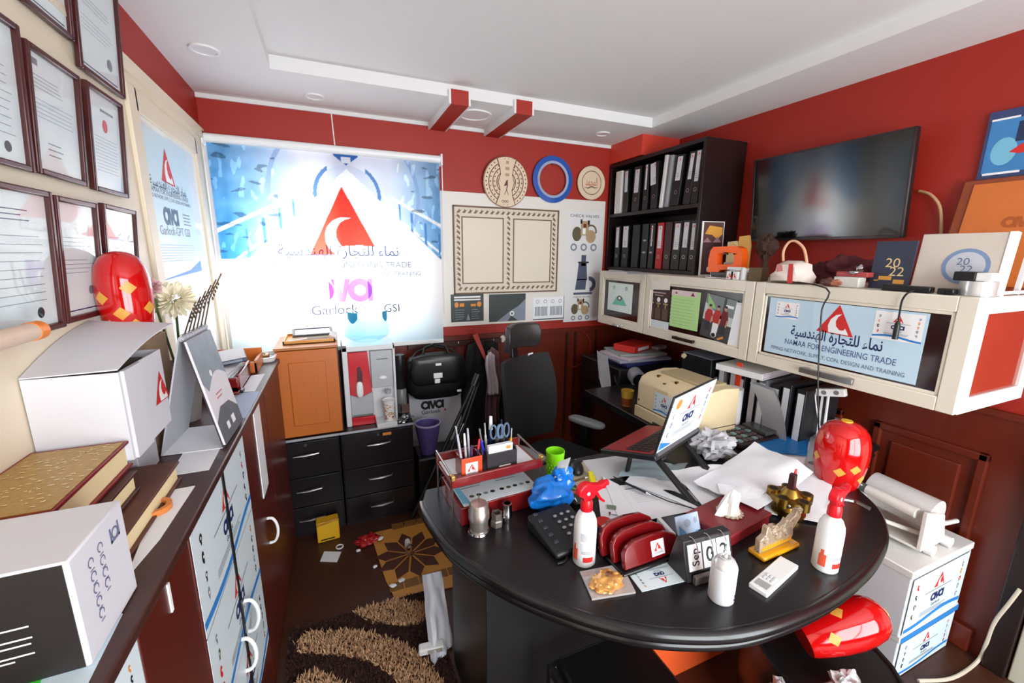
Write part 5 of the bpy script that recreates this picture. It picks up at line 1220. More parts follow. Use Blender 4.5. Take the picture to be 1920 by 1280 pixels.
# orange plaque behind
t = thing('engraved_plaque', 'large orange engraved wooden plaque leaning on wall behind the seal box', 'plaque', axes((2.29, .68, TZ), (.0, -1, 0), (.2, 0, .98), (-.98, 0, .2)))
pw_ = mat('plaque_orange', (206, 112, 50), .4, var=.12, scale=8); pe = mat('plaque_edge', (142, 66, 34), .45, var=.2)
G(pe).box(-.26, 0, -.014, .21, .435, 0).put('board', t, bevel=.006); G(pw_).box(-.225, .02, 0, .175, .415, .004).put('panel', t, bevel=.003); 
def f(g):
    g.c(mat('plaque_engraving', (172, 84, 36), .5)); ava(g, -.06, .26, .04, mat('plaque_engraving')if 0 else MATS['plaque_engraving']); g.poly([(-.06, .33), (.0, .32), (-.01, .385)]); 
printed(t, f, .0046, 'engraving')
G(gold).blob((.16, .41, .004), (.025, .02, .008), 2, .2).put('corner_ornament', t)
t = thing('white_post', 'white upright strip at the right end of the wall cupboard', 'strip', FLR(2.20, .668, TZ, 0, 0, 8)); G(whiteink).box(-.008, -.006, 0, .008, .006, .22).put('strip', t)
# remote, adapters, tape rolls
p = top(1745, 548)
t = thing('remote_control', 'long black bar-shaped remote on the front edge of cupboard top', 'remote', WR(top(1742, 545).y+.0, TZ, 1.93)); G(black).box(-.075, 0, -.035, .07, .022, 0).put('body', t, bevel=.004); G(greyink).box(.0, .0221, -.02, .04, .0225, -.012).put('buttons', t)
t = thing('power_adapter', 'short black adapter next to the bar-shaped remote', 'adapter', WR(top(1796, 551).y, TZ, 1.93)); G(black).box(-.022, 0, -.035, .022, .02, 0).put('body', t, bevel=.004); G(black).tube([(0, .01, 0), (.01, .008, .012), (.03, .005, .012)], .003, 6).put('lead', t)
t = thing('tape_roll', 'silver tape roll lying at the right end of cupboard top', 'tape', FLR(1.995, .695, TZ)); G(mat('silver_tape', (206, 206, 206), .25, .5)).lathe([(.03, 0), (.046, 0), (.046, .048), (.03, .048), (.03, 0)], 28, cap=False).put('roll', t)
t = thing('tape_roll', 'black and white tape dispenser stacked on the silver tape roll', 'tape', FLR(1.99, .70, TZ+.0485)); G(black).box(-.03, -.005, 0, .03, .05, .03).put('body', t, bevel=.003); G(white).box(-.03, -.045, 0, .03, -.006, .028).put('white_half', t, bevel=.003)
o = G(white).tube([(2.03, .66, TZ+.008), (2.14, .655, TZ+.010), (2.24, .635, TZ+.008), (2.32, .60, TZ-.02), (2.37, .56, TZ-.06)], .006, 8, sm=4).put('cable', None); tag(o, 'thick white cable hanging over the right end of cupboard top', 'cable')
cab = mat('black_cable', (22, 16, 18), .5)
pts = [(1560, 520), (1549, 540), (1541, 580), (1537, 640), (1534, 700), (1534, 760), (1536, 830), (1540, 905)]
P = [Vector((1.97, top(1560, 526).y, TZ+.012))]+[at(px, py, 'x', XC-.03) for px, py in pts[1:7]]
o = G(cab).tube(P, .0032, 6, sm=4).put('cable', None); tag(o, 'black cable hanging across the company sign, with small inline bulge', 'cable')
P = [Vector((1.96, top(1722, 548).y, TZ+.008))]+[at(px, py, 'x', XC-.012) for px, py in ((1704, 548), (1692, 562), (1687, 585), (1683, 608))]
t = thing('cable', 'black adapter lead dangling on right half of the company sign', 'cable'); G(cab).tube(P, .0032, 6, sm=4).put('lead', t); q = P[-1]; G(black).cyl(q, q-Vector((0, .0, .055)), .009).put('plug', t); G(black).cyl(q+Vector((0, 0, .012)), q, .005, .009).put('boot', t)
# ------------------------------------------------------------------ big black desk with a rounded end
ZT_ = .76
def D(px, py, z=ZT_): return at(px, py, 'z', z)
arc = [(.245, 1.40), (.245, 1.323), (.279, 1.126), (.364, .953), (.474, .812), (.601, .692), (.719, .622), (.852, .572), (1.008, .552), (1.184, .552), (1.367, .574), (1.534, .617), (1.653, .669), (1.754, .743), (1.83, .845), (1.90, .95), (2.02, 1.03), (2.375, 1.05)]
def cat(P, k):
    Q = []
    for i in range(len(P)-1):
        a, b, c, d = [Vector(P[max(0, min(len(P)-1, j))]) for j in (i-1, i, i+1, i+2)]
        for m in range(k): t = m/k; q = .5*((2*b)+(c-a)*t+(2*a-5*b+4*c-d)*t*t+(3*b-a-3*c+d)*t**3); Q.append((q.x, q.y))
    return Q+[P[-1]]
edge = cat(arc, 5)
desk = thing('desk', 'large black desk with rounded padded end, covered with papers and office things', 'desk')
G(mat('black_desk_top', (22, 20, 22), .28, var=.25, scale=60, bump=.06)).prism(edge+[(2.375, 2.28), (1.50, 2.28), (1.50, 1.62), (1.36, 1.47), (.27, 1.47)], .715, ZT_).put('desk_top', desk, bevel=.006)
pad = mat('padded_black_vinyl', (18, 17, 19), .26, var=.2, scale=50, coat=.2)
G(pad).tube([(x, y, .742) for x, y in edge], .0185, 10).put('edge_bead', desk)
G(pad).tube([(x*.985+.015*1.1, y*.985+.015*1.2, .706) for x, y in edge], .015, 10).put('edge_bead', desk)
G(mat('desk_side_black', (17, 16, 18), .42, var=.2)).box(.35, 1.0, 0, .935, 1.40, .715).put('pedestal', desk, bevel=.003)
G(mat('orange_red_panel', (238, 96, 48), .22, var=.12, scale=5)).box(.94, 1.0, .0, 1.62, 1.02, .715).put('front_panel', desk)
G(black).box(1.62, 1.0, 0, 1.66, 1.5, .715).put('leg_panel', desk); G(darkwood).box(1.56, 1.64, 0, 1.60, 2.24, .715).put('leg_panel', desk); G(darkwood).box(2.3, 1.1, 0, 2.34, 2.24, .715).put('leg_panel', desk)
def qM(q, z): return quadM([D(px, py, z) for px, py in q])
def T(x, y, dz=.0005, deg=0): return FLR(x, y, ZT_+dz, deg)

# ---- two-tier red organiser with its contents
wine = mat('wine_lacquer', (120, 22, 24), .22, var=.15, coat=.3); goldm = mat('gold_metal', (214, 172, 90), .25, .9)
OX, OY = .335, 1.20
t = thing('desk_organiser', 'two-tier red desk organiser at the left end of desk', 'organiser', T(OX, OY, .0005, 3))
W_, D_ = .30, .225
for a in ((0, 0, 0, W_, .008, .065), (0, D_-.008, 0, W_, D_, .065), (0, .008, 0, .008, D_-.008, .065), (W_-.008, .008, 0, W_, D_-.008, .065)): G(wine).box(*a).put('base_wall', t, bevel=.002)
G(mat('grey_liner', (96, 92, 96), .6)).box(.008, .008, .0, W_-.008, D_-.008, .058).put('base_tray', t)
G(flyerm).box(.012, .004, .066, W_-.006, D_-.02, .0675).put('printed_insert', t)
def f(g):
    for k in (.08, .22):
        st = random.getstate(); g.c(greyink).lines(k-.05, .10, k+.05, .17, 5); random.setstate(st)
        for i in range(5): g.c([ink, oliveink, ink, greyink, ink][i]).ell(k-.05+i*.026, .05, .009, .008, 10)
    g.c(mat('light_blue_ink', (120, 190, 220), .6)).poly([(.014, .02), (.04, .01), (.03, .19), (.016, .19)], .0002)
printed(t, f, .068, 'print')
UZ = .125
for a in ((-.02, .0, UZ, W_+.025, .012, UZ+.034), ): G(wine).box(a[0], .03, a[2], a[3], .042, a[5]).put('front_bar', t, bevel=.003)
G(wine).box(-.02, .042, UZ, W_+.025, D_, UZ+.01).put('upper_tray', t, bevel=.002); G(wine).box(-.02, D_-.012, UZ, W_+.025, D_, UZ+.04).put('back_bar', t, bevel=.002)
for x in (-.016, W_+.02):
    G(steel).tube([(x, .035, UZ+.04), (x, D_, UZ+.048)], .004, 8).put('side_rail', t); G(goldm).box(x-.006, .026, UZ+.028, x+.008, .046, UZ+.046).put('corner_fitting', t, bevel=.002)
    for y in (.04, D_-.01): G(steel).cyl((x, y, .0), (x, y, UZ+.04), .003, n=8).put('post', t)
G(paperm).box(-.012, .10, UZ+.0102, .05, D_-.015, UZ+.012).put('note_stack', t); G(paperm).box(.235, .06, UZ+.0102, W_+.01, D_-.015, UZ+.0125).put('note_stack', t)
oM = t.matrix_world.copy() if 0 else T(OX, OY, .0005, 3)
hz = UZ+.0105
t = thing('pen_holder', 'orange-red pen holder with white emblem label on the organiser', 'pen holder', oM @ Matrix.Translation((.022, .052, hz)))
om = mat('orange_red_lacquer', (206, 74, 36), .25, coat=.3)
for a in ((0, 0, 0, .075, .006, .075), (0, .06, 0, .075, .066, .075), (0, .006, 0, .006, .06, .075), (.069, .006, 0, .075, .06, .075), (.006, .006, 0, .069, .06, .004)): G(om if a[1] == 0 else wine).box(*a).put('wall', t, bevel=.0015)
G(whiteink).box(.014, -.0008, .014, .058, 0, .058).put('label', t); printed(t, lambda g: (emblem(g, .036, .040, .026), g.c(greyink), g.lines(.02, .018, .052, .024, 2, .4, .1)), 0, 'print', axes((0, -.0012, 0), (1, 0, 0), (0, 0, 1), (0, -1, 0)))
t = thing('card_holder', 'dark card and pen box with white cards on the organiser', 'pen holder', oM @ Matrix.Translation((.115, .052, hz)))
cm = mat('charcoal_box', (44, 40, 44), .4)
for a in ((0, 0, 0, .115, .005, .072), (0, .075, 0, .115, .08, .09), (0, .005, 0, .005, .075, .08), (.11, .005, 0, .115, .075, .08), (.005, .005, 0, .11, .075, .004), (.005, .026, .004, .11, .029, .085)): G(cm).box(*a).put('wall', t, bevel=.001)
G(paperm).box(.008, .006, .004, .100, .022, .098).put('cards', t); G(orangeink).box(.075, .0055, .078, .092, .006, .09).put('card_print', t); G(whiteink).box(.045, -.0006, .018, .09, 0, .022).put('label', t)
def pen(name, label, x, y, z, ln, r, lean, az, m, tip=None, cap=None, catg='pen'):
    a, b = math.radians(lean), math.radians(az); d = Vector((math.sin(a)*math.cos(b), math.sin(a)*math.sin(b), math.cos(a)))
    t = thing(name, label, catg, oM @ Matrix.Translation((x, y, z)), 'pens and tools in the organiser' if catg == 'pen' else None)
    G(m).cyl((0, 0, 0), d*ln*.72, r, n=10).put('barrel', t); G(cap or m).cyl(d*ln*.72, d*ln, r*1.08, r*.8, 10).put('cap', t)
    if tip: u = d.orthogonal().normalized(); G(tip).bar(d*ln*.72+u*r*1.2, d*ln*.97+u*r*1.2, r*.6, r*.3).put('clip', t)
    return t
clr = mat('silver_grey_plastic', (176, 178, 186), .3); dkb = mat('dark_blue_plastic', (26, 34, 70), .3); ppl = mat('dark_purple_plastic', (60, 36, 84), .3)
for i, (x, y, ln, le, az, m, c, lb) in enumerate((
    (.035, .062, .155, 8, 150, clr, None, 'silver pen leftmost in the orange-red holder'), (.05, .075, .15, 3, 170, clr, white, 'silver pen with white cap in orange-red holder'),
    (.045, .10, .165, 9, 140, clr, steel, 'tall silver pen at the back of orange-red holder'), (.062, .062, .105, 4, 60, ppl, None, 'dark purple pen in the orange-red holder'),
    (.078, .07, .12, 10, 20, ppl, mat('pen_red', (214, 30, 40), .3), 'purple pen with red cap in the orange-red holder'), (.07, .10, .15, 5, 100, clr, clr, 'grey pen behind the red-capped one'),
    (.125, .09, .15, 8, 170, clr, steel, 'silver pen at the left of dark pen box'), (.132, .085, .115, 14, 190, mat('pen_blue', (30, 50, 200), .3), None, 'bright blue pen leaning left in dark pen box'),
    (.14, .11, .155, 4, 120, clr, steel, 'silver pen in the middle of dark pen box'), (.155, .115, .175, 3, 60, dkb, white, 'tall dark blue marker with white cap'),
    (.222, .095, .125, 6, 30, mat('pencil_yellow', (226, 170, 30), .35), steel, 'yellow pencil at the right end of dark pen box'), (.205, .12, .15, 6, 80, clr, dkb, 'silver pen with dark blue cap in dark pen box'))):
    pen('pen', lb, x, y+.003, hz+.005, ln, .0042 if i != 9 else .007, le, az, m, steel if i % 2 == 0 else None, c)
for i, (x, lb) in enumerate(((.175, 'scissors with slate blue handles, left pair in dark pen box'), (.198, 'scissors with slate blue handles, right pair in dark pen box'))):
    t = thing('scissors', lb, 'scissors', oM @ Matrix.Translation((x, .103, hz+.005)) @ Matrix.Rotation(.25*i-.1, 4, 'Z'))
    for s_ in (-1, 1):
        G(steel).bar((s_*.002, .001*s_, 0), (-s_*.003, .001*s_, .095), .008, .0012, (0, 1, 0)).put('blade', t)
        G(mat('slate_plastic', (92, 112, 138), .35)).tube([(-s_*.014+.011*math.cos(a), .001*s_, .122+.026*math.sin(a)) for a in [k*.45 for k in range(14)]], .0035, 6, closed=True).put('handle', t)
# ---- fittings, tumbler, bag, phone, mouse
p = D(900, 1000); t = thing('pipe_fitting', 'largest steel fitting with ribbed body before the organiser', 'fitting', T(p.x, p.y+.01))
worn = mat('worn_steel', (182, 172, 164), .32, .85, var=.15, scale=60)
G(chrome).lathe([(.034, 0), (.036, .004), (.034, .01), (.030, .011)], 28).put('base_rim', t); G(worn).lathe([(.029, .011), (.030, .05), (.034, .052), (.034, .078), (.031, .082), (.031, .098), (.026, .104), (.001, .105)], 28).put('body', t); G(steel).cyl((0, 0, .105), (.0, .0, .135), .0018, n=8).put('spindle', t)
p = D(933, 988); t = thing('pipe_fitting', 'short dull hexagonal steel fitting next to largest one', 'fitting', T(p.x, p.y+.008))
G(mat('dull_steel', (140, 130, 124), .45, .8, var=.2)).lathe([(.019, 0), (.021, .004), (.021, .022), (.018, .026), (.019, .05), (.013, .05), (.012, .02)], 6, cap=False).put('body', t, ang=20)
p = D(952, 981); t = thing('pipe_fitting', 'shiny chrome stepped fitting, rightmost of the three', 'fitting', T(p.x, p.y+.006))
G(chrome).lathe([(.012, 0), (.013, .02), (.018, .024), (.018, .038), (.016, .042), (.017, .072), (.011, .072), (.010, .03)], 18, cap=False).put('body', t)
p = D(1044, 908); t = thing('tumbler', 'lime green plastic tumbler with dimpled lower half', 'tumbler', T(p.x, p.y+.02))
lime = mat('lime_plastic', (138, 224, 26), .35, var=.03); zt = .135
G(lime).lathe([(.028, 0), (.029, .004), (.037, zt), (.0345, zt), (.027, .008), (.001, .007)], 36).put('cup', t)
g = G(lime)
for j in range(6):
    for i in range(16): a = 2*PI*(i+.5*(j % 2))/16; z = .02+.013*j; r = .029+.008*z/zt; g.blob((r*math.cos(a), r*math.sin(a), z), (.0025, .0025, .005), 0, 0, nu=6, nv=4)
g.put('dimples', t, kind='stuff')
p = D(1014, 962); bagb = mat('blue_plastic_bag', (22, 120, 214), .18, var=.35, scale=22, bump=.7, coat=.3)
t = thing('plastic_bag', 'crumpled bright blue plastic bag behind the desk phone', 'bag', T(p.x+.045, p.y+.012, .012)); G(bagb).blob((0, 0, .05), (.088, .05, .052), 3, .30, 1.9, 48, 28).blob((.05, .012, .085), (.042, .032, .05), 8, .3, 2.2, 34, 20).put('bag', t, ang=25)
G(mat('pale_translucent', (206, 212, 216), .4)).add([(.015, .005, .10), (.05, -.015, .13), (.075, .0, .17), (.04, .02, .15), (.015, .008, .10), (.05, -.012, .13), (.075, .003, .17), (.04, .023, .15)], [(0, 1, 2, 3), (7, 6, 5, 4), (0, 4, 5, 1), (1, 5, 6, 2), (2, 6, 7, 3), (3, 7, 4, 0)]).put('flap', t)
M_, w, h = qM([(1030, 1032), (1098, 1014), (1088, 940), (1000, 978)], ZT_+.03)
t = thing('desk_phone', 'black office desk phone with keypad left of the spray bottle', 'phone', M_ @ Matrix.Translation((0, 0, -.03)))
ph = mat('phone_black', (28, 29, 32), .4, var=.12)
G(ph).add([(-w/2, -h/2, 0), (w/2, -h/2, 0), (w/2, h/2, 0), (-w/2, h/2, 0), (-w/2, -h/2, .02), (w/2, -h/2, .02), (w/2, h/2, .05), (-w/2, h/2, .05)], [(0, 3, 2, 1), (4, 5, 6, 7), (0, 1, 5, 4), (1, 2, 6, 5), (2, 3, 7, 6), (3, 0, 4, 7)]).put('body', t, bevel=.008)
sl = .03/h
for i in range(3):
    for j in range(4):
        y = -.035+j*.026; G(mat('phone_key', (150, 152, 158), .4)).blob((.0+.026*i, y, .023+sl*(y+h/2)), (.0075, .006, .004), 0, 0, nu=10, nv=6).put('key', t)
for j in range(5): y = -.05+j*.03; G(mat('phone_key_dark', (66, 68, 74), .4)).box(-w/2+.018, y, .02+sl*(y+h/2), -w/2+.034, y+.010, .025+sl*(y+h/2)).put('key', t, bevel=.001)
G(greyink).box(.03, -h/2+.012, .0195, .06, -h/2+.018, .0225).put('logo_bar', t); G(ph).box(-w/2+.012, -h/2+.01, .03, w/2-.01, -h/2+.038, .0305).put('lower_ridge', t) if 0 else None
o = G(cab).tube([D(1050, 1032, ZT_+.005), D(1062, 1042, ZT_+.004), D(1058, 1052, ZT_+.004), D(1045, 1056, ZT_+.004)], .003, 6, sm=4).put('cable', None); tag(o, 'short black cord loop in front of the desk phone', 'cable')
p = D(1080, 882); t = thing('computer_mouse', 'black computer mouse behind the lime green tumbler', 'mouse', T(p.x, p.y, .0005, -25)); mg_ = G(black).blob((0, 0, .0), (.032, .052, .034), 0, 0, nu=26, nv=16); mg_.v = [(x, y, max(z, -.001)) for x, y, z in mg_.v]; mg_.put('shell', t); G(greyink).blob((0, .026, .028), (.004, .008, .004)).put('wheel', t)
t.location.z = ZT_+.0045
o = slab('mouse_mat', 'beige mat under the black computer mouse', 'mat', [(1060, 928), (1150, 905), (1105, 862), (1050, 880)], ZT_, .002, mat('beige_mat', (186, 170, 150), .7)); t.location.z += .002
M_, w, h = qM([(1110, 905), (1122, 908), (1112, 878), (1100, 880)], ZT_+.03); t = thing('highlighter', 'stubby yellow highlighter on the beige mat behind spray bottle', 'highlighter', M_ @ Matrix.Translation((0, 0, -.027)))
ym = mat('neon_yellow', (240, 226, 20), .35); G(ym).box(-w/2, -h/2, 0, w/2, h*.2, .022).put('body', t, bevel=.004); G(ym).box(-w/2+.003, h*.2, .003, w/2-.003, h/2, .019).put('cap', t, bevel=.003)
# ---- spray bottles
def spray(px, py, deg, label, base_red=True):
    p = D(px, py); t = thing('spray_bottle', label, 'spray bottle', T(p.x, p.y+.03, .0005, deg), 'red-topped spray bottles')
    wb_ = mat('spray_white', (236, 236, 236), .25, var=.01); rd = mat('spray_red', (222, 18, 34), .25)
    G(wb_).lathe([(.030, 0), (.033, .004), (.033, .12), (.031, .14), (.024, .158), (.0155, .167), (.0155, .172)], 36).put('bottle', t)
    G(rd).lathe([(.0175, .170), (.0175, .192), (.014, .204)], 24).put('collar', t)
    P = [(-.036, .225), (-.034, .243), (-.02, .255), (.0, .256), (.02, .246), (.044, .240), (.062, .246), (.064, .236), (.062, .224), (.046, .226), (.03, .222), (.018, .205), (-.014, .203), (-.018, .214)]
    G(rd).prism(P, -.0115, .0115).put('spray_head', t, axes((0, 0, 0), (1, 0, 0), (0, 0, 1), (0, -1, 0)), bevel=.004)
    G(rd).tube([(.026, 0, .224), (.038, 0, .208), (.05, 0, .19), (.066, 0, .176)], [.006, .005, .0045, .0035], 8, sm=3).put('trigger', t)
    G(rd).cyl((.058, 0, .236), (.074, 0, .236), .009, n=14).put('nozzle', t); G(whiteink).cyl((-.004, -.0112, .226), (-.004, -.0125, .226), .0055, n=14).put('rivet', t)
    def lab(g, a0, a1, z0, z1, m, k=.0004, n=8):
        vs = []; r = .033+k
        for i in range(n+1):
            a = math.radians(a0+(a1-a0)*i/n); vs += [(r*math.cos(a), r*math.sin(a), z0), (r*math.cos(a), r*math.sin(a), z1)]
        g.c(m).add(vs, [(2*i, 2*i+2, 2*i+3, 2*i+1) for i in range(n)])
    g = G(); pg_ = mat('label_grey', (194, 194, 200), .5)
    lab(g, -150, -85, .086, .112, pg_); lab(g, -150, -85, .055, .08, mat('label_grey_pale', (208, 208, 214), .5)); lab(g, -135, -82, .02, .036, redink); lo_ = mat('label_orange_red', (222, 90, 60), .5); lab(g, -196, -164, .02, .058, lo_); lab(g, -190, -176, .058, .072, lo_)
    for i in range(3): lab(g, -145, -90, .046+.0035*i, .0475+.0035*i, greyink)
    g.put('printed_label', t, smooth=False)
spray(1105, 1064, 6, 'white spray bottle with red head between desk phone and letter holder')
spray(1566, 1076, 12, 'white spray bottle with red head at the right rim of desk')
# ---- letter holder
p = D(1230, 1062); t = thing('letter_holder', 'mahogany red letter holder with three rounded fins', 'letter holder', T(p.x-.002, p.y+.016, .0005, 1))
G(satin).box(-.118, -.018, 0, .108, .11, .012).put('base', t, bevel=.004)
fm = mat('fin_mahogany', (112, 12, 16), .13, var=.2, scale=9, coat=.5)
for i, (y, hh, xo) in enumerate(((-.010, .074, 0), (.026, .086, -.012), (.062, .096, -.026))):
    P = [(-.105, 0), (.105, 0), (.105, hh*.42), (.09, hh*.74), (.055, hh*.95), (0, hh), (-.06, hh*.97), (-.088, hh*.84), (-.102, hh*.6)]
    LH = axes((xo, y+.009, .012), (1, 0, 0), (0, .30, .954), (0, -.954, .30)); G(fm).prism(P, -.009, .009).put('fin', t, LH, bevel=.004)
    if i == 0:
        LM2 = LH @ Matrix.Translation((.018, .012, .0095)); G(whiteink).box(-.024, 0, .0, .024, .044, .0008).put('label', t, LM2)
        printed(t, lambda g: (emblem(g, 0, .026, .024), g.c(greyink), g.lines(-.018, .005, .018, .011, 2, .4, .1)), .0014, 'print', LM2)
p = D(1138, 1008); t = thing('round_tub', 'blue round tub with red lid behind the spray bottle', 'tub', T(p.x, p.y+.02)); G(mat('dusk_blue', (70, 80, 140), .4)).cyl((0, 0, 0), (0, 0, .036), .026, n=24).put('tub', t); G(redink).cyl((0, 0, .036), (0, 0, .046), .027, n=24).put('lid', t)
o = slab('mirror_tile', 'greenish clear acrylic square under the gold blob', 'tile', [(1110, 1122), (1192, 1109), (1165, 1056), (1087, 1071)], ZT_+.0005, .006, mat('acrylic_grey', (176, 168, 166), .08, spec=.7, var=.05))
p = D(1137, 1090, ZT_+.0075); t = thing('gold_ornament', 'shiny golden lumpy ornament on the acrylic square', 'ornament', T(p.x, p.y, .008, 10)); ga = mat('honey_gold', (226, 168, 92), .12, .35, var=.3, scale=40, coat=.5)
G(ga).blob((-.005, -.005, .007), (.05, .035, .013), 5, .2, 2.5, 40, 20).put('base', t)
for i in range(9): a = i*.7; G(ga).blob((.036*math.cos(a)-.004, .025*math.sin(a)-.004, .013), (.008, .007, .006), i, .15).put('bead', t)
G(mat('amber_stone', (120, 74, 44), .15, coat=.5)).blob((.008, .0, .017), (.014, .011, .006)).put('stone', t)
M_, w, h = qM([(1205, 1112), (1283, 1084), (1285, 1048), (1172, 1066)], ZT_+.001); t = thing('flyer_card', 'white company card lying before the letter holder', 'card', M_); G(flyerm).box(-w/2, -h/2, -.0008, w/2, h/2, .0004).put('sheet', t)
printed(t, lambda g: (flyer(g, w*.96, h*.96, 0, 0, 5, False)), .0009, 'print', Matrix.Rotation(PI, 4, 'Z'))
# ---- blue card pack, perpetual calendar, aerosol, white calculator
p = D(1305, 1020); t = thing('card_pack', 'pale blue and white plastic card pack leaning on tissue box', 'pack', axes((p.x-.002, p.y+.018, ZT_+.003), (.94, .02, -.12), (.0, .40, .917), (.05, -.915, .40)))
G(mat('pale_blue_pack', (178, 198, 220), .25, var=.12, scale=30, coat=.3)).box(-.055, 0, -.006, .055, .078, 0).put('pack', t, bevel=.004); printed(t, lambda g: (g.c(mat('pack_blue', (92, 150, 206), .4)), g.poly([(-.05, .005), (-.01, .005), (-.02, .03), (-.045, .05)]), g.ell(.035, .015, .012, .01), g.c(mat('pack_grey', (150, 160, 178), .4)), g.ell(-.005, .052, .016, .012), g.ell(.035, .055, .008, .009)), .0008, 'print')
p = D(1352, 1094); t = thing('perpetual_calendar', 'black flip calendar stand with white cards reading Sep 02', 'calendar', T(p.x-.006, p.y+.028, .0005, -4) @ Matrix.Scale(1.12, 4))
cbk = mat('calendar_black', (34, 32, 34), .4, var=.2)
G(cbk).add([(-.075, 0, 0), (.075, 0, 0), (.075, .075, 0), (-.075, .075, 0), (-.075, .028, .098), (.075, .028, .098), (.075, .052, .098), (-.075, .052, .098)], [(0, 3, 2, 1), (4, 5, 6, 7), (0, 1, 5, 4), (1, 2, 6, 5), (2, 3, 7, 6), (3, 0, 4, 7)]).put('stand', t, bevel=.003)
G(mat('calendar_grey_base', (92, 86, 84), .4)).box(-.06, -.012, 0, .06, .0, .022).put('front_ledge', t, bevel=.002)
fm_ = axes((0, .0075, .026), (1, 0, 0), (0, .28, .96), (0, -.96, .28))
for i, (x, tx, sz, rot) in enumerate(((-.044, 'Sep', .03, 1), (.002, '0', .052, 0), (.046, '2', .052, 0))):
    c = G(whiteink).box(x-.0205, 0, 0, x+.0205, .064, .002).put('flip_card', t, fm_)
    def f(g, x=x, tx=tx, sz=sz, rot=rot): g.c(ink).text(tx, 0, -.35*sz, sz, off=.01)
    printed(c, f, .0026, 'lettering', Matrix.Translation((x, .032, 0)) @ Matrix.Rotation(PI/2*rot, 4, 'Z'))
    for dx in (-.0,): G(chrome).tube([(x+dx, .012+.022*math.cos(a)-.002+.02, .072+.028*math.sin(a)) for a in [k*.35-.6 for k in range(13)]], .0016, 6).put('ring', t)
p = D(1369, 1136); t = thing('aerosol_can', 'white aerosol can with bare top at the front of desk', 'spray can', T(p.x, p.y+.03))
G(mat('can_white', (216, 216, 220), .3, var=.03)).lathe([(.030, 0), (.032, .003), (.032, .098), (.031, .1)], 32).put('can', t); G(mat('can_dome', (222, 222, 222), .25, .4)).lathe([(.031, .1), (.031, .103), (.024, .116), (.016, .121), (.016, .124), (.012, .125), (.010, .121), (.001, .121)], 32, cap=False).put('dome', t); G(white).cyl((0, 0, .12), (0, 0, .131), .0045, n=12).put('valve_stem', t); G(white).blob((.003, .0, .137), (.009, .005, .006), 2, .3).put('nozzle', t)
def f(g):
    for a0, a1, z0, z1, m in ((-72, -60, .022, .029, MATS['dark_brown_print']), (-76, -58, .012, .017, navy)):
        vs = []
        for i in range(5): a = math.radians(a0+(a1-a0)*i/4); vs += [(.0324*math.cos(a), .0324*math.sin(a), z0), (.0324*math.cos(a), .0324*math.sin(a), z1)]
        g.c(m).add(vs, [(2*i, 2*i+2, 2*i+3, 2*i+1) for i in range(4)])
printed(t, f, 0, 'print')
M_, w, h = qM([(1440, 1113), (1499, 1058), (1462, 1042), (1403, 1092)], ZT_+.014); t = thing('calculator', 'small white pocket calculator between aerosol can and spray bottle', 'calculator', M_ @ Matrix.Rotation(PI/2, 4, 'Z') @ Matrix.Translation((0, 0, -.0145)))
w, h = h, w
G(white).box(-w/2, -h/2, 0, w/2, h/2, .0145).put('body', t, bevel=.003); G(mat('lcd_grey', (160, 164, 160), .2)).box(-w/2+.008, h/2-.04, .0145, w/2-.008, h/2-.012, .0152).put('screen', t)
for i in range(3):
    for j in range(2): G(mat('key_white', (214, 218, 222), .3)).box(-w/2+.010+i*(w-.02)/3, h/2-.062-j*.016, .0145, -w/2+.007+(i+1)*(w-.02)/3, h/2-.050-j*.016, .018).put('key', t, bevel=.0015)
# ---- amber trophy, brass part, tissue box
pa, pb_ = D(1402, 1066), D(1519, 1014); t = thing('trophy', 'clear and amber acrylic ship-shaped trophy on yellow base', 'trophy', T((pa.x+pb_.x)/2, (pa.y+pb_.y)/2+.022, .0005, math.degrees(math.atan2(pb_.y-pa.y, pb_.x-pa.x))))
am = mat('amber_acrylic', (250, 176, 16), .08, var=.12, coat=.6, trans=.25); pch = mat('peach_acrylic', (244, 222, 194), .04, var=.08, scale=30, trans=.7, coat=.5, bump=.4)
G(am).box(-.085, -.028, 0, .085, .028, .016).put('base', t, bevel=.006)
P = [(-.082, .0), (.06, .0), (.075, .02), (.07, .04), (.10, .075), (.095, .098), (.078, .104), (.07, .088), (.055, .082), (.045, .072), (.035, .085), (.025, .07), (.0, .062), (-.012, .076), (-.03, .080), (-.045, .07), (-.05, .085), (-.06, .082), (-.062, .055), (-.085, .045)]
G(pch).prism(P, -.009, .009).put('relief_plate', t, axes((0, .0, .016), (1, 0, 0), (0, 0, 1), (0, -1, 0)), bevel=.003)
for i, (x, z, r) in enumerate(((-.03, .062, .013), (.02, .055, .012), (-.06, .04, .012), (.055, .06, .011), (.088, .10, .010), (-.005, .04, .014), (.035, .03, .012))): G(pch).blob((x, -.008, .016+z), (r, .007, r), i, .4, 3).put('relief', t)
def f(g): g.c(am); g.rect(-.072, .006, .062, .014); st = random.getstate(); [g.rect(-.07+i*.012, .016, -.063+i*.012, .016+.006*random.random()+.003) for i in range(11)]; random.setstate(st)
printed(t, f, .0096, 'lettering', axes((0, .0, .016), (1, 0, 0), (0, 0, 1), (0, -1, 0)))
p = D(1492, 975); t = thing('brass_valve', 'brass flanged valve body with red and dark stem', 'valve', T(p.x+.01, p.y+.035, .0005, 15))
G(brass).lathe([(.05, 0), (.052, .004), (.052, .014), (.03, .018), (.024, .035), (.03, .05)], 32).put('lower_flange', t); G(brass).lathe([(.03, .05), (.06, .053), (.06, .072), (.034, .075), (.022, .095), (.018, .10)], 32).put('upper_flange', t)
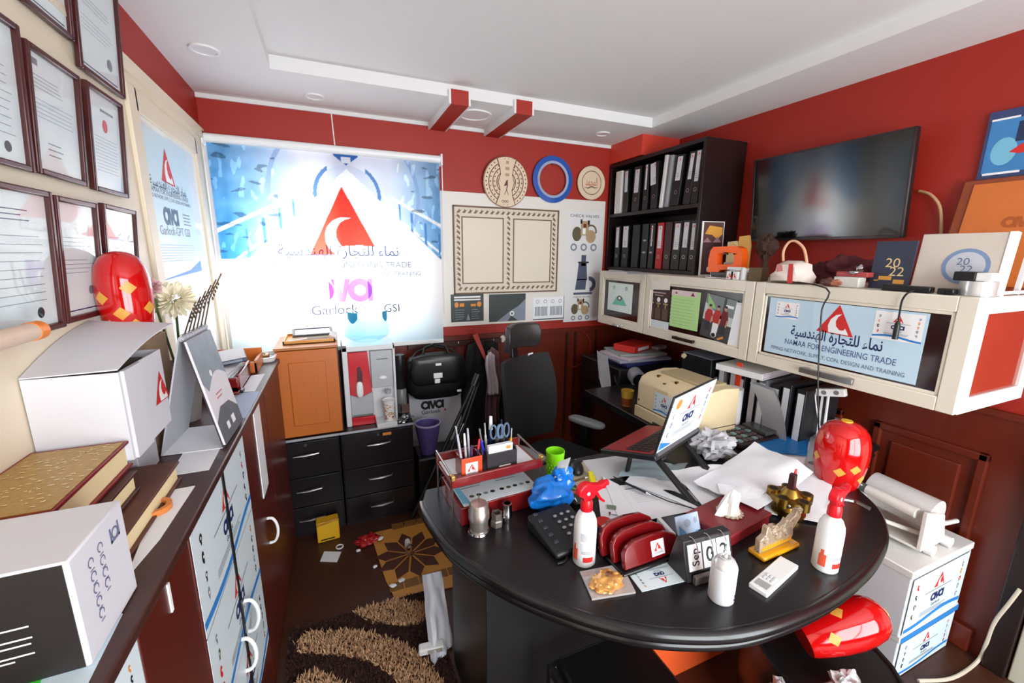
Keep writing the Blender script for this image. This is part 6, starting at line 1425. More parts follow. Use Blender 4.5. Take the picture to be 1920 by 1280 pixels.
for i in range(5):
    a = 2*PI*i/5+.5; c = Vector((.052*math.cos(a), .052*math.sin(a), .048)); G(brass).cyl(c, c+Vector((0, 0, .032)), .02, n=18).put('lug', t); G(mat('bore_dark', (52, 40, 24), .5, .6)).cyl(c+Vector((0, 0, .0322)), c+Vector((0, 0, .0325)), .0135, n=16).put('bolt_hole', t)
G(mat('dark_maroon', (58, 22, 24), .4)).box(-.016, -.01, .098, .004, .01, .155).put('stem', t, bevel=.002); G(mat('handle_red', (210, 40, 40), .35)).add([(.004, -.01, .098), (.016, -.008, .1), (.024, .0, .165), (.016, .004, .165), (.004, .01, .098)], [(0, 1, 2, 3), (0, 3, 4), (1, 4, 3, 2), (0, 4, 1)]).put('handle', t, smooth=False); G(steel).blob((-.055, -.015, .06), (.006, .006, .008)).put('bolt', t)
M_, w, h = qM([(1373, 1005), (1448, 960), (1368, 922), (1280, 962)], ZT_+.045); t = thing('tissue_box', 'dark red lidded tissue box with white tissue pulled out', 'tissue box', M_ @ Matrix.Translation((0, 0, -.045)))
mr = mat('tissue_box_red', (122, 26, 34), .35, var=.06)
G(mr).box(-w/2+.004, -h/2+.004, 0, w/2-.004, h/2-.004, .036).put('box', t, bevel=.003); G(mr).box(-w/2, -h/2, .034, w/2, h/2, .045).put('lid', t, bevel=.003)
lc = mat('lace_beige', (196, 176, 156), .6, var=.1)
G(lc).lathe([(.03, .0455), (.038, .0465), (.036, .050), (.028, .049)], 24, cap=False).put('slot_frill', t)
for i in range(16): a = 2*PI*i/16; G(lc).blob((.037*math.cos(a), .037*math.sin(a), .049), (.006, .006, .0035), i, .3, nu=8, nv=6).put('frill_bead', t)
g = G(mat('tissue_white', (238, 236, 232), .85)); vs = []
for j in range(7):
    v = j/6
    for i in range(14):
        a = 2*PI*i/14; r = .040*(1-v)**.6*(1+.35*math.sin(3*a+v*2))+.005; vs.append((r*math.cos(a)*1.1+.008*v+(.028*v if math.cos(a) > .5 else 0), r*math.sin(a)*.6, .046+.082*v*(1-.25*(math.cos(a) > .4))))
g.add(vs, [(j*14+i, j*14+(i+1) % 14, j*14+14+(i+1) % 14, j*14+14+i) for j in range(6) for i in range(14)]+[tuple(6*14+i for i in range(14))]); g.put('tissue', t, ang=25)
# ---- red vase on the desk
vase('red vase with gold squares standing on desk corner by the wall panelling', T(1.80, .90), True, .965, kr=1.17, spots=((-118, .105), (-150, .085), (-92, .06), (-60, .11), (-20, .09), (60, .1), (150, .12)))
o = thing('curved_strip', 'pale curved clear strip lying behind the right spray bottle', 'strip', T(1.62, .76)); G(glassmat('clear_strip', (.92, .92, .9), .1, .1)).tube([(-.06, .03, .01), (0, .05, .02), (.06, .02, .02), (.08, -.03, .01)], .009, 8, sm=4).put('strip', o)
# ---- small things round the blue bag
M_, w, h = qM([(1064, 950), (1098, 940), (1092, 905), (1060, 912)], ZT_+.012); t = thing('pouch', 'dark olive patterned pouch between blue bag and spray bottle', 'pouch', M_); G(mat('olive_pouch', (62, 58, 40), .5, var=.3, scale=30)).blob((0, 0, 0), (w/2, h/2, .011), 3, .15, 2, 22, 12, .6).put('pouch', t); G(mat('pouch_orange', (196, 90, 40), .5)).bar((-w*.35, h*.1, .011), (w*.05, -h*.1, .011), .014, .003).put('orange_band', t); G(mat('pouch_green', (96, 170, 60), .5)).bar((w*.05, h*.2, .010), (w*.3, -h*.25, .010), .010, .003).put('green_band', t)
for q0, q1, m, lb in (((1062, 912), (1082, 940), black, 'black and white pen lying across the dark olive pouch'), ((1172, 905), (1222, 928), mat('ink_blue_barrel', (24, 26, 46), .3), 'dark ballpoint pen lying on the white letters by laptop stand'), ((1072, 903), (1102, 894), mat('bamboo_stick', (96, 66, 40), .6), 'brown stick pen lying on the beige mat')):
    a, b = D(*q0, ZT_+.03), D(*q1, ZT_+.026); t = thing('pen', lb, 'pen'); G(m).cyl(a, a+(b-a)*.8, .0042, n=10).put('barrel', t); G(whiteink).cyl(a+(b-a)*.8, b, .0036, .001, 10).put('tip', t)
# ------------------------------------------------------------------ papers and machines on the rear part of the desk
def psheet(label, q, zs, amp, seed, m=paperm, name='paper_sheet', th=.0015, fn=None, group='loose papers on the desk', n=12, base=ZT_):
    P = [D(px, py, base+z) for (px, py), z in zip(q, zs)]; c = sum(P, Vector())/4; c.z = base
    P = [p-c for p in P]
    o = G(m).grid(P, n, n, lambda u, v: max(-min(zs)*.6, amp*(noise.noise(Vector((u*2.2+seed, v*2.2, seed*.7)))+.25*noise.noise(Vector((u*6, v*6, seed))))), th)
    if fn:
        t = thing(name, label, 'paper', Matrix.Translation(c), group); o.put('sheet', t); M_, w, h = quadM(P); printed(t, lambda g: fn(g, w, h), .004, 'print', M_); return t
    o = o.put(name, None, Matrix.Translation(c)); return tag(o, label, 'paper', group)
def letter(g, w, h):
    g.c(greyink); st = random.getstate(); g.lines(-w*.36, -h*.1, w*.2, h*.2, 6, .08); random.setstate(st); g.rect(-w*.36, h*.33, -w*.1, h*.36)
def letterhead(g, w, h):
    g.c(mat('sage_ink', (120, 140, 120), .6)).rect(-w*.1, -h*.22, w*.34, -h*.12); g.c(mat('dark_red_ink', (110, 30, 30), .6)).poly([(-w*.02, -h*.3), (w*.1, -h*.3), (w*.04, -h*.40)]); g.c(greyink).rect(w*.12, -h*.36, w*.36, -h*.34)
z0 = .003
psheet('grey-white sheet at the back edge of desk left of laptop', [(1120, 900), (1232, 884), (1205, 848), (1092, 863)], [z0]*4, .001, 1, mat('dull_white_paper', (206, 206, 208), .7))
psheet('white letter with green header behind left spray bottle', [(1128, 980), (1172, 976), (1152, 912), (1118, 900)], [z0+.003]*4, .001, 2, fn=letterhead)
psheet('white letter with ruled line right of the green-headed one', [(1165, 985), (1205, 976), (1160, 908), (1130, 893)], [z0+.006]*4, .001, 3)
psheet('large white letter lying behind the letter holder', [(1203, 976), (1308, 956), (1215, 905), (1158, 910)], [z0+.007]*4, .0015, 4, fn=letter)
psheet('white sheet with black clip edge between laptop and tissue box', [(1172, 902), (1304, 954), (1332, 935), (1190, 882)], [.02, .014, .02, .02], .004, 5)
tag(G(black).tube([D(1150, 893, .787), D(1200, 917, .785), D(1255, 940, .782), D(1304, 954, .779)], .0022, 6).put('folder_rail', None), 'thin black folder spine lying diagonally on white letters', 'folder')
psheet('white sheet under the laptop stand legs', [(1190, 905), (1290, 925), (1275, 880), (1170, 872)], [.012]*4, .004, 6)
psheet('bluish crumpled sheet under the laptop base', [(1160, 890), (1270, 900), (1290, 868), (1180, 862)], [.022]*4, .012, 7, mat('bluish_film', (170, 190, 198), .3))
psheet('big white bent sheet left of the heap behind tissue box', [(1318, 948), (1430, 955), (1410, 868), (1258, 880)], [.02, .03, .05, .04], .02, 8)
psheet('big white sheet on top of the heap with raised corner', [(1300, 905), (1420, 960), (1525, 885), (1415, 826)], [.05, .045, .06, .075], .022, 9)
psheet('white sheet at the back of heap beside the calculator', [(1375, 880), (1500, 905), (1510, 858), (1400, 845)], [.03, .03, .04, .05], .02, 10)
psheet('white sheet at the right of heap under brass valve', [(1430, 960), (1560, 985), (1560, 905), (1460, 880)], [.008, .006, .02, .03], .006, 11)
psheet('white sheet at the far right of heap in front of red vase', [(1490, 930), (1545, 945), (1552, 880), (1500, 862)], [.012, .01, .02, .03], .008, 12)
psheet('grey sheet sliding off behind the paper heap', [(1440, 880), (1545, 892), (1560, 850), (1480, 838)], [.008]*4, .004, 13, paperg)
psheet('small white leaflet on the paper heap behind tissue box', [(1350, 925), (1418, 935), (1440, 918), (1345, 906)], [.058, .056, .062, .064], .002, 14)
t = thing('crumpled_paper', 'crumpled grey-white paper behind laptop in front of calculator', 'paper', T(1.53, 1.27, .02)); G(mat('crumple_grey', (190, 190, 194), .6)).blob((0, 0, .04), (.085, .075, .05), 12, .5, 3, 34, 18).put('film', t, ang=15); G(mat('cellophane_grey', (176, 176, 182), .35)).grid([(-.09, -.06, .0), (.08, -.07, .0), (.09, .06, .03), (-.06, .07, .05)], 12, 12, lambda u, v: .02*noise.noise(Vector((u*5, v*5, 2))), .002).put('paper', t, ang=15)
M_, w, h = qM([(1252, 1003), (1308, 992), (1300, 963), (1240, 970)], ZT_+.02); t = thing('black_box', 'small dark box between letter holder and tissue box', 'box', M_ @ Matrix.Translation((0, 0, -.0195))); G(mat('dark_plum_box', (40, 30, 38), .3)).box(-w/2+.015, -h/2, 0, w/2, h/2, .02).put('body', t, bevel=.002); G(white).box(-w/2, -h/2, 0, -w/2+.014, h/2, .0205).put('white_end', t, bevel=.001)
# laptop on its stand, the lid's back carries a flyer
A_, B_ = D(1228, 855, .93), D(1310, 803, .93); dx = (B_-A_).normalized(); nn = Vector((dx.y, -dx.x, 0))
th = math.radians(13); up = Vector((0, 0, 1))*math.cos(th)+nn*math.sin(th); out = dx.cross(up).normalized()
w, h = (B_-A_).length, .24
t = thing('laptop', 'black laptop on a stand, company flyer on the back of its lid', 'laptop', axes((A_+B_)/2, dx, -nn, (0, 0, 1)))
lt = mat('laptop_black', (24, 24, 28), .35); bs = math.radians(-14)
Lb = Matrix.Rotation(bs, 4, 'X')
G(lt).box(-w/2, .0, -.022, w/2, .245, .0).put('base', t, Lb, bevel=.004)
G(mat('laptop_deck_reflection', (160, 20, 26), .25)).box(-w/2+.012, .02, .0002, w/2-.012, .235, .001).put('keyboard_deck', t, Lb)  # deck coloured red to paint in a red reflection
g = G(black)
for i in range(12):
    for j in range(4): g.box(-w/2+.03+i*.026, .04+j*.026, .001, -w/2+.052+i*.026, .062+j*.026, .0025)
g.put('keys', t, Lb, smooth=False, kind='stuff')
lid = axes((0, 0, .004), (1, 0, 0), (0, -math.sin(th), math.cos(th)), (0, -math.cos(th), -math.sin(th)))
G(lt).box(-w/2, 0, -.008, w/2, h, 0).put('lid', t, lid, bevel=.003)
G(mat('lid_flyer_paper', (226, 234, 240), .4)).box(-w/2+.006, .006, 0, w/2-.006, h-.005, .0008).put('lid_flyer', t, lid)
printed(t, lambda g: (flyer(g, w*.94, h*.92, 0, h/2, 21, False), g.c(orangeink), g.ell(-w*.34, h*.83, .02, .02, 10, .0006), g.c(blueink), g.poly([(-w*.47, .015), (-w*.47, .05), (-w*.2, .014)])), .0012, 'print', lid)
G(mat('hinge_grey', (120, 120, 124), .35, .5)).cyl((-w/2+.01, 0, .0), (w/2-.01, 0, .0), .008, n=12).put('hinge', t)
t = thing('laptop_stand', 'black foldable laptop stand with two angled legs', 'stand', axes((A_+B_)/2, dx, -nn, (0, 0, 1)))
zf = ZT_-.93
for s_ in (-1, 1):
    x = s_*.11
    G(black).bar((x, .0, -.035), (x, .235, -.094), .03, .012).put('arm', t, bevel=.002)
    G(black).bar((x, .03, -.045), (x-.01, -.13, zf+.012), .026, .014).put('leg', t, bevel=.002); G(black).bar((x-.01, -.16, zf+.011), (x, .16, zf+.011), .03, .015).put('foot', t, bevel=.003)
    G(black).bar((x, .15, zf+.018), (x, .14, -.075), .022, .012).put('strut', t, bevel=.002)
# desk calculator, blue folder and papers under the cupboards
M_, w, h = qM([(1372, 831), (1441, 815), (1428, 791), (1354, 806)], ZT_+.035); t = thing('desk_calculator', 'large dark desk calculator with tilted display beside blue folder', 'calculator', M_ @ Matrix.Translation((0, 0, -.0345)))
G(mat('calc_dark', (52, 34, 36), .35)).add([(-w/2, -h/2, .006), (w/2, -h/2, .006), (w/2, h/2, .006), (-w/2, h/2, .006), (-w/2, -h/2, .024), (w/2, -h/2, .024), (w/2, h/2, .036), (-w/2, h/2, .036)], [(0, 3, 2, 1), (4, 5, 6, 7), (0, 1, 5, 4), (1, 2, 6, 5), (2, 3, 7, 6), (3, 0, 4, 7)]).put('body', t, bevel=.003)
G(mat('calc_lcd', (70, 74, 72), .15)).box(w*.20, -h*.4, .03, w*.48, h*.42, .048).put('display', t, bevel=.003)
for i in range(5):
    for j in range(4): G([mat('calc_key', (92, 78, 78), .4), mat('calc_key_teal', (120, 150, 150), .4)][(i+j) % 3 == 0]).box(-w*.46+i*w*.125, -h*.4+j*h*.2, .026+.003*j, -w*.46+i*w*.125+w*.09, -h*.4+j*h*.2+h*.14, .034+.003*j).put('key', t, bevel=.001)
psheet('white sheet under the blue folder', [(1405, 855), (1530, 868), (1545, 815), (1440, 800)], [.004]*4, .001, 15, group='loose papers under the wall cupboards')
o = slab('blue_folder', 'blue cardboard folder lying behind the paper heap', 'folder', [(1398, 842), (1513, 851), (1520, 803), (1440, 799)], ZT_+.012, .006, mat('folder_blue', (30, 118, 190), .4, var=.08)); o.location.z = ZT_+.010
psheet('grey curled sheet between the blue folder and red vase', [(1512, 868), (1538, 862), (1548, 815), (1520, 812)], [.02, .03, .05, .03], .01, 16, paperg, group='loose papers under the wall cupboards')
# paper towel, files, socket strip, bottles
p = D(1355, 800); t = thing('paper_roll', 'upright white paper towel roll left of the standing files', 'paper roll', T(1.875, 1.47)); G(mat('towel_paper', (226, 222, 224), .85, var=.03, bump=.2)).lathe([(.02, 0), (.052, .0), (.052, .215), (.02, .215), (.02, 0)], 32, cap=False).put('roll', t); G(mat('card_core', (176, 140, 104), .7)).lathe([(.0195, .002), (.0195, .213)], 20, cap=False).put('core', t)
t = thing('ruler', 'orange-red upright strip standing behind the paper roll', 'ruler', T(1.945, 1.50, .0005)); G(mat('ruler_red', (228, 74, 40), .3)).box(-.003, -.016, 0, .003, .016, .335).put('strip', t, bevel=.001)
fcol = [mat('file_black', (26, 26, 30), .4), mat('file_plum', (52, 40, 60), .4), mat('file_grey', (120, 118, 126), .5)]
flab = ('grey standing file nearest to paper roll', 'plum standing file second from the paper roll', 'black standing file third from the paper roll', 'black standing file with white edge, fourth from paper roll', 'grey standing file in the middle of row', 'black standing file behind the bent papers', 'black standing file near the socket strip', 'rightmost black standing file by the socket strip')
for i in range(8):
    y = 1.64-.062*i; t = thing('file_folder', flab[i], 'file', T(2.10+.015*(i % 2), y, .0005), 'standing files under the wall cupboards')
    m = fcol[[2, 1, 0, 0, 2, 0, 0, 0][i]]; G(m).box(-.11, -.022, 0, .15, .022, .28-.012*(i % 3)).put('cover', t, bevel=.002); G(paperm).box(-.108, -.015, .004, -.1095-.001, .015, .26-.012*(i % 3)).put('pages', t)
t = thing('paper_fan', 'sheaf of grey-white papers bending leftwards out of the files', 'paper', T(1.93, 1.28, .0005))
g = G(paperg)
for k in range(5):
    P = []
    for j in range(9): v = j/8; P.append((.02-.0*v-.10*v*v-.012*k*v, .30*v*.95))
    vs = [(x+.003*k, -.05-.004*k, z) for x, z in P]+[(x+.003*k+.02, .07, z) for x, z in P]; g.c(paperg if k else mat('paper_fan_front', (186, 186, 194), .7)).add(vs, [(j, j+1, 9+j+1, 9+j) for j in range(8)])
g.put('sheets', t)
for k, (dy, lb) in enumerate(((0, 'white thin board leaning against the files, left one'), (-.025, 'white thin board leaning against the files, right one'))):
    t = thing('thin_board', lb, 'board', axes((2.06, 1.14+dy, ZT_+.0005), (0, -1, 0), (.05, .22, .97), (-1, 0, .05))); G(paperm).box(-.003, 0, -.012, .003, .27, 0).put('board', t)
t = thing('lying_folder', 'white-edged open folder lying on top of the standing files', 'folder', FLR(2.06, 1.50, 1.0415, 8)); G(white).box(-.16, -.13, 0, .16, .12, .003).box(-.16, -.13, .0, -.156, .12, .034).box(-.16, -.13, .031, .16, .12, .034).put('cover', t, bevel=.001); G(mat('pinkish_pages', (200, 186, 196), .7)).box(-.15, -.12, .003, .15, .11, .024).put('pages', t)
t = thing('socket_strip', 'white two-way socket strip tilted under the large cupboard', 'socket', axes((2.0, 1.085, 1.055), (.2, -.95, .25), (.0, .25, .97), (-.98, -.19, .05)) @ Matrix.Scale(.78, 4)); G(white).box(-.07, -.022, -.04, .07, .022, 0).put('body', t, bevel=.005)
for k in (-1, 1): G(mat('socket_dark', (120, 112, 118), .5)).cyl((.03*k, 0, 0), (.03*k, 0, .0012), .013, n=18).put('outlet', t)
G(white).tube([(-.07, 0, -.02), (-.085, -.02, -.03), (-.09, -.12, -.04), (-.08, -.25, -.04)], .0035, 8, sm=4).put('lead', t)
for i, (px, lb) in enumerate(((1545, 'small white bottle behind the red vase, left one'), (1560, 'small white bottle behind the red vase, right one'))):
    t = thing('small_bottle', lb, 'bottle', T(2.215+.02*i, 1.15-.055*i, .0005)); G(white).lathe([(.017, 0), (.018, .01), (.018, .085), (.009, .097), (.009, .102)], 18).put('body', t); G(mat('cap_grey', (150, 146, 150), .4)).cyl((0, 0, .102), (0, 0, .116), .011, n=14).put('cap', t)
# printer
t = thing('printer', 'beige laser printer with small flyer on its front, under the cupboards', 'printer', T(1.53, 1.79, .0006))
bg_ = mat('printer_beige', (222, 202, 162), .4, var=.03); dkp = mat('printer_slot', (60, 52, 44), .5)
prof = [(0, .0), (0, .19), (.018, .225), (.06, .245), (.17, .258), (.27, .25), (.27, 0)]
G(bg_).prism(prof, 0, .42).put('body', t, axes((0, 0, .0), (1, 0, 0), (0, 0, 1), (0, -1, 0)), bevel=.006)
G(bg_).box(-.014, -.42, .0, .0, 0, .062).put('paper_tray', t, bevel=.004); G(dkp).box(-.0145, -.27, .0, -.010, -.15, .018).put('tray_grip', t)
G(dkp).box(-.001, -.42, .062, .27, .0005, .066).put('seam', t); G(mat('printer_well', (176, 158, 122), .5)).box(.10, -.36, .247, .25, -.06, .263).put('output_well', t, bevel=.004)
FM = axes((-.0012, -.21, .125), (0, -1, 0), (0, 0, 1), (-1, 0, 0))
G(flyerm).box(-.075, -.055, 0, .075, .055, .001).put('flyer', t, FM); printed(t, lambda g: flyer(g, .15, .11, 0, 0, 31), .0016, 'print', FM)
G(bg_).box(-.0035, -.235, .19, .0, -.13, .2).put('grip_lip', t)
for x, y in ((.05, -.10), (.05, -.23), (.02, -.18)): G(brass).box(x, y, .236 if x > .03 else .22, x+.014, y+.014, .252 if x > .03 else .232).put('sticker', t)
G(ink).box(-.001, -.02, .09, .0002, -.012, .10).put('button', t)
# corner machine with a paper pile and the things round it
blk2 = mat('machine_black', (24, 20, 24), .35, var=.2)
t = thing('office_machine', 'black office machine in the far right corner under a paper pile', 'machine', FLR(1.815, 2.31, 0)); G(blk2).box(0, 0, 0, .56, .48, .66).put('cabinet', t, bevel=.006); G(blk2).box(-.02, -.01, .67, .57, .48, .86).put('scanner', t, bevel=.01); G(chrome).cyl((-.021, .10, .76), (-.026, .10, .76), .018, n=20).put('knob', t); G(greyink).cyl((-.021, .2, .75), (-.024, .2, .75), .03, n=24).put('dial', t); G(chrome).tube([(-.02, -.01+.05, .80), (-.03, .02, .78), (-.02, .0, .74)], .004, 6).put('latch', t)
t = thing('roller_cover', 'round grey paper roll end on the corner machine', 'roll', FLR(1.90, 2.22, .80)); G(mat('grey_roll', (150, 150, 158), .4)).cyl((0, 0, 0), (.02, .08, .02), .055, n=28).put('rim', t); G(black).cyl((-.001, -.004, -.001), (.0, .002, 0), .042, n=24).put('core', t)
zc = .861
for i, (w_, d_, th_, dz, rz, m, lb) in enumerate(((.42, .34, .022, 0, 4, mat('navy_folder', (44, 52, 104), .4), 'dark blue folder at the bottom of the corner machine pile'), (.44, .33, .018, .023, -5, mat('lilac_folder', (176, 176, 196), .5), 'pale lilac folder on the corner machine pile'), (.40, .30, .020, .042, 7, mat('pink_white_folder', (212, 196, 204), .5), 'pinkish white folder on the corner machine pile'), (.36, .27, .014, .063, -9, mat('mint_grey_folder', (164, 180, 176), .5), 'mint grey folder on the corner machine pile'))):
    o = G(m).box(-w_/2, -d_/2, 0, w_/2, d_/2, th_).put('folder', None, FLR(2.07, 2.50, zc+dz+.0005, rz), bevel=.003); tag(o, lb, 'folder', 'folders piled on the corner machine')
t = thing('red_box', 'flat red box with white lettering on the corner machine folder pile', 'box', FLR(2.07, 2.51, zc+.079, 20)); G(redink).box(-.13, -.09, 0, .13, .09, .05).put('box', t, bevel=.006); G(whiteink).box(-.08, -.0912, .012, .07, -.0905, .036).put('label', t); 
o = G(mat('grey_eraser', (170, 150, 156), .5)).box(-.06, -.03, 0, .06, .03, .025).put('sponge', None, FLR(2.27, 2.45, zc+.079, 15), bevel=.006); tag(o, 'grey sponge-like block right of the flat red box', 'sponge')
o = G(paperg).grid([(1.735, 2.30, .60), (1.735, 2.36, .62), (1.745, 2.52, .955), (1.725, 2.34, .955)], 8, 12, lambda u, v: .012*math.sin(v*4+u*3), .003).put('hanging_papers', None); tag(o, 'grey papers hanging down the left side of corner machine', 'paper')
p = D(1180, 768); t = thing('yellow_cup', 'small yellow plastic cup on the desk left of the printer', 'cup', T(1.575, 1.93, .0005)); yc = mat('mustard_plastic', (196, 164, 60), .35); G(yc).lathe([(.028, 0), (.038, .095), (.036, .095), (.027, .004), (.001, .004)], 26).put('cup', t); G(mat('amber_label', (140, 70, 24), .4)).lathe([(.0285, .004), (.0335, .05)], 26, cap=False).put('band', t)
t = thing('speaker_box', 'black box with pale top edge behind the printer', 'box', T(2.0, 1.80, .0006)); G(black).box(-.06, -.11, 0, .12, .11, .30).put('body', t, bevel=.004); G(greyink).box(-.06, -.11, .3, .12, .11, .304).put('top_edge', t); G(mat('beige_knob', (206, 186, 160), .4)).blob((-.08, .08, .286), (.015, .015, .016)).put('knob', t)
t.location.x = 2.02
# ------------------------------------------------------------------ office chair
t = thing('office_chair', 'black mesh office chair with headrest and grey armrests behind desk', 'chair', FLR(1.13, 1.955, 0, 25))
mesh_ = mat('chair_mesh', (26, 24, 26), .7, var=.3, scale=200, bump=.3)
G(black).cyl((0, 0, .10), (0, 0, .40), .025).put('gas_column', t)
for i in range(5):
    a = 2*PI*i/5+.3; e = Vector((.29*math.cos(a), .29*math.sin(a), .06)); G(black).bar((0, 0, .11), e, .045, .03).put('base_arm', t, bevel=.006); G(black).cyl((e.x, e.y-.012, .028), (e.x, e.y+.012, .028), .028, n=18).put('castor', t)
G(fabric).blob((0, 0, .46), (.25, .24, .05), 1, .04, 2, 28, 14, .55).put('seat', t)
def curved(w_, h_, dep, bow, th_=.03, nx=12, nz=8, flare=0.):
    vs = []; fs = []
    for k in (0, 1):
        for j in range(nz+1):
            for i in range(nx+1):
                u = i/nx*2-1; v = j/nz; ww = w_/2*(1-.12*abs(2*v-1)**3)+flare*v; vs.append((u*ww, dep*(u*u)*-1+bow*math.sin(v*PI)+k*th_, v*h_))
    W1 = nx+1; N = W1*(nz+1)
    for j in range(nz):
        for i in range(nx): a = j*W1+i; fs += [(a, a+1, a+W1+1, a+W1), (N+a, N+a+W1, N+a+W1+1, N+a+1)]
    bd = list(range(W1))+[j*W1+nx for j in range(1, nz+1)]+[nz*W1+i for i in range(nx-1, -1, -1)]+[j*W1 for j in range(nz-1, 0, -1)]
    for a, b in zip(bd, bd[1:]+bd[:1]): fs.append((a, a+N, b+N, b))
    return vs, fs
G(mesh_).add(*curved(.46, .52, .07, -.03)).put('backrest', t, Matrix.Translation((0, .26, .52)) @ Matrix.Rotation(-.1, 4, 'X'))
G(mat('headrest_leather', (52, 48, 48), .35, var=.1)).add(*curved(.29, .15, .05, -.02, .04)).put('headrest', t, Matrix.Translation((0, .33, 1.09)) @ Matrix.Rotation(.12, 4, 'X'), bevel=.008)
G(black).bar((0, .29, .45), (0, .36, 1.12), .05, .025, (0, 1, 0)).put('spine', t, bevel=.005)
ap = mat('arm_grey', (132, 140, 142), .35, var=.1)
for s_ in (-1, 1):
    G(ap).blob((s_*.29, -.0, .625), (.045, .125, .018), 0, 0, nu=24, nv=12, sharp=.6).put('armrest', t); G(black).bar((s_*.28, .02, .42), (s_*.29, .01, .615), .035, .055).put('arm_post', t, bevel=.006); G(black).bar((s_*.08, .02, .42), (s_*.29, .02, .42), .05, .025).put('arm_bracket', t, bevel=.004)
for i, (x, z, lb) in enumerate(((.10, 1.02, 'small white tag below the headrest of the office chair'),)):
    G(whiteink).box(x-.025, .30, z, x+.02, .304, z+.028).put('tag', t)
# ------------------------------------------------------------------ under the rounded end of the desk
t = thing('stool', 'black padded stool with glossy frame under left end of desk', 'stool', FLR(.69, .72, 0) @ Matrix.Diagonal((.78, 1, 1, 1)))
G(leather).box(-.19, -.2, .405, .19, .19, .455).put('seat', t, bevel=.015, seg=3)
fr = mat('frame_gloss_black', (40, 38, 38), .2, coat=.4)
for a, b in (((-.2, -.2), (.2, -.2)), ((-.2, .2), (.2, .2)), ((-.2, -.2), (-.2, .2)), ((.2, -.2), (.2, .2))): G(fr).bar((a[0], a[1], .40), (b[0], b[1], .40), .022, .03).put('rail', t, bevel=.003)
for x in (-.2, .2):
    for y in (-.2, .2): G(fr).bar((x, y, 0), (x, y, .41), .026, .026).put('leg', t, bevel=.003)
t = thing('pouf', 'round black barrel seat under the right end of desk', 'seat', FLR(1.44, .66, 0)); G(leather).lathe([(.20, 0), (.235, .05), (.245, .18), (.235, .29), (.20, .325), (.001, .335)], 40).put('body', t); G(black).tube([(.20*math.cos(a), .20*math.sin(a), .325) for a in [k*.3 for k in range(21)]], .008, 6, closed=True).put('piping', t)
t = thing('rounded_ball', 'glossy dark grey rounded thing on the barrel seat beside floor vase', 'ball', FLR(1.29, .80, .334)); G(mat('dark_grey_gloss', (58, 66, 68), .2, coat=.4)).blob((0, 0, .065), (.075, .06, .065), 2, .04).put('shell', t)
ax = Vector((.86, -.36, .36)).normalized(); u = Vector((0, 0, 1)).cross(ax).normalized(); v = ax.cross(u)
vase('red vase with yellow plug lying on the barrel seat under desk', axes(Vector((1.43, .65, .452))-ax*.10, u, v, ax), True, 1.0, spots=((100, .12), (60, .06), (150, .07), (-60, .1), (-120, .14)))
filmw = mat('crumpled_film', (190, 190, 192), .18, var=.2, scale=50, bump=.8, coat=.4)
for i, (x, y, rx, lb) in enumerate(((1.16, .62, .045, 'crumpled clear wrapped packet before barrel seat, left one'), (1.36, .56, .06, 'crumpled clear wrapped packet on barrel seat, right one'))):
    o = G(filmw).blob((0, 0, .03), (rx, .035, .03), 5+i, .4, 3, 26, 16).put('wrapped_packet', None, FLR(x, y, .33 if i else .318), ang=20); tag(o, lb, 'packet')
# ------------------------------------------------------------------ boxes and wrap dispenser at the right
bxm = mat('white_box_board', (214, 216, 220), .4, var=.03)
for i, (x0, z0_, z1_, lb) in enumerate(((1.92, 0, .213, 'lower white box of the pair by the wall panelling'), (1.905, .2135, .505, 'upper white box of the pair by the wall panelling'))):
    t = thing('storage_box', lb, 'box', FLR(x0, .655, z0_)); w, h = 2.352-x0, z1_-z0_
    G(bxm).box(0, 0, 0, w, .33, h).put('body', t, bevel=.004); G(mat('box_lid', (224, 222, 218), .4)).box(-.004, -.004, h-.03, w+.002, .334, h+.0005).put('lid', t, bevel=.004)
    G(flyerm).box(.01, -.0052, .006, w-.02, -.0045, h-.035).put('flyer', t); printed(t, lambda g: flyer(g, w-.04, h-.05, 0, 0, 41+i), 0, 'print', axes((w/2-.005, -.0058, h/2-.014), (1, 0, 0), (0, 0, 1), (0, -1, 0)))
    if i == 0: G(blueink).box(.0, -.0056, h-.03, w, -.005, h-.006).put('blue_band', t)
t = thing('wrap_dispenser', 'white wrap dispenser with big film roll on top of the box pair', 'dispenser', FLR(2.14, .80, .506, 0))
fl_ = mat('film_roll', (206, 204, 202), .35, var=.06); wp = mat('off_white_plastic', (226, 222, 214), .35)
G(fl_).cyl((0, -.09, .135), (0, .13, .145), .068, n=36).put('film_roll', t); G(wp).cyl((0, -.093, .135), (0, -.088, .135), .03, n=24).put('core', t); G(mat('core_dark', (110, 100, 96), .6)).cyl((0, -.0945, .135), (0, -.093, .135), .014, n=18).put('core_hole', t)
G(wp).cyl((-.105, -.07, .165), (-.105, .10, .172), .021, n=20).put('roller', t); G(mat('roller_grip', (96, 98, 100), .4)).cyl((-.105, .10, .172), (-.105, .125, .173), .019, n=20).put('grip_ring', t); G(white).blob((-.105, .14, .174), (.02, .02, .02)).put('end_knob', t)
G(wp).cyl((.04, -.10, .10), (.155, -.10, .082), .009, n=12).put('axle_rod', t); G(wp).cyl((-.11, .02, .075), (-.02, -.12, .055), .009, n=12).put('tie_rod', t)
for y in (-.10, .12): G(wp).add([(-.11, y-.008, .02), (.07, y-.008, .02), (.02, y-.008, .15), (-.12, y-.008, .19), (-.11, y+.008, .02), (.07, y+.008, .02), (.02, y+.008, .15), (-.12, y+.008, .19)], [(0, 1, 2, 3), (7, 6, 5, 4), (0, 4, 5, 1), (1, 5, 6, 2), (2, 6, 7, 3), (3, 7, 4, 0)]).put('side_bracket', t, bevel=.003)
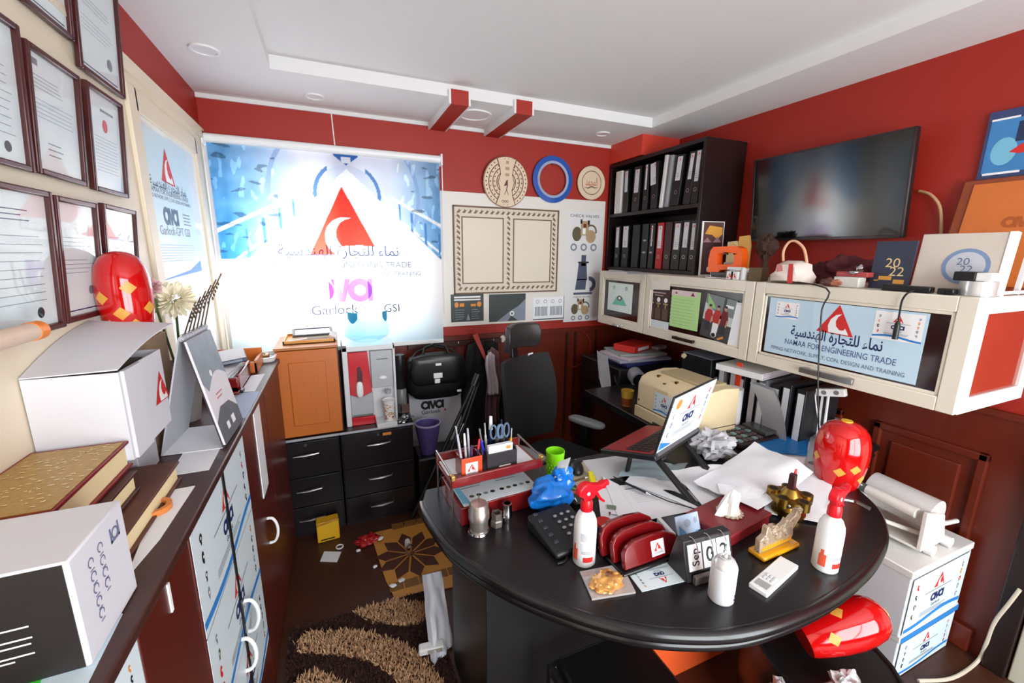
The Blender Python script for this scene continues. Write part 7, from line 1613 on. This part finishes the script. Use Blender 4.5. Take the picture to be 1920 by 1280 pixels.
for x in (-.06, .07):
    for y in (-.115, .12): G(white).cyl((x, y-.012, .022), (x, y+.012, .022), .022, n=22).put('wheel', t); 
G(wp).box(-.11, -.10, .018, .08, .12, .028).put('base_plate', t, bevel=.003)
P = [at(1722, 1276, 'z', .008), at(1785, 1271, 'z', .008), at(1832, 1240, 'z', .008), at(1850, 1205, 'x', 2.355), at(1866, 1165, 'x', 2.355), at(1893, 1130, 'x', 2.345), at(1912, 1105, 'x', 2.345)]
for q in P[:3]: q.x = min(q.x, 2.36)
o = G(mat('off_white_cable', (206, 192, 172), .5)).tube(P, .0065, 8, sm=5).put('cable', None); tag(o, 'thick off-white cable running along floor and panelling at right', 'cable')
# ------------------------------------------------------------------ floor: shag rug, patterned mat, litter
def inpoly(x, y, P):
    c = False; j = len(P)-1
    for i in range(len(P)):
        if (P[i][1] > y) != (P[j][1] > y) and x < (P[j][0]-P[i][0])*(y-P[i][1])/(P[j][1]-P[i][1]+1e-12)+P[i][0]: c = not c
        j = i
    return c
def fp(L): return [tuple(at(px, py, 'z', .02)[:2]) for px, py in L]
bands = [fp([(650, 1140), (700, 1118), (770, 1125), (800, 1130), (795, 1165), (760, 1172), (700, 1165)]), fp([(550, 1205), (580, 1183), (640, 1178), (700, 1185), (760, 1205), (800, 1235), (840, 1290), (770, 1300), (730, 1260), (690, 1235), (620, 1225), (560, 1222)]), fp([(545, 1290), (560, 1268), (585, 1255), (625, 1265), (660, 1290)])]
rug = thing('shag_rug', 'dark brown shag rug with cream curved bands', 'rug', FLR(0, 0, 0))
RX0, RX1, RY0, RY1 = -.28, .335, .75, 1.80
G(mat('rug_backing', (44, 22, 14), .9)).box(RX0, RY0, .0005, RX1, RY1, .012).put('backing', rug)
rr = random.Random(12); gb, gc_ = G(mat('brown_pile', (58, 26, 16), .9, var=.4, scale=60)), G(mat('cream_pile', (206, 164, 124), .9, var=.2, scale=60))
for i in range(26000):
    x = RX0+(RX1-RX0)*rr.random(); y = RY0+(RY1-RY0)*rr.random()
    if x > .34 and y > .98: continue
    cream_ = any(inpoly(x, y, b) for b in bands); g = gc_ if cream_ else gb
    hh = rr.uniform(.02, .036) if cream_ else rr.uniform(.014, .026); a = rr.uniform(0, PI); w_ = rr.uniform(.003, .006); lx, ly = rr.uniform(-.014, .014), rr.uniform(-.014, .014)
    dx_, dy_ = w_*math.cos(a), w_*math.sin(a); g.add([(x-dx_, y-dy_, .01), (x+dx_, y+dy_, .01), (x+lx, y+ly, hh)], [(0, 1, 2)])
gb.put('brown_pile', rug, kind='stuff'); gc_.put('cream_pile', rug, kind='stuff')
tanm, brm = mat('ochre_tile', (200, 140, 62), .35, var=.1, scale=6), mat('medallion_brown', (84, 48, 34), .3, var=.2, scale=10)
pm = thing('patterned_mat', 'ochre mat with brown star medallion and key border beside the desk', 'mat', FLR(0, 0, .0005))
MP = [at(px, py, 'z', .008) for px, py in ((738, 1120), (858, 1100), (853, 975), (700, 1003))]
G(tanm).prism([(.10, 2.36), (.62, 2.36), (.62, 1.76), (.17, 1.80), (.14, 1.95)], 0, .006).put('field', pm)
cM = at(770, 1037, 'z', .008); 
for i in range(10):
    a0, a1 = 2*PI*i/10+.1, 2*PI*(i+1)/10+.1; R_ = .17
    G(brm).prism([(cM.x+.03*math.cos((a0+a1)/2)*.6, cM.y+.03*math.sin((a0+a1)/2)*.6), (cM.x+R_*.8*math.cos(a0+.03), cM.y+R_*.8*math.sin(a0+.03)), (cM.x+R_*1.12*math.cos((a0+a1)/2), cM.y+R_*1.12*math.sin((a0+a1)/2)), (cM.x+R_*.8*math.cos(a1-.03), cM.y+R_*.8*math.sin(a1-.03))], .006, .0085).put('medallion_petal', pm, bevel=.001)
for (yy, nm) in ((1.885, 'border_tile'), (2.37, 'border_tile')):
    for i in range(6):
        x = .15+.075*i; 
        if yy > 2 and i == 0: continue
        G(mat('border_bronze', (128, 88, 38), .35, var=.15)).box(x, yy-.028, .0062, x+.07, yy+.028, .008).put(nm, pm, bevel=.001)
def onfl(px, py): return at(px, py, 'z', 0)
p = onfl(618, 1016); t = thing('yellow_carton', 'crumpled yellow carton standing on floor by the left pedestal', 'carton', FLR(p.x-.002, p.y+.04, .001, 4)); g = G(mat('carton_yellow', (226, 172, 20), .5, var=.08)); g.box(-.062, -.03, 0, .058, .03, .13); g.put('body', t, bevel=.006); G(mat('carton_flap', (178, 128, 14), .6, var=.2)).grid([(-.06, -.032, .105), (.056, -.034, .125), (.058, -.03, .135), (-.06, -.03, .13)], 10, 4, lambda u, v: .006*noise.noise(Vector((u*6, v*3, 1))), .002).put('torn_flap', t); G(ink).box(-.045, -.0312, .012, .03, -.0305, .02).put('lettering', t)
o = slab('white_card', 'white rounded card lying on the dark floor', 'card', [(600, 1052), (632, 1053), (640, 1034), (608, 1033)], .001, .002, paperm)
p = onfl(637, 1026); t = thing('white_ring', 'small white ring on floor beside the yellow carton', 'ring', FLR(p.x, p.y, .003)); G(white).tube([(.018*math.cos(a), .018*math.sin(a), .002) for a in [k*.35 for k in range(18)]], .004, 6, closed=True).put('ring', t)
p = onfl(690, 1022); o = G(mat('red_wrapper', (170, 24, 30), .3, var=.3)).blob((0, 0, .02), (.06, .035, .022), 4, .5, 3).put('red_wrapper', None, FLR(p.x, p.y+.02, .002), ang=20); tag(o, 'crumpled red wrapper on the floor before right pedestal', 'wrapper')
for i, (px, py, lb) in enumerate(((680, 1010, 'white scrap on the left of the red wrapper'), (714, 1016, 'folded white scrap on the right of the red wrapper'), (672, 1034, 'tiny white scrap in front of the red wrapper'), (703, 1064, 'white bean-shaped scrap on the dark floor'), (737, 1102, 'white clip at lower left corner of the patterned mat'), (753, 1092, 'white clip second from mat corner'))):
    p = onfl(px, py); o = G(paperm).blob((0, 0, .006), (.018 if i in (0, 1, 4, 5) else .010, .012, .006), i, .3, 2, nu=12, nv=8).put('scrap', None, FLR(p.x, p.y, .009 if i > 3 else .002, 40*i)); tag(o, lb, 'scrap', 'white scraps on the floor')
    if i == 1: o.location.z = .02
p = onfl(768, 1040); t = thing('spiral_bulb', 'spiral lamp bulb with white base lying on the brown medallion', 'bulb', FLR(p.x, p.y, .009)); G(mat('bulb_brown', (110, 84, 72), .25)).tube([(.018*math.cos(a), .03-.010*a, .024+.018*math.sin(a)) for a in [k*.35 for k in range(40)] if a < 9], .005, 6).put('spiral', t); G(white).cyl((0, .035, .024), (0, .075, .03), .02, .014, n=16).put('base', t)
t = thing('white_plastic_bag', 'white plastic bag leaning on the left side of the desk', 'bag', FLR(.315, 1.50, .002)); G(mat('bag_film_white', (222, 224, 232), .35, var=.05, bump=.3, scale=30)).grid([(-.055, -.12, 0), (.035, -.06, 0), (.03, .10, .24), (-.04, .08, .26)], 14, 14, lambda u, v: .018*noise.noise(Vector((u*3, v*3, 4))), .03).put('bag', t, ang=30)
t.location = (.325, 1.52, .012)
p = onfl(822, 1236); t = thing('white_adapter', 'white plug-in device on the rug beside the desk', 'device', FLR(p.x-.02, p.y+.02, .034, -8)); G(white).box(-.055, -.02, 0, .05, .02, .03).put('body', t, bevel=.008, seg=3); G(mat('device_grey', (170, 160, 152), .4)).box(-.02, -.0206, .006, .04, -.0198, .024).put('panel', t)
